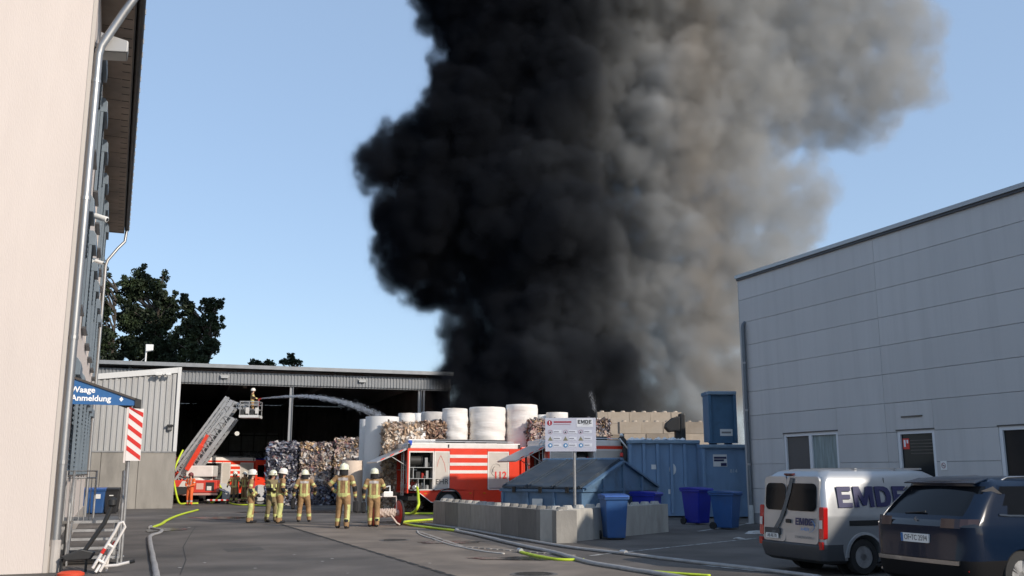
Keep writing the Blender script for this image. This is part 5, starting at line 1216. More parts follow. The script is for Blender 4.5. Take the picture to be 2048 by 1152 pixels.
# ------------------------------------------------------------------ big blue containers
def ribbed(name, loc, rz, W, D, H, ribs, m, label, cat='container', top=True):
    t = thing(name, loc, rz, label, cat)
    MB().box((0,.06,.12),(W,D,H-.12)).build('shell', m, t)
    for i in range(ribs+1):
        x = (W-.10)*i/ribs; MB().box((x,-.06,.14),(x+.12,.0595,H-.14)).build('rib', m, t, bevel=.015)
    MB().box((-.03,-.10,H-.14),(W+.03,.16,H)).build('top_rail', mat('rail_pale_blue', (.20,.29,.38), .5, var=.15), t, bevel=.03); MB().box((-.02,-.03,.06),(W+.02,.1,.14)).build('bottom_rail', m, t)
    MB().box((-.03,.161,H-.14),(.12,D,H)).build('top_rail', m, t); MB().box((W-.12,.161,H-.14),(W+.03,D,H)).build('top_rail', m, t); MB().box((-.03,D+.001,H-.14),(W+.03,D+.1,H)).build('top_rail', m, t)
    for x in (.15, W-.35):
        for y in (.3, D-.3): MB().box((x,y-.1,0),(x+.2,y+.1,.12)).build('foot', M_under, t)
    return t
DC = 38.6
zc = HT(880, DC)
c1 = ribbed('waste_container', Vector((XD(1258, DC), DC, 0)), R(4), XD(1402, DC)-XD(1258, DC), 2.4, zc, 5, M_cblue2, 'tall ribbed blue container behind the lidded skip')
w_ = XD(1402, DC)-XD(1258, DC)
MB().box((w_*.32,.052,zc*.62),(w_*.42,.058,zc*.68)).build('label_plate', M_white, c1)
MB().lathe([(.17,0),(.17,.01)], 20, Matrix.Translation((w_*.62,.052,zc*.62)) @ Matrix.Rotation(R(90), 4, 'X') @ Matrix.Diagonal((.8,1.3,1,1))).build('round_label', M_white, c1)
MB().box((w_*.55,.05,zc*.30),(w_*.60,.058,zc*.36)).build('label_plate', M_white, c1)
c2 = ribbed('waste_container', Vector((XD(1405, 38.0), 38.0, 0)), R(2), 2.6, 2.4, HT(889, 38.0), 1, M_cblue2, 'plain blue container with white notice beside the ribbed one')
MB().box((.45,.045,1.98),(1.0,.055,2.45)).build('notice', M_white, c2)
for i in range(2): MB().box((.48,.040,2.28-i*.10),(.98-.1*i,.0449,2.36-i*.10)).build('notice_print', M_navy, c2)
MB().box((.75,.040,2.0),(.98,.0449,2.12)).build('notice_print', M_navy, c2)
text('lettering', '814', .20, FRONT((1.25,.05,1.80)), mat('chalk_white', (.45,.52,.58), .7), c2)
c3t = HT(783, 38.4); c3b = HT(889, 38.0)
c3 = ribbed('steel_container', Vector((XD(1421, 38.3), 38.3, c3b)), R(2), 1.12, .9, c3t-c3b, 1, mat('container_teal', (.06,.145,.245), .5, var=.12, vscale=1.5, dirt=(.03,.06,.09), damt=.5), 'dark blue box container stacked on the plain blue container')
MB().box((.46,.04,.35),(.96,.055,.62)).build('label_plate', M_white, c3); MB().box((.52,.034,.45),(.90,.0399,.52)).build('label_print', M_grey_l, c3)
# scraps lying on the ribbed container's rim
for i in range(12):
    px = 1268 + i*9 + random.uniform(-3,3); s = random.uniform(.10,.22)
    o = MB().add([(-s,-s*.6,0),(s,-s*.5,.03),(s*.8,s*.6,.01),(-s*.7,s*.5,.05),(0,0,s*.7)], [(0,1,4),(1,2,4),(2,3,4),(3,0,4),(3,2,1,0)]).build('paper_scrap', random.choice((M_white, M_fwhite, M_paper)))
    o.location = (XD(px, DC+.15), DC+.2+.05*i/8, zc - .01); o.rotation_euler = (0,0,random.uniform(0,6)); tag(o, 'crumpled pale paper scrap lying on the rim of the ribbed blue container', 'scrap', 'scraps on the container rim')
# black loading crane behind the containers
DCR = 43.5
cr = thing('loading_crane', Vector((XD(1361, DCR), DCR, 0)), R(0), 'black grab crane rising behind the ribbed blue container', 'crane')
zk = HT(827, DCR); mm = M_black
MB().box((-.18,-.2,0),(.26,.3,zk-.5)).build('mast', mm, cr, bevel=.03); MB().box((.02,-.25,2.6),(.26,.35,zk)).build('mast_head', mm, cr, bevel=.06)
def claw(zc_, nm):
    pts = [(.05,zc_+.42),(-.30,zc_+.36),(-.62,zc_+.10),(-.66,zc_-.10),(-.48,zc_-.30),(-.20,zc_-.26),(.05,zc_-.42)]
    return MB().prism([(x,-.22,z) for x, z in pts], (0,.5,0)).build(nm, mm, cr, bevel=.06)
claw(zk-.55, 'grab_shell'); claw(zk-1.45, 'grab_shell')
MB().tube([(-.05,0,zk-.15),(-.35,0,zk-.4),(-.1,0,zk-.9)], .05, 8).build('hydraulic_hose', mm, cr)
MB().box((-.35,-.23,zk-1.5),(-.18,-.221,zk-1.42)).build('warning_label', M_white, cr)
cr2 = thing('lorry_crane_arm', Vector((XD(1243, 39.6), 39.0, 0)), 0, 'black folded crane arm between the fire engine and the ribbed container', 'crane')
zq = HT(872, 39)
MB().bar((-.35,0,1.2),(.18,0,zq-.35),.3,.25).build('lower_arm', mm, cr2, bevel=.03); MB().bar((.18,0,zq-.35),(-.1,0,zq-.02),.22,.2).build('upper_arm', mm, cr2, bevel=.03)
MB().box((-.4,-.3,0),(.0,.3,1.3)).build('base', mm, cr2, bevel=.03); MB().tube([(-.15,-.2,zq-.1),(.05,-.22,zq-.35),(.22,-.2,zq-.55)], .035, 6).build('hydraulic_hose', M_white, cr2)
MB().cbox((-.08,-.24,zq-.75),(.12,.1,.16)).build('tail_light', M_red, cr2, bevel=.02); MB().lathe([(.06,0),(.09,.05),(.03,.12)], 10, Matrix.Translation((-.05,-.1,zq-.02))).build('work_lamp', M_white, cr2)

# ------------------------------------------------------------------ wheelie bins
def bin_proto(body, lid, name, label, sticker=False):
    t = thing(name, (0,0,0), 0, label, 'bin')
    b = MB(); wd0, dp0, wd1, dp1, H = .46, .50, .57, .68, .98
    b.add([(-wd0/2,-dp0/2,.04),(wd0/2,-dp0/2,.04),(wd0/2,dp0/2,.04),(-wd0/2,dp0/2,.04),(-wd1/2,-dp1/2,H),(wd1/2,-dp1/2,H),(wd1/2,dp1/2,H),(-wd1/2,dp1/2,H)], [(0,3,2,1),(4,5,6,7),(0,1,5,4),(1,2,6,5),(2,3,7,6),(3,0,4,7)])
    b.build('body', body, t, bevel=.035)
    MB().box((-.31,-.37,H-.05),(.31,.37,H)).build('rim', body, t, bevel=.012)
    MB().prism([(-.315,-.40,H+.003),(-.315,-.36,H+.05),(-.315,.10,H+.085),(-.315,.38,H+.075),(-.315,.40,H+.003)], (.63,0,0)).build('lid', lid, t, bevel=.018)
    MB().tube([(-.25,.42,H+.02),(.25,.42,H+.02)], .018, 8).build('handle', body, t)
    MB().box((-.2355,-.275,.45),(.2355,-.258,.47)).build('seam_rib', body, t)
    for s in (-1, 1): MB().lathe([(.02,0),(.10,.0),(.10,.05),(.02,.05)], 18, Matrix.Translation((s*.29-.025,.27,.10)) @ Matrix.Rotation(R(90), 4, 'Y')).build('wheel', M_tyre, t)
    if sticker: MB().box((-.13,-.325,.62),(.13,-.300,.80)).build('sticker', M_white, t)
    return t
M_binb = mat('bin_blue', (.03,.095,.26), .42, var=.10, vscale=3, dirt=(.06,.09,.15), dscale=2, damt=.4); M_binv = mat('bin_vivid_blue', (.012,.022,.30), .4, var=.1); M_bink = mat('bin_black', (.022,.022,.024), .5, var=.1)
M_lidb = mat('bin_lid_blue', (.04,.10,.30), .4, var=.1)
bp = G(1229, 1079); b1 = bin_proto(M_binb, M_lidb, 'wheelie_bin', 'blue wheelie bin standing in front of the pale end blocks'); b1.location = (bp.x, bp.y+.05, 0); b1.rotation_euler = (0,0,R(8)); b1.scale = (1.08,1.08,1.12)
for (px, D, rz, m, lab, s) in ((1262, 30.2, R(70), 'v', 'blue bin with vivid lid hidden behind the end blocks', 1.0),):
    bb = bin_proto(M_binv, M_binv, 'wheelie_bin', 'vivid blue bin showing only its lid above the end blocks'); bb.location = (XD(1292, 29.8), 29.8, 0); bb.rotation_euler = (0,0,R(60)); bb.scale = (1.1,1.1,1.12)
bv = bin_proto(M_binv, M_binv, 'wheelie_bin', 'vivid blue wheelie bin before the ribbed blue container'); p = G(1398, 1036); bv.location = (XD(1398, 33), 33.6, 0); bv.rotation_euler = (0,0,R(38)); bv.scale = (1.2,1.2,1.18)
bd_ = bin_proto(M_binb, M_binb, 'wheelie_bin', 'dull blue wheelie bin next to the warehouse downpipe'); bd_.location = (XD(1452, 30.6), 30.8, 0); bd_.rotation_euler = (0,0,R(52)); bd_.scale = (1.15,1.15,1.12)
for (px, m, l, lab, st_) in ((171, M_binb, M_lidb, 'blue bin partly hidden by the stair railing at the annex', False), (201, M_binb, M_lidb, 'blue bin with white sticker against the annex concrete', True), (229, M_bink, M_bink, 'black bin standing beside the stickered blue bin', False)):
    o = bin_proto(m, l, 'wheelie_bin', lab, st_); D = 42.3 - (235-px)*.012; o.location = (XD(px, D), D, 0); o.rotation_euler = (0,0,R(14)); o.scale = (1.05,1.05,1.05)
    if m is M_bink: MB().box((-.08,-.325,.72),(.08,-.300,.76)).build('badge', M_white, o)

# ------------------------------------------------------------------ information sign on a post
DS = 27.3
sg = thing('information_sign', Vector((XD(1149, DS), DS, 0)), R(-4), 'pale site rules sign board on a steel post behind the block wall', 'sign')
SGM = Matrix.Translation(sg.location) @ Matrix.Rotation(R(-4), 4, 'Z')
px2 = 1/1930*DS
zt_, zb_ = HT(836, DS), HT(903, DS); xl, xr_ = XD(1091, DS)-sg.location.x, XD(1193, DS)-sg.location.x
MB().tube([(0,0,0),(0,0,zt_-.05)], .04, 12).build('post', M_galv, sg, smooth=True)
bd2 = MB().box((xl,-.075,zb_),(xr_,-.045,zt_)).build('board', mat('board_grey_white', (.47,.48,.56), .5), sg, bevel=.004)
Wd, Ht = xr_-xl, zt_-zb_
fx = lambda f: xl + Wd*f; fz = lambda f: zt_ - Ht*f
def plate(name, x0, x1, z0, z1, m, lift=.0, parent=None): return MB().box((fx(x0),-.080-lift,fz(z1)),(fx(x1),-.0755-lift,fz(z0))).build(name, m, parent or bd2)
def disc(name, x, z, r, m, lift=.0, inner=0.0):
    n = 20; b = MB(); c = (fx(x), -.079-lift, fz(z)); vs = [(c[0]+r*math.cos(2*math.pi*j/n), c[1], c[2]+r*math.sin(2*math.pi*j/n)) for j in range(n)]
    if inner: vs2 = [(c[0]+inner*math.cos(2*math.pi*j/n), c[1], c[2]+inner*math.sin(2*math.pi*j/n)) for j in range(n)]; b.add(vs+vs2, [(j,(j+1)%n,n+(j+1)%n,n+j) for j in range(n)])
    else: b.prism(vs, (0,.003,0))
    return b.build(name, m, bd2)
M_sred = mat('sign_red', (.30,.03,.05), .5); M_spink = mat('sign_pink_print', (.35,.22,.28), .5); M_sol = mat('sign_olive', (.20,.19,.12), .5); M_sbl = mat('sign_disc_blue', (.07,.22,.42), .5); M_spale = mat('sign_pale', (.60,.62,.68), .5)
disc('red_disc', .09, .15, .075, M_sred); plate('exclamation', .083, .097, .09, .17, M_letter, .003); plate('exclamation', .083, .097, .185, .205, M_letter, .003)
plate('title_print', .17, .52, .10, .145, M_sred); plate('title_print', .17, .50, .18, .20, M_spink)
lg = plate('logo_plate', .62, .94, .02, .27, mat('logo_white', (.66,.67,.70), .5)); 
block_text('lettering', 'EMDE', .105, FRONT((fx(.78),-.0815,fz(.12))), M_ink, bd2, ext=.001); text('lettering', 'A•REV', .07, FRONT((fx(.81),-.082,fz(.20))), M_grey_l, bd2, ext=.001)
for r_ in range(3):
    for c_ in range(3):
        x, z = .10 + c_*.30, .42 + r_*.20
        plate('caption_plate', x+.06, x+.22, z-.055, z+.04, M_spale); plate('caption_print', x+.075, x+.17 + .02*((r_+c_) % 2), z-.02, z+.005, mat('caption_grey', (.22,.22,.27), .5), .0055)
        if r_ == 0: disc('prohibition_ring', x, z, .062, M_spink, 0, .048); disc('pictogram', x, z+.01, .022, M_ink)
        elif r_ == 1: MB().prism([(fx(x)-.068,-.079,fz(z)-.055),(fx(x)+.068,-.079,fz(z)-.055),(fx(x),-.079,fz(z)+.065)], (0,.003,0)).build('warning_triangle', M_sol, bd2)
        else: disc('mandatory_disc', x, z, .062, M_sbl); disc('pictogram', x+.003, z, .026, M_letter, .004)
# ------------------------------------------------------------------ hoses
M_hg = mat('grey_hose', (.30,.29,.28), .7, var=.15, vscale=6, bump=.3, bscale=30); M_hy = mat('neon_hose', (.50,.62,.03), .6, var=.12, vscale=6, bump=.2, bscale=20)
def smooth_pts(pts, n=8):
    out = []; k = len(pts)
    for i in range(k-1):
        p0, p1, p2, p3 = pts[max(i-1,0)], pts[i], pts[i+1], pts[min(i+2,k-1)]
        for j in range(n):
            t = j/n; out.append(.5*((2*p1)+(p2-p0)*t+(2*p0-5*p1+4*p2-p3)*t*t+(3*p1-p0-3*p2+p3)*t**3))
    out.append(pts[-1]); return out
def hose(name, pts, r, m, label, wob=.02, group=None, ground=True):
    q = smooth_pts([Vector(p) for p in pts]); 
    for i, p in enumerate(q):
        if ground: p.z = max(p.z, r*.62); p.x += wob*mnoise.noise(Vector((i*.35, hash(label) % 7, 0)))
    mb = MB().tube(q, r*.92, 12)
    if ground: mb.v = [(x, y, .018 + (z-.018)*.66 if z < r*2.2 else z) for x, y, z in mb.v]
    o = mb.build(name, m, None, smooth='all')
    tag(o, label, 'hose', group); return o
def gpts(*q): return [G(x, y) for x, y in q]
def coupling(p, q, parent, r=.062):
    d = (Vector(q)-Vector(p)).normalized(); p = Vector(p); p.z = r*.8
    MB().tube([p-d*.10, p-d*.06, p+d*.06, p+d*.10], [r*.85, r, r, r*.85], 12).build('coupling', M_alu, parent, smooth=True)
h = hose('fire_hose', gpts((318,1170),(310,1140),(304,1110),(300,1088),(301,1074),(318,1068),(322,1062),(302,1058)), .062, M_hg, 'grey hose lying along the asphalt beside the steel stairs')
h = hose('fire_hose', gpts((301,1058),(322,1050),(336,1041),(360,1031),(396,1021)), .062, M_hy, 'yellow hose running towards the ladder truck from the grey one'); coupling(G(301,1058), G(310,1054), h)
h = hose('fire_hose', gpts((912,1064),(960,1074),(1008,1086),(1060,1098),(1111,1109),(1176,1128),(1250,1141),(1330,1154),(1430,1172)), .074, M_hg, 'thick grey hose laid across the concrete lane'); coupling(G(914,1064), G(940,1070), h)
h = hose('fire_hose', gpts((850,1050),(925,1060),(1021,1077),(1131,1096),(1247,1110),(1376,1126),(1500,1140),(1640,1158)), .062, M_hg, 'grey hose curving close past the block wall corner'); coupling(G(1247,1110), G(1300,1117), h)
h = hose('fire_hose', gpts((880,1040),(845,1042),(812,1045),(806,1048),(825,1053),(865,1058),(914,1064)), .065, M_hy, 'yellow hose folded in a tight bend at the block wall end')
h = hose('fire_hose', gpts((1040,1106),(1062,1112),(1086,1117),(1120,1122),(1168,1122)), .05, M_hy, 'short yellow hose piece crossing the thick grey hose'); coupling(G(1040,1106), G(1062,1112), h)
h = hose('fire_hose', gpts((1264,1141),(1310,1146),(1360,1150),(1420,1154)), .04, M_hy, 'yellow hose strip at the edge of the dark parking asphalt')
h = hose('rope_line', gpts((834,1063),(842,1071),(866,1079),(895,1089),(924,1096),(965,1104),(1008,1109)), .028, mat('rope_white', (.5,.47,.43), .8), 'thin pale rope curving over the concrete lane'); h['category'] = 'rope'
oz = on_truck(828, 975, TM); op_ = TM @ Vector((oz[0], -.10, oz[1]))
h = hose('fire_hose', [op_, op_+Vector((.15,-.25,-.05)), G(834,1010,.45)+Vector((0,.6,0)), G(826,1025,.12), G(806,1029), G(798,1029)], .062, M_hy, 'yellow hose dropping from the open locker of the fire engine', ground=True)
MB().lathe([(.10,0),(.10,.12),(.07,.14)], 12, Matrix.Translation(op_) @ Matrix.Rotation(R(90), 4, 'X')).build('coupling', M_alu, h)
h = hose('fire_hose', gpts((797,1029),(820,1029),(850,1029),(885,1029)), .075, M_hy, 'straight yellow hose under the fire engine beside the reel')
h = hose('fire_hose', gpts((424,1001),(450,1004),(470,1010),(500,1011),(530,1012),(560,1010)), .06, M_hy, 'yellow hose on the ground behind the standing firefighters')
p0, p1 = P(352, 925, 56.2), P(346, 955, 56.2)
h = hose('fire_hose', [P(366,900,55.4), P(354,925,55.0), P(347,950,54.8), P(350,975,54.4), Vector((XD(362,54), 54, .12)), Vector((XD(376,54), 54, .06)), Vector((XD(400,54.4), 54.4, .06))], .055, M_hy, 'yellow hose hanging down from the raised ladder', ground=False)
h = hose('fire_hose', [P(424,962,56.8), P(437,968,56.6), P(443,985,56.4), Vector((XD(430,56.2),56.2,.08)), Vector((XD(420,56.2),56.2,.08))], .06, M_hy, 'yellow hose looping at the side of the ladder truck', ground=False)
# ------------------------------------------------------------------ hose reel trolley
rp_ = G(772, 1052); tr = thing('hose_reel_cart', Vector((rp_.x, rp_.y+.1, 0)), R(28), 'red wheeled hose reel cart next to a standing firefighter', 'hose reel')
for s in (-1, 1):
    b = MB(); M = Matrix.Translation((s*.44,0,.42)) @ Matrix.Rotation(R(90), 4, 'Y')
    wdk = MB().lathe([(.02,-.02),(.40,-.02),(.42,-.01),(.42,.02),(.40,.03),(.30,.0),(.02,.0)], 32, M).build('wheel_disc', mat('reel_red', (.62,.035,.02), .4), tr, smooth=True)
    MB().lathe([(.405,-.035),(.43,-.03),(.43,.04),(.405,.045)], 32, M, caps=False).build('rubber_rim', M_tyre, wdk)
M = Matrix.Translation((-.42,0,.42)) @ Matrix.Rotation(R(90), 4, 'Y'); MB().lathe([(.10,0),(.10,.84)], 18, M).build('drum', mat('drum_pink', (.55,.42,.36), .7), tr)
b = MB(); b.tube([Vector((-.3+.6*i/60, .13*math.cos(i*1.1), .42+.13*math.sin(i*1.1))) for i in range(61)], .03, 6); b.build('wound_hose', mat('hose_pale', (.55,.45,.38), .8), tr)
M_cart = mat('cart_frame', (.62,.52,.47), .5)
MB().tube([(-.36,0,.42),(-.36,.1,.95),(.36,.1,.95),(.36,0,.42)], .025, 8).build('frame', M_cart, tr); MB().tube([(-.1,.1,.95),(-.1,.14,1.25),(.14,.14,1.30),(.14,.1,.95)], .03, 8).build('handle', M_white, tr)
MB().box((-.12,.02,.94),(.22,.2,1.12)).build('tool_box', M_white, tr, bevel=.02); MB().tube([(.1,-.15,.35),(.25,-.3,.10),(.35,-.35,.04)], .03, 6).build('hose_end', mat('hose_pale2', (.6,.5,.42), .8), tr)
# ------------------------------------------------------------------ folding barrier, black lamp, red base by the stairs
fb = thing('folding_barrier', LBM @ Vector((.86,-.55,0)), PHI, 'white and red folding barrier leaning by the steel stairs', 'barrier')
M_bw = mat('barrier_white', (.70,.66,.62), .5, dirt=(.4,.36,.33), damt=.5)
def bt(name, pts, r=.025, m=M_bw): return MB().tube(pts, r, 8).build(name, m, fb, smooth=True)
for dy in (0, .16):
    bt('frame_tube', [(-.10,dy,.10),(.22,dy,.72),(.28,dy,.86),(.34,dy,.88),(.38,dy,.80),(.02,dy,.04)])
    bt('cross_tube', [(-.02,dy,.24),(.10,dy,.17)]); bt('cross_tube', [(.12,dy,.50),(.22,dy,.44)])
bt('foot', [(.0,.08,.12),(.30,.0,.14),(.50,-.05,.19)], .026); bt('foot_cap', [(.50,-.05,.19),(.58,-.07,.21)], .03, M_black)
bt('foot', [(.10,.1,.30),(-.05,.0,.03)]); bt('prop', [(.15,.16,.40),(.12,.2,.03)])
for (a, c) in (((.03,0,.35),(.07,0,.43)), ((.07,.16,.22),(.11,.16,.30)), ((.20,.16,.46),(.24,.16,.54))): bt('red_sleeve', [a, c], .031, M_red)
bl = thing('warning_lamp', LBM @ Vector((.84,-.05,0)), PHI, 'black portable lamp on an upright pole beside the folding barrier', 'lamp')
MB().tube([(-.25,0,.35),(.05,0,.85),(.16,0,1.16)], .04, 8).build('pole', M_black, bl); MB().lathe([(.05,0),(.08,.03),(.08,.12),(.04,.16)], 12, Matrix.Translation((.16,0,1.14))).build('lamp_head', M_black, bl, smooth=True)
MB().prism([(-.62,-.08,.28),(-.30,-.08,.40),(-.05,-.08,.34),(-.12,-.08,.22),(-.55,-.08,.20)], (0,.16,0)).build('case', M_black, bl, bevel=.02)
for x in (-.6, -.2): MB().tube([(x,0,.24),(x,0,0)], .025, 6).build('leg', M_black, bl)
rbs = thing('barrier_base', LBM @ Vector((.42,-.62,0)), PHI, 'low orange red rubber base under the folding barrier', 'base')
MB().lathe([(.22,0),(.22,.04),(.16,.07),(.05,.08)], 20, Matrix.Diagonal((1,.7,1,1))).build('rubber_base', mat('orange_red', (.60,.06,.02), .5), rbs, smooth=True)
# grey car mirror cap at the left edge is part of a car outside the frame: left out
# ------------------------------------------------------------------ litter
rng = random.Random(5)
M_lit = mat('litter_white', (.45,.43,.41), .8); 
def crumple(s, seed):
    r2 = random.Random(seed); b = MB(); n = 10; vs = [(0,0,s*.45)]
    for j in range(n): a = 2*math.pi*j/n; rr = s*r2.uniform(.6,1.1); vs.append((rr*math.cos(a)*1.4, rr*math.sin(a), s*r2.uniform(.1,.4)))
    for j in range(n): a = 2*math.pi*j/n; rr = s*r2.uniform(.9,1.3); vs.append((rr*math.cos(a)*1.4, rr*math.sin(a), .006))
    return b.add(vs, [(0,1+j,1+(j+1)%n) for j in range(n)] + [(1+j,n+1+j,n+1+(j+1)%n,1+(j+1)%n) for j in range(n)])
for (px, py, s, lab) in ((1515,1068,.22,'largest crumpled white sheet on the asphalt near the van'),(1478,1078,.10,'small white crumpled paper beside the largest sheet'),(1496,1048,.07,'white scrap at the foot of the warehouse downpipe'),(1350,1031,.08,'pale scrap in front of the ribbed container'),(1262,1042,.06,'tiny scrap by the pale end block')):
    o = crumple(s, px).build('litter', M_lit); p = G(px, py); o.location = (p.x, p.y, .004); tag(o, lab, 'litter')
lm = crumple(.035, 3).build('litter', M_lit); lm0 = lm; n = 0
for i in range(34):
    px, py = rng.uniform(330, 860), rng.uniform(1008, 1148) if i > 20 else rng.uniform(1006, 1030)
    o = lm if n == 0 else lm.copy()
    if n: col.objects.link(o)
    n += 1; p = G(px, py); o.location = (p.x, p.y, .008); o.rotation_euler = (0,0,rng.uniform(0,6)); s = rng.uniform(.4,1.1); o.scale = (s, s, s*.6)
    tag(o, 'tiny pale paper scrap scattered on the yard ground', 'litter', 'paper scraps scattered over the yard')
# red white tape heap at the right edge
tp = G(2036, 1152)
tpp = thing('tape_roll', Vector((tp.x-.1, tp.y-.1, 0)), 0, 'tangle of red and white barrier tape on the asphalt by the car wheel', 'tape')
b = MB(); b2 = MB(); rr = random.Random(2)
for i in range(26):
    a0 = rr.uniform(0,6.28); p = Vector((rr.uniform(-.25,.25), rr.uniform(-.15,.15), .01)); q = p + Vector((math.cos(a0)*.2, math.sin(a0)*.12, rr.uniform(.0,.08)))
    (b if i % 2 else b2).bar(p, q, .05, .006)
b.build('red_tape', M_red, tpp)['kind'] = 'stuff'; b2.build('white_tape', M_white, tpp)['kind'] = 'stuff'
# striped bars and gear on the ground inside the hall mouth
for i, (px, D) in enumerate(((438,58.0),)):
    t = thing('striped_bar', Vector((XD(418,54.6), 54.6, .0)), R(3), 'red and white striped bar lying before the ladder truck', 'bar')
    for j in range(8): MB().tube([(j*.15,0,.22),(j*.15+.15,0,.22)], .05, 8).build('band', M_red if j % 2 else M_white, t)
    for x in (.1, 1.1): MB().box((x,-.12,0),(x+.06,.12,.18)).build('foot', M_black, t)
for (px, D, s) in ((447,60,.55),(522,61,.5),(507,62,.4)):
    t = thing('hose_drum', Vector((XD(px,D), D, 0)), R(20), {447:'white hose drum standing beside the ladder truck',522:'pale rolled sheet leaning behind the vest firefighter',507:'small pale drum in front of the hall bales'}[px], 'drum')
    M = Matrix.Translation((0,0,s)) @ Matrix.Rotation(R(90), 4, 'X')
    MB().lathe([(s*.55,-.1),(s,-.1),(s,-.05),(s*.6,-.05),(s*.6,.2),(s,.2),(s,.25),(s*.55,.25)], 24, M).build('reel', mat('drum_pale', (.5,.5,.5), .6), t, smooth=True)
# ------------------------------------------------------------------ water jets (sheets of droplets)
M_water = mat('water_spray', (.75,.78,.82), .3, alpha=.30)
M_mist = mat('water_mist', (.6,.62,.66), .5, alpha=.10)
def jet(name, fn, n, r0, r1, label, seed, size=.03, m=None):
    rng = np.random.default_rng(seed); b = MB()
    for _ in range(n):
        t = rng.random()**.9; p = np.array(fn(t)); s = r0 + (r1-r0)*t; off = rng.normal(size=3)*s; off[2] -= abs(rng.normal())*s*1.2*t
        q = p+off; dvec = np.array(fn(min(1,t+.02)))-p; dvec /= np.linalg.norm(dvec)+1e-9; l = size*rng.uniform(1,4)*(1.6-t); u = rng.normal(size=3); u -= dvec*u.dot(dvec); u /= np.linalg.norm(u); u *= size*rng.uniform(.25,.6); v = np.cross(dvec, u)
        b.add([q-dvec*l, q+u, q+v, q-u-v, q+dvec*l], [(0,1,2),(0,2,3),(0,3,1),(4,2,1),(4,3,2),(4,1,3)])
    o = b.build(name, m or M_water, None, fix=False); tag(o, label, 'water jet'); o['kind'] = 'stuff'; return o
E_ = P(764, 830, 50.5); Aj = NOZZLE; zc2 = Aj.z
def arcf(t):
    x = Aj.x + (E_.x-Aj.x)*t; y = Aj.y + (E_.y-Aj.y)*t; z = Aj.z + .25*math.sin(min(1,t*1.6)*math.pi*.5)*1.0*t*2.0*(1-t) + (E_.z-Aj.z)*t**2.2
    return (x, y, z)
jet('water_jet', arcf, 5200, .012, .10, 'white water jet arcing from the ladder basket to the bales', 1, .022)
J0, J1 = P(1190, 822, 56.5), P(1181, 782, 56.5)
jet('water_jet', lambda t: tuple(J0.lerp(J1, t)), 420, .05, .08, 'faint vertical water spray above the back block wall', 2, .016, M_mist)
# ------------------------------------------------------------------ people
M_tan = mat('turnout_tan', (.34,.205,.095), .85, var=.22, vscale=6, bump=.6, bscale=11, dirt=(.13,.08,.045), dscale=4, damt=.55)
M_band = mat('reflective_band', (.56,.58,.22), .5, var=.12, vscale=8, dirt=(.30,.29,.14), dscale=5, damt=.5)
M_blk = mat('black_cloth', (.016,.016,.018), .85, bump=.2, bscale=20)
M_skin = mat('skin', (.50,.30,.22), .55)
M_lab = mat('silver_label', (.42,.39,.37), .5)
M_redv = mat('vest_red', (.38,.035,.035), .7, bump=.2, bscale=18)
M_or = mat('orange_suit', (.72,.13,.03), .7, var=.1, vscale=8, bump=.2, bscale=16); M_orb = mat('grey_band', (.5,.46,.42), .5)
M_oliv = mat('turnout_olive', (.20,.16,.085), .85, var=.14, vscale=7)  # darker olive version of the turnout cloth
M_helm = mat('helmet_pale', (.74,.75,.58), .3, coat=.5); M_helmw = mat('helmet_white', (.74,.72,.66), .35, coat=.4); M_hdark = mat('cap_darkred', (.16,.03,.03), .6)
M_hair = mat('hair_dark', (.03,.02,.015), .7)
def capsule(b, p, q, r0, r1, n=12, sx=1.0, sy=1.0):
    p, q = Vector(p), Vector(q); d = (q-p); L = d.length; d.normalize(); pts = []; rr = []
    for i in range(5): a = math.pi/2*(1-i/4); pts.append(p - d*r0*math.sin(a)); rr.append(max(.002, r0*math.cos(a)))
    for i in range(1, 5): a = math.pi/2*i/4; pts.append(q + d*r1*math.sin(a)) if i > 0 else None; rr.append(max(.002, r1*math.cos(a)))
    pts.insert(5, q.copy()); rr.insert(5, r1)
    o = len(b.v); b.tube(pts, rr, n)
    if sx != 1 or sy != 1:
        c = (p+q)/2
        for i in range(o, len(b.v)): v = b.v[i]; b.v[i] = (c.x+(v[0]-c.x)*sx, c.y+(v[1]-c.y)*sy, v[2])
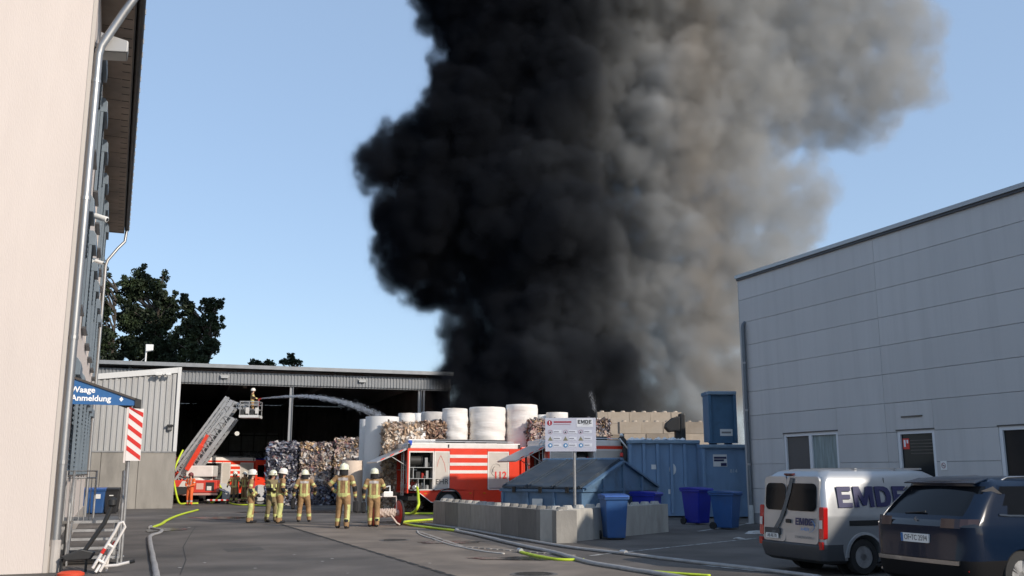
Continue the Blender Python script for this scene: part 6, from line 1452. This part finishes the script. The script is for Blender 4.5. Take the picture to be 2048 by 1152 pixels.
def person(name, loc, rz, H, label, cfg):
    t = thing(name, loc, rz, label, 'person', cfg.get('group')); s = H/1.80; t.scale = (s, s, s)
    lean = cfg.get('lean', 0.0)                              # upper body leans forward (+y)
    Z = lambda x, y, z: Vector((x, y + lean*max(0, z-.95), z))
    hipL, hipR = Vector((-.095,0,.90)), Vector((.095,0,.90))
    fL, fR = cfg.get('fl', (-.13,.0)), cfg.get('fr', (.13,.0))
    ankL, ankR = Vector((fL[0],fL[1],.10)), Vector((fR[0],fR[1],.10))
    knL = (hipL+ankL)/2 + Vector((-.01,.04,.02)); knR = (hipR+ankR)/2 + Vector((.01,.04,.02))
    shL, shR = Z(-.215,0,1.43), Z(.215,0,1.43)
    eL, wL = cfg.get('al', ((-.315,-.03,1.14),(-.30,.06,.90))); eR, wR = cfg.get('ar', ((.315,-.03,1.14),(.30,.06,.90)))
    eL, wL, eR, wR = Z(*eL), Z(*wL), Z(*eR), Z(*wR)
    bones = []                                               # (kind, p, q, r0, r1)
    def B_(k, p, q, r0, r1): bones.append((k, Vector(p), Vector(q), r0, r1))
    for h, k, a in ((hipL,knL,ankL),(hipR,knR,ankR)): B_('thigh', h, k, .118, .092); B_('shin', k, a, .092, .080)
    for a, f in ((ankL,fL),(ankR,fR)):
        td = Vector((.05 if f[0] > 0 else -.05, 1, 0)).normalized(); B_('boot', a+Vector((0,-.03,-.045)), a+td*.17+Vector((0,0,-.055)), .055, .045); B_('boot', a, a+Vector((0,0,.12)), .062, .072)
    for x in (-.075, .075): B_('torso', Z(x,0,.93), Z(x*1.05,0,1.30), .125, .125)
    B_('torso', Z(0,0,.92), Z(0,0,1.36), .135, .125); B_('torso', Z(-.15,0,1.40), Z(.15,0,1.40), .095, .095); B_('torso', Z(0,-.01,1.44), Z(0,0,1.50), .10, .075)
    for sh, e, w_ in ((shL,eL,wL),(shR,eR,wR)): B_('uarm', sh, e, .082, .068); B_('farm', e, w_, .068, .052)
    hy = cfg.get('head', (0, .0)); hx, hyy = hy
    hc = Z(hx,.025+hyy,1.655)
    B_('neck', Z(0,0,1.49), hc-Vector((0,0,.08)), .062, .058)
    b = MB()
    for (k, p, q, r0, r1) in bones: capsule(b, p, q, r0, r1)
    hd = cfg.get('face', 0.0); HMx = Matrix.Translation(hc) @ Matrix.Rotation(hd, 4, 'Z')
    prof = [(.004,-.13),(.045,-.125),(.065,-.09),(.078,-.04),(.084,.02),(.08,.07),(.05,.115),(.004,.125)]
    b.lathe(prof, 16, HMx @ Matrix.Diagonal((.92,1.12,1,1)))
    b.lathe([(.003,0),(.016,.01),(.012,.03),(.003,.045)], 8, HMx @ Matrix.Translation((0,.092,-.035)) )        # nose
    for sx in (-1, 1): b.lathe([(.003,-.03),(.02,-.015),(.022,.015),(.003,.03)], 8, HMx @ Matrix.Translation((sx*.078,.0,-.01)) @ Matrix.Diagonal((.5,1,1,1)))
    o = b.build('body', M_tan, None)
    md = o.modifiers.new('r', 'REMESH'); md.mode = 'VOXEL'; md.voxel_size = .017
    sm = o.modifiers.new('s', 'SMOOTH'); sm.factor = .5; sm.iterations = 4
    bpy.context.view_layer.update(); me = bpy.data.meshes.new_from_object(o.evaluated_get(bpy.context.evaluated_depsgraph_get())); o.modifiers.clear(); o.data = me; o.parent = t
    style = cfg.get('style', 'ff')
    main = {'ff': M_tan, 'olive': M_oliv, 'orange': M_or}[style]
    mats_ = [main, M_band if style != 'orange' else M_orb, M_blk, M_skin, M_lab, M_redv, M_or, M_hair]
    me.materials.clear(); [me.materials.append(m) for m in mats_]
    cen = np.empty(len(me.polygons)*3, np.float32); me.polygons.foreach_get('center', cen); cen = cen.reshape(-1, 3)
    bestd = np.full(len(cen), 1e9); bi = np.zeros(len(cen), int); bt_ = np.zeros(len(cen))
    kinds = [k for k, *_ in bones]
    for i, (k, p, q, r0, r1) in enumerate(bones):
        p_, d_ = np.array(p), np.array(q-p); tt = np.clip(((cen-p_) @ d_)/(d_ @ d_), 0, 1); dist = np.linalg.norm(cen - (p_ + tt[:,None]*d_), axis=1) - (r0 + (r1-r0)*tt)
        m = dist < bestd; bestd[m] = dist[m]; bi[m] = i; bt_[m] = tt[m]
    hl = np.array((HMx.inverted() @ Vector((0,0,0)))); idx = np.zeros(len(cen), int)
    Hinv = np.array(HMx.inverted())
    ch = cen @ Hinv[:3,:3].T + Hinv[:3,3]
    for i in range(len(cen)):
        k = kinds[bi[i]]; tq = bt_[i]; x, y, z = cen[i]; y -= lean*max(0, z-.95); m = 0
        if ch[i][2] > -.15 and np.hypot(ch[i][0], ch[i][1]) < .13 and z > 1.50: 
            m = 3
            if ch[i][1] < -.01 and ch[i][2] > -.09: m = 7
            if ch[i][1] > .06 and abs(abs(ch[i][0])-.032) < .016 and abs(ch[i][2]-.005) < .012: m = 2
            if ch[i][1] > .06 and abs(ch[i][0]) < .026 and abs(ch[i][2]+.075) < .008: m = 5
        elif k == 'neck': m = 2 if style != 'orange' else 3
        elif k == 'boot': m = 2
        elif k == 'torso':
            if style == 'orange': m = 1 if 1.08 < z < 1.14 or (abs(abs(x)-.10) < .03 and z > 1.14) else 0
            else:
                if .885 < z < .995: m = 1
                elif .995 <= z < 1.33 and abs(abs(x)-.105) < .034: m = 1
                if y < -.05 and 1.345 < z < 1.43 and abs(x) < .15: m = 4
                if cfg.get('vest') and z > 1.18: m = 5
                elif cfg.get('vest') and z > 1.0 and abs(x) < .2 and m == 0: m = 1
        elif k == 'uarm': m = (1 if .42 < tq < .66 else (2 if tq > .92 else 0)) if style != 'orange' else (1 if .5 < tq < .65 else 0)
        elif k == 'farm': m = (2 if tq < .42 else (1 if .68 < tq < .92 else 0)) if style != 'orange' else 0
        elif k == 'thigh': m = 1 if style != 'orange' and tq > .62 and cfg.get('stripe') and x*(1 if cfg['stripe'] > 0 else -1) > .15 else 0
        elif k == 'shin':
            m = 1 if .56 < tq < .78 else 0
            if cfg.get('stripe') and tq < .56 and x*(1 if cfg['stripe'] > 0 else -1) > .15: m = 1
            if cfg.get('knee') and tq < .45 and y > .08: m = 2
        idx[i] = m
    me.polygons.foreach_set('material_index', idx.astype(np.int32)); me.polygons.foreach_set('use_smooth', [True]*len(me.polygons)); me.update()
    # gloves / hands with five fingers
    for w_, e in ((wL,eL),(wR,eR)):
        d = (w_-e).normalized(); sd = 1 if w_.x > 0 else -1; side = d.cross(Vector((0,1,0)));
        if side.length < .2: side = Vector((1,0,0))
        side.normalize(); fw_ = side.cross(d).normalized()
        if fw_.y < 0: fw_ = -fw_
        g = MB(); pm = w_ + d*.06; capsule(g, w_+d*.0, w_+d*.075, .036, .042, 10)
        base = w_ + d*.10
        for i, (off, ln) in enumerate(((-.030,.062),(-.010,.074),(.010,.068),(.030,.052))):
            p0 = base + fw_*off*-1; p1 = p0 + d*ln*.55 - side*sd*.006; p2 = p1 + (d*.7 - side*sd*.45).normalized()*ln*.5; g.tube([p0-d*.03, p0, p1, p2], [.013,.013,.012,.009], 6)
        p0 = w_ + d*.035 + fw_*.035; p1 = p0 + (d*.6+fw_*.6).normalized()*.045; p2 = p1 + (d*.9).normalized()*.035; g.tube([p0, p1, p2], [.015,.013,.010], 6)
        g.build('glove', M_blk if style != 'orange' else M_skin, t, smooth='all')
        if cfg.get('carry') and sd == cfg['carry']:
            bg_ = thing('tool_bag', (0,0,0), 0, cfg['carry_label'], 'bag'); wp = Matrix.Translation(Vector(loc)) @ Matrix.Rotation(rz, 4, 'Z') @ (w_*s + d*.16*s); bg_.location = wp; bg_.rotation_euler = (0,0,rz)
            MB().prism([(-.06,-.12,.02),(-.06,.12,.02),(-.06,.15,-.26),(-.06,.06,-.34),(-.06,-.13,-.30)], (.12,0,0)).build('pouch', M_blk, bg_, bevel=.03); MB().tube([(0,-.08,.01),(0,-.05,.09),(0,.05,.09),(0,.08,.01)], .012, 6).build('strap', M_blk, bg_)
    # helmet
    hm = cfg.get('helmet', M_helm)
    if hm is not None:
        MM = HMx @ Matrix.Translation((0,-.005,.045)) @ Matrix.Rotation(cfg.get('nod', 0), 4, 'X') @ Matrix.Diagonal((1.0,1.18,1.0,1))
        hh = MB().lathe([(.148,-.045),(.150,-.03),(.132,-.02),(.130,.03),(.115,.085),(.075,.122),(.02,.135),(.003,.136)], 24, MM).build('helmet', hm, t, smooth=True)
        MB().tube([MM @ Vector((0,-.12,.05)), MM @ Vector((0,-.08,.118)), MM @ Vector((0,0,.142)), MM @ Vector((0,.08,.118)), MM @ Vector((0,.12,.05))], .014, 6).build('crest', hm, hh, smooth=True)
        nk = MB(); n = 12; vs = []
        for i in range(n+1):
            a = math.pi + math.pi*i/n; c0, s0 = math.cos(a), math.sin(a); vs += [MM @ Vector((c0*.125, s0*.125, -.035)), HMx @ Vector((c0*.135, s0*.15-.01, -.15))]
        nk.add(vs, [(2*i,2*i+2,2*i+3,2*i+1) for i in range(n)]); nk.build('neck_guard', M_blk, hh, fix=False)
        MB().add([MM @ Vector((x, y, z)) for x, y, z in ((-.09,.125,-.02),(.09,.125,-.02),(.075,.128,.03),(-.075,.128,.03))], [(0,1,2,3)]).build('visor', M_black, hh, fix=False)
    return t
def at(px, py): g_ = G(px, py); return Vector((g_.x, g_.y, 0))
arm_dn = lambda s, fw=.06, out=.31: ((s*out,-.03,1.14),(s*(out-.015),fw,.90))
person('person', at(499,1046), R(-75), 1.82, 'firefighter in red vest and white helmet turned towards the paper bales', dict(vest=True, helmet=M_helmw, al=((-.30,.02,1.14),(-.22,.20,.98)), ar=((.31,-.03,1.14),(.28,.12,.93)), fl=(-.12,.03), fr=(.12,-.05), stripe=1, face=R(-8)))
person('person', at(540,1044), R(-120), 1.80, 'firefighter in shaded olive jacket standing behind a colleague with white helmet', dict(style='olive', fl=(-.18,.08), fr=(.13,-.06), al=((-.30,.10,1.16),(-.02,.24,1.18)), ar=((.30,.10,1.16),(.04,.25,1.15)), stripe=-1, lean=.04))
person('person', at(557,1046.5), R(-62), 1.86, 'firefighter with bare face in profile and white helmet leaning slightly forward', dict(helmet=M_helmw, lean=.10, al=((-.28,.08,1.16),(-.20,.28,1.05)), ar=((.30,.0,1.14),(.24,.16,.95)), fl=(-.12,.06), fr=(.13,-.06), knee=True, stripe=1, nod=R(-8), face=R(-12)))
person('person', at(606,1044), R(6), 1.82, 'firefighter seen from behind holding a black bag before the speckled bales', dict(fl=(-.16,.02), fr=(.20,.10), al=((-.34,-.02,1.15),(-.37,.06,.92)), ar=((.40,-.06,1.18),(.36,.14,.98)), lean=.05, carry=-1, carry_label='black bag held by the firefighter before the speckled bales', face=R(-10)))
person('person', at(685,1057), R(-6), 2.0, 'tallest firefighter seen from behind in front of the short cream roll', dict(fl=(-.17,.06), fr=(.13,-.08), al=((-.44,-.04,1.20),(-.24,.06,1.02)), ar=((.33,-.04,1.15),(.34,.02,.90)), lean=-.03, stripe=1, carry=1, carry_label='black bag hanging from the hand of the tallest firefighter', face=R(-14)))
person('person', at(746,1054), R(4), 1.86, 'firefighter seen from behind standing against the red hose reel', dict(fl=(-.10,.06), fr=(.12,-.06), al=((-.32,-.03,1.15),(-.32,.04,.90)), ar=((.34,.06,1.18),(.22,.26,1.08)), stripe=-1, carry=-1, carry_label='black bag hanging beside the red hose reel', face=R(12)))
person('person', Vector((XD(383,52.8), 52.8, 0)), R(160), 1.72, 'worker in bright orange suit standing behind the ladder truck', dict(style='orange', helmet=M_hdark, fl=(-.12,.02), fr=(.12,.0), al=((-.28,.05,1.14),(-.12,.2,1.08)), ar=((.28,.05,1.14),(.12,.2,1.06)))).scale *= 1.0
person('person', Vector((XD(471,56.5), 56.5, 0)), R(175), 1.80, 'firefighter facing out of the hall beside the white drum', dict(helmet=M_helmw, al=((-.36,.03,1.16),(-.38,.16,1.0)), ar=((.36,.03,1.16),(.36,.16,1.0)), fl=(-.16,.03), fr=(.16,.0), knee=True))
person('person', Vector((XD(491,58.5), 58.5, 0)), R(150), 1.78, 'firefighter half hidden behind the colleague in the red vest', dict(helmet=M_helmw))
person('person', BASKET, R(-80), 1.62, 'firefighter in helmet standing in the ladder basket', dict(al=((-.26,.10,1.20),(-.16,.32,1.15)), ar=((.26,.10,1.20),(.16,.32,1.12)), helmet=M_helmw))
# ------------------------------------------------------------------ trees
def leaf_mat(name, c):
    m = bpy.data.materials.new(name); m.use_nodes = True; n = m.node_tree.nodes; l = m.node_tree.links; b = n['Principled BSDF']
    tc = n.new('ShaderNodeTexCoord'); tx = n.new('ShaderNodeTexNoise'); tx.inputs['Scale'].default_value = .6; tx.inputs['Detail'].default_value = 3
    cr = n.new('ShaderNodeValToRGB'); cr.color_ramp.elements[0].color = (c[0]*.55,c[1]*.55,c[2]*.6,1); cr.color_ramp.elements[1].color = (c[0]*1.5,c[1]*1.45,c[2]*1.2,1); cr.color_ramp.elements[0].position = .35; cr.color_ramp.elements[1].position = .68
    l.new(tc.outputs['Object'], tx.inputs['Vector']); l.new(tx.outputs['Fac'], cr.inputs[0]); l.new(cr.outputs[0], b.inputs['Base Color']); b.inputs['Roughness'].default_value = .6; b.inputs['Specular IOR Level'].default_value = .25
    return m
M_leaf = leaf_mat('poplar_leaf', (.026,.040,.020)); M_bark = mat('bark', (.06,.05,.04), .9, var=.3, vscale=5)
def tree(name, base, H, clumps, label, seed, leaf=.19, per=330, trunk_h=None):
    t = thing(name, base, 0, label, 'tree', None); rng = np.random.default_rng(seed); vs = []; fs = []
    allc = []
    for (cx, cz, rx, rz_) in clumps:                         # (offset x, height, radii) each lobe holds many small clumps
        k = int(34*rx*rz_/4)+12
        for _ in range(k):
            d = rng.normal(size=3); d /= np.linalg.norm(d); q = rng.random()**.45; c = np.array([cx+d[0]*rx*q, d[1]*rx*q*.9, cz+d[2]*rz_*q]); r = rng.uniform(.55,1.15)*min(1.3, rx*.42); allc.append((c, r))
    for c, r in allc:
        n = int(per*r*r)+20
        d = rng.normal(size=(n,3)); d /= np.linalg.norm(d,axis=1)[:,None]; p = c + d*(r*(rng.random((n,1))**.4)) * np.array([1,1,.85])
        a = rng.normal(size=(n,3)); a /= np.linalg.norm(a,axis=1)[:,None]; b2 = np.cross(a, rng.normal(size=(n,3))); b2 /= np.linalg.norm(b2,axis=1)[:,None]; s = leaf*rng.uniform(.5,1.1,(n,1))
        o = len(vs); q4 = np.stack([p-a*s, p+b2*s*.5, p+a*s, p-b2*s*.5], 1).reshape(-1,3); vs += q4.tolist(); fs += [(o+4*i,o+4*i+1,o+4*i+2,o+4*i+3) for i in range(n)]
    me = bpy.data.meshes.new('crown'); me.from_pydata(vs, [], fs); me.materials.append(M_leaf); o = bpy.data.objects.new('crown', me); col.objects.link(o); o.parent = t
    b = MB(); top = trunk_h or H*.8; b.tube([(0,0,-.1),(.1,0,H*.25),(-.1,.1,H*.5),(.05,0,top)], [H*.022,H*.018,H*.012,.05], 8)
    for i, (c, r) in enumerate(allc):
        if i % 3 == 0: z0 = max(H*.12, c[2]-rng.uniform(1.0,3.5)); b.tube([(0,0,z0),((c[0])*.5,c[1]*.5,(z0+c[2])/2+.2),tuple(c)], [.12,.07,.025], 5)
    b.build('trunk', M_bark, t); return t
DT = 88.0
def lobes(spec, D, bx):                                        # pixel lobes -> local
    out = []
    for (px, py, rx, ry) in spec: p = P(px, py, D); out.append((p.x-bx, p.z, rx/1900*D, ry/1900*D))
    return out
bx = XD(205, DT); tree('poplar_tree', (bx, DT, 0), 21, lobes([(200,560,24,40),(205,620,26,40),(200,680,28,40),(215,740,30,50),(195,800,30,50)], DT, bx), 'dark narrow poplar tree beside the office block downpipe', 1)
bx = XD(290, DT+2); tree('poplar_tree', (bx, DT+2, 0), 22, lobes([(262,580,30,42),(285,570,24,40),(322,590,24,50),(270,640,34,40),(315,650,34,40),(345,620,16,40),(290,700,42,40),(325,710,36,40),(250,690,18,22),(300,780,50,50)], DT+2, bx), 'tall broad poplar tree in the middle behind the hall roof', 2)
bx = XD(400, DT-2); tree('poplar_tree', (bx, DT-2, 0), 18, lobes([(375,615,22,30),(420,620,22,28),(395,650,30,30),(428,650,20,30),(370,680,28,30),(415,695,24,26),(390,715,30,30),(440,605,8,14),(400,780,42,50)], DT-2, bx), 'shorter rounded poplar tree behind the hall roof lamp', 3)
bx = XD(522, 112); tree('leafy_tree', (bx, 112, 0), 14.5, lobes([(510,726,14,6),(535,728,14,7),(522,760,26,30)], 112, bx), 'low flat tree crown just showing above the hall roof', 4, per=110)
bx = XD(582, 112); tree('leafy_tree', (bx, 112, 0), 15.2, lobes([(572,722,14,9),(592,724,14,9),(582,712,8,7),(582,760,28,30)], 112, bx), 'bushy tree crown rising above the hall roof edge', 5, per=110)
# ------------------------------------------------------------------ smoke plume (points -> fog volume)
def smoke_mat(name, c, dens, aniso=0.0, c2=None, noise_scale=.25):
    m = bpy.data.materials.new(name); m.use_nodes = True
    n = m.node_tree.nodes; l = m.node_tree.links; n.clear()
    out = n.new('ShaderNodeOutputMaterial'); pv = n.new('ShaderNodeVolumePrincipled')
    pv.inputs['Color'].default_value = (*c, 1); pv.inputs['Density'].default_value = dens
    pv.inputs['Anisotropy'].default_value = aniso; pv.inputs['Density Attribute'].default_value = 'density'
    if c2:
        tc = n.new('ShaderNodeTexCoord'); tx = n.new('ShaderNodeTexNoise'); tx.inputs['Scale'].default_value = noise_scale; tx.inputs['Detail'].default_value = 2
        l.new(tc.outputs['Object'], tx.inputs['Vector'])
        cr = n.new('ShaderNodeValToRGB'); cr.color_ramp.elements[0].position = .4; cr.color_ramp.elements[1].position = .62
        cr.color_ramp.elements[0].color = (*c, 1); cr.color_ramp.elements[1].color = (*c2, 1)
        l.new(tx.outputs['Fac'], cr.inputs[0]); l.new(cr.outputs[0], pv.inputs['Color'])
    l.new(pv.outputs[0], out.inputs['Volume'])
    m.cycles.volume_interpolation = 'LINEAR'
    return m
def plume_mat(name, dens, veil=False):            # soot content changes through the plume: black at the burning side, grey brown steam beyond
    m = bpy.data.materials.new(name); m.use_nodes = True
    n = m.node_tree.nodes; l = m.node_tree.links; n.clear()
    out = n.new('ShaderNodeOutputMaterial'); pv = n.new('ShaderNodeVolumePrincipled'); pv.inputs['Anisotropy'].default_value = 0.0
    tc = n.new('ShaderNodeTexCoord'); sep = n.new('ShaderNodeSeparateXYZ'); l.new(tc.outputs['Object'], sep.inputs[0])
    def math_(op, a, b=None, clamp=False):
        q = n.new('ShaderNodeMath'); q.operation = op; q.use_clamp = clamp
        for k, v in enumerate((a, b)):
            if v is None: continue
            if isinstance(v, (int, float)): q.inputs[k].default_value = v
            else: l.new(v, q.inputs[k])
        return q.outputs[0]
    nz = n.new('ShaderNodeTexNoise'); nz.inputs['Scale'].default_value = .11; nz.inputs['Detail'].default_value = 2
    l.new(tc.outputs['Object'], nz.inputs['Vector'])
    low = math_('MULTIPLY', math_('SUBTRACT', 1.0, math_('DIVIDE', sep.outputs['Z'], 14.0, True), True), 4.4)      # the base stays sooty further over
    front = math_('MULTIPLY', math_('SUBTRACT', 70.0, sep.outputs['Y']), .12)
    s_ = math_('ADD', math_('SUBTRACT', math_('ADD', sep.outputs['X'], front), low), math_('MULTIPLY', math_('SUBTRACT', nz.outputs['Fac'], .5), 15.0))
    f = math_('DIVIDE', math_('ADD', s_, 4.5), 23.0, True)
    cr = n.new('ShaderNodeValToRGB'); e = cr.color_ramp.elements
    e[0].position = .0; e[0].color = (.016,.018,.023,1); e[1].position = 1.0; e[1].color = (.55,.55,.535,1)
    for p, c in ((.28,(.026,.029,.036,1)), (.44,(.075,.08,.088,1)), (.58,(.23,.236,.238,1)), (.74,(.50,.508,.508,1)), (.87,(.49,.455,.41,1))):
        q = e.new(p); q.color = c
    l.new(f, cr.inputs[0]); l.new(cr.outputs[0], pv.inputs['Color'])
    n2 = n.new('ShaderNodeTexNoise'); n2.inputs['Scale'].default_value = .42; n2.inputs['Detail'].default_value = 3; n2.inputs['Roughness'].default_value = .65
    l.new(tc.outputs['Object'], n2.inputs['Vector'])
    mr = n.new('ShaderNodeMapRange'); mr.inputs['From Min'].default_value = .36; mr.inputs['From Max'].default_value = .62; mr.inputs['To Min'].default_value = .08; mr.inputs['To Max'].default_value = 1.5
    l.new(n2.outputs['Fac'], mr.inputs['Value'])
    at_ = n.new('ShaderNodeAttribute'); at_.attribute_name = 'density'
    dn = math_('MULTIPLY', math_('MULTIPLY', at_.outputs['Fac'], mr.outputs[0]), math_('SUBTRACT', dens*1.0, math_('MULTIPLY', f, dens*.80)))
    l.new(dn, pv.inputs['Density']); pv.inputs['Density Attribute'].default_value = ''
    l.new(pv.outputs[0], out.inputs['Volume']); return m
def puffs(blobs, n1, n2, seed, k1=(.32,.5), k2=(.3,.5)):
    rng = np.random.default_rng(seed); pts = []; rad = []
    for (c, r) in blobs:
        c = np.array(c); pts.append(c); rad.append(r*.86)
        m1 = max(6, int(n1 * (r/4)**2))
        for _ in range(m1):
            d = rng.normal(size=3); d /= np.linalg.norm(d)
            r1 = r * rng.uniform(*k1); c1 = c + d * (r*1.0 - r1*.35) * rng.uniform(.88, 1.04)
            pts.append(c1); rad.append(r1)
            for _ in range(max(3, int(n2 * (r1/1.3)**1.3))):
                d2 = rng.normal(size=3); d2 /= np.linalg.norm(d2); d2 = d2 + d*.5; d2 /= np.linalg.norm(d2)
                r2 = r1 * rng.uniform(*k2); pts.append(c1 + d2 * (r1*.98 - r2*.3)); rad.append(r2)
    return np.array(pts), np.array(rad)
def fog(name, pts, rad, m, voxel, label):
    me = bpy.data.meshes.new(name); me.from_pydata([tuple(p) for p in pts], [], [])
    at = me.attributes.new('puff_radius', 'FLOAT', 'POINT'); at.data.foreach_set('value', rad.astype(np.float32))
    o = bpy.data.objects.new(name, me); col.objects.link(o)
    ng = bpy.data.node_groups.new(name, 'GeometryNodeTree')
    ng.interface.new_socket('Geometry', in_out='INPUT', socket_type='NodeSocketGeometry')
    ng.interface.new_socket('Geometry', in_out='OUTPUT', socket_type='NodeSocketGeometry')
    N = ng.nodes; L = ng.links
    gi = N.new('NodeGroupInput'); go = N.new('NodeGroupOutput')
    mp = N.new('GeometryNodeMeshToPoints'); pv = N.new('GeometryNodePointsToVolume'); sm = N.new('GeometryNodeSetMaterial')
    na = N.new('GeometryNodeInputNamedAttribute'); na.data_type = 'FLOAT'; na.inputs['Name'].default_value = 'puff_radius'
    pv.resolution_mode = 'VOXEL_SIZE'; pv.inputs['Voxel Size'].default_value = voxel; pv.inputs['Density'].default_value = 1.0
    sm.inputs['Material'].default_value = m
    L.new(gi.outputs[0], mp.inputs[0]); L.new(mp.outputs[0], pv.inputs['Points']); L.new(na.outputs[0], pv.inputs['Radius'])
    L.new(pv.outputs[0], sm.inputs[0]); L.new(sm.outputs[0], go.inputs[0])
    md = o.modifiers.new('fog', 'NODES'); md.node_group = ng
    me.materials.append(m)
    tag(o, label, 'smoke', kind='stuff')
    return o
def B(px, py, rpx, D):
    c = P(px, py, D); return ((c.x, c.y, c.z), rpx / 1900.0 * D)
black_blobs = [B(*b) for b in [
    (955, 800, 80, 61.5), (905, 765, 32, 59.5), (935, 780, 60, 64.5), (905, 815, 50, 62.5), (895, 800, 40, 64), (925, 830, 45, 59), (915, 710, 34, 61), (1080, 810, 130, 63), (1210, 800, 110, 64), (1330, 810, 85, 66), (960, 690, 80, 67), (1090, 690, 130, 67), (1230, 700, 95, 68), (980, 590, 92, 68),
    (1130, 580, 130, 68), (1060, 480, 160, 69), (900, 470, 130, 69), (815, 420, 92, 68), (800, 330, 82, 68), (850, 530, 80, 69), (842, 588, 38, 68.5),
    (800, 500, 50, 68), (768, 290, 36, 68), (735, 375, 26, 68), (830, 260, 45, 69), (1290, 770, 70, 66.5), (1240, 600, 70, 68.5),
    (920, 330, 125, 70), (1020, 360, 140, 71), (975, 225, 105, 71), (1080, 240, 150, 72), (955, 130, 85, 72), (1050, 110, 140, 73), (912, 50, 70, 73),
    (1000, -10, 140, 74), (1150, 60, 160, 75), (1250, -60, 200, 77), (895, 150, 38, 71), (880, -20, 55, 73), (1200, 180, 110, 74), (1100, -110, 220, 76)]]
grey_blobs = [B(*b) for b in [
    (1440, 880, 60, 66), (1430, 800, 80, 68), (1400, 720, 95, 70), (1480, 650, 110, 72), (1370, 600, 110, 72), (1500, 560, 120, 75), (1300, 650, 60, 71), (1270, 540, 60, 71), (1500, 760, 80, 70),
    (1330, 470, 110, 72), (1450, 450, 130, 74), (1560, 440, 100, 76), (1610, 400, 72, 76), (1290, 400, 85, 72), (1250, 300, 115, 72.5), (1380, 300, 140, 74),
    (1340, 190, 105, 73), (1450, 190, 150, 76), (1470, 320, 100, 76), (1600, 180, 115, 78), (1700, 160, 120, 78), (1790, 150, 88, 78), (1560, 60, 160, 79),
    (1690, 40, 140, 79), (1790, 70, 85, 79), (1420, 40, 170, 78), (1625, 310, 34, 77), (1740, 225, 60, 77), (1700, -60, 120, 79), (1500, -80, 180, 79)]]
mid_blobs = [B(*b) for b in [(1120, 290, 75, 69.5), (1065, 310, 45, 67.8), (1130, 420, 60, 68), (1180, 220, 80, 71), (1170, 330, 70, 70), (1240, 140, 70, 72), (1190, 480, 50, 69), (1080, 660, 75, 64.6), (1150, 730, 70, 64.6), (990, 740, 50, 64.5), (1220, 100, 80, 73), (1050, 40, 60, 71)]]
pale_blobs = [B(*b) for b in [(1320, 175, 80, 71.5), (1390, 150, 55, 72), (1400, 250, 70, 72), (1250, 230, 55, 70.5), (1230, 480, 50, 69.5), (1290, 560, 62, 69.5), (1250, 420, 40, 70), (1340, 520, 60, 70), (1400, 610, 34, 69.5), (1350, 690, 40, 69), (1450, 520, 60, 72), (1300, 340, 60, 70.5), (1420, 850, 30, 63), (1390, 760, 45, 67)]]
def smoke():
    p, r = puffs(black_blobs + grey_blobs + mid_blobs + pale_blobs, 30, 8, 3, k2=(.24,.48))
    fog('smoke_plume', p, r, plume_mat('smoke_plume', 1.25), .27, 'huge smoke plume, black over the bales turning grey brown beside the warehouse')
    fog('smoke_veil', p, r*1.08 + .22, plume_mat('smoke_veil', .13), .6, 'thin torn smoke veil around the edges of the plume')
smoke()
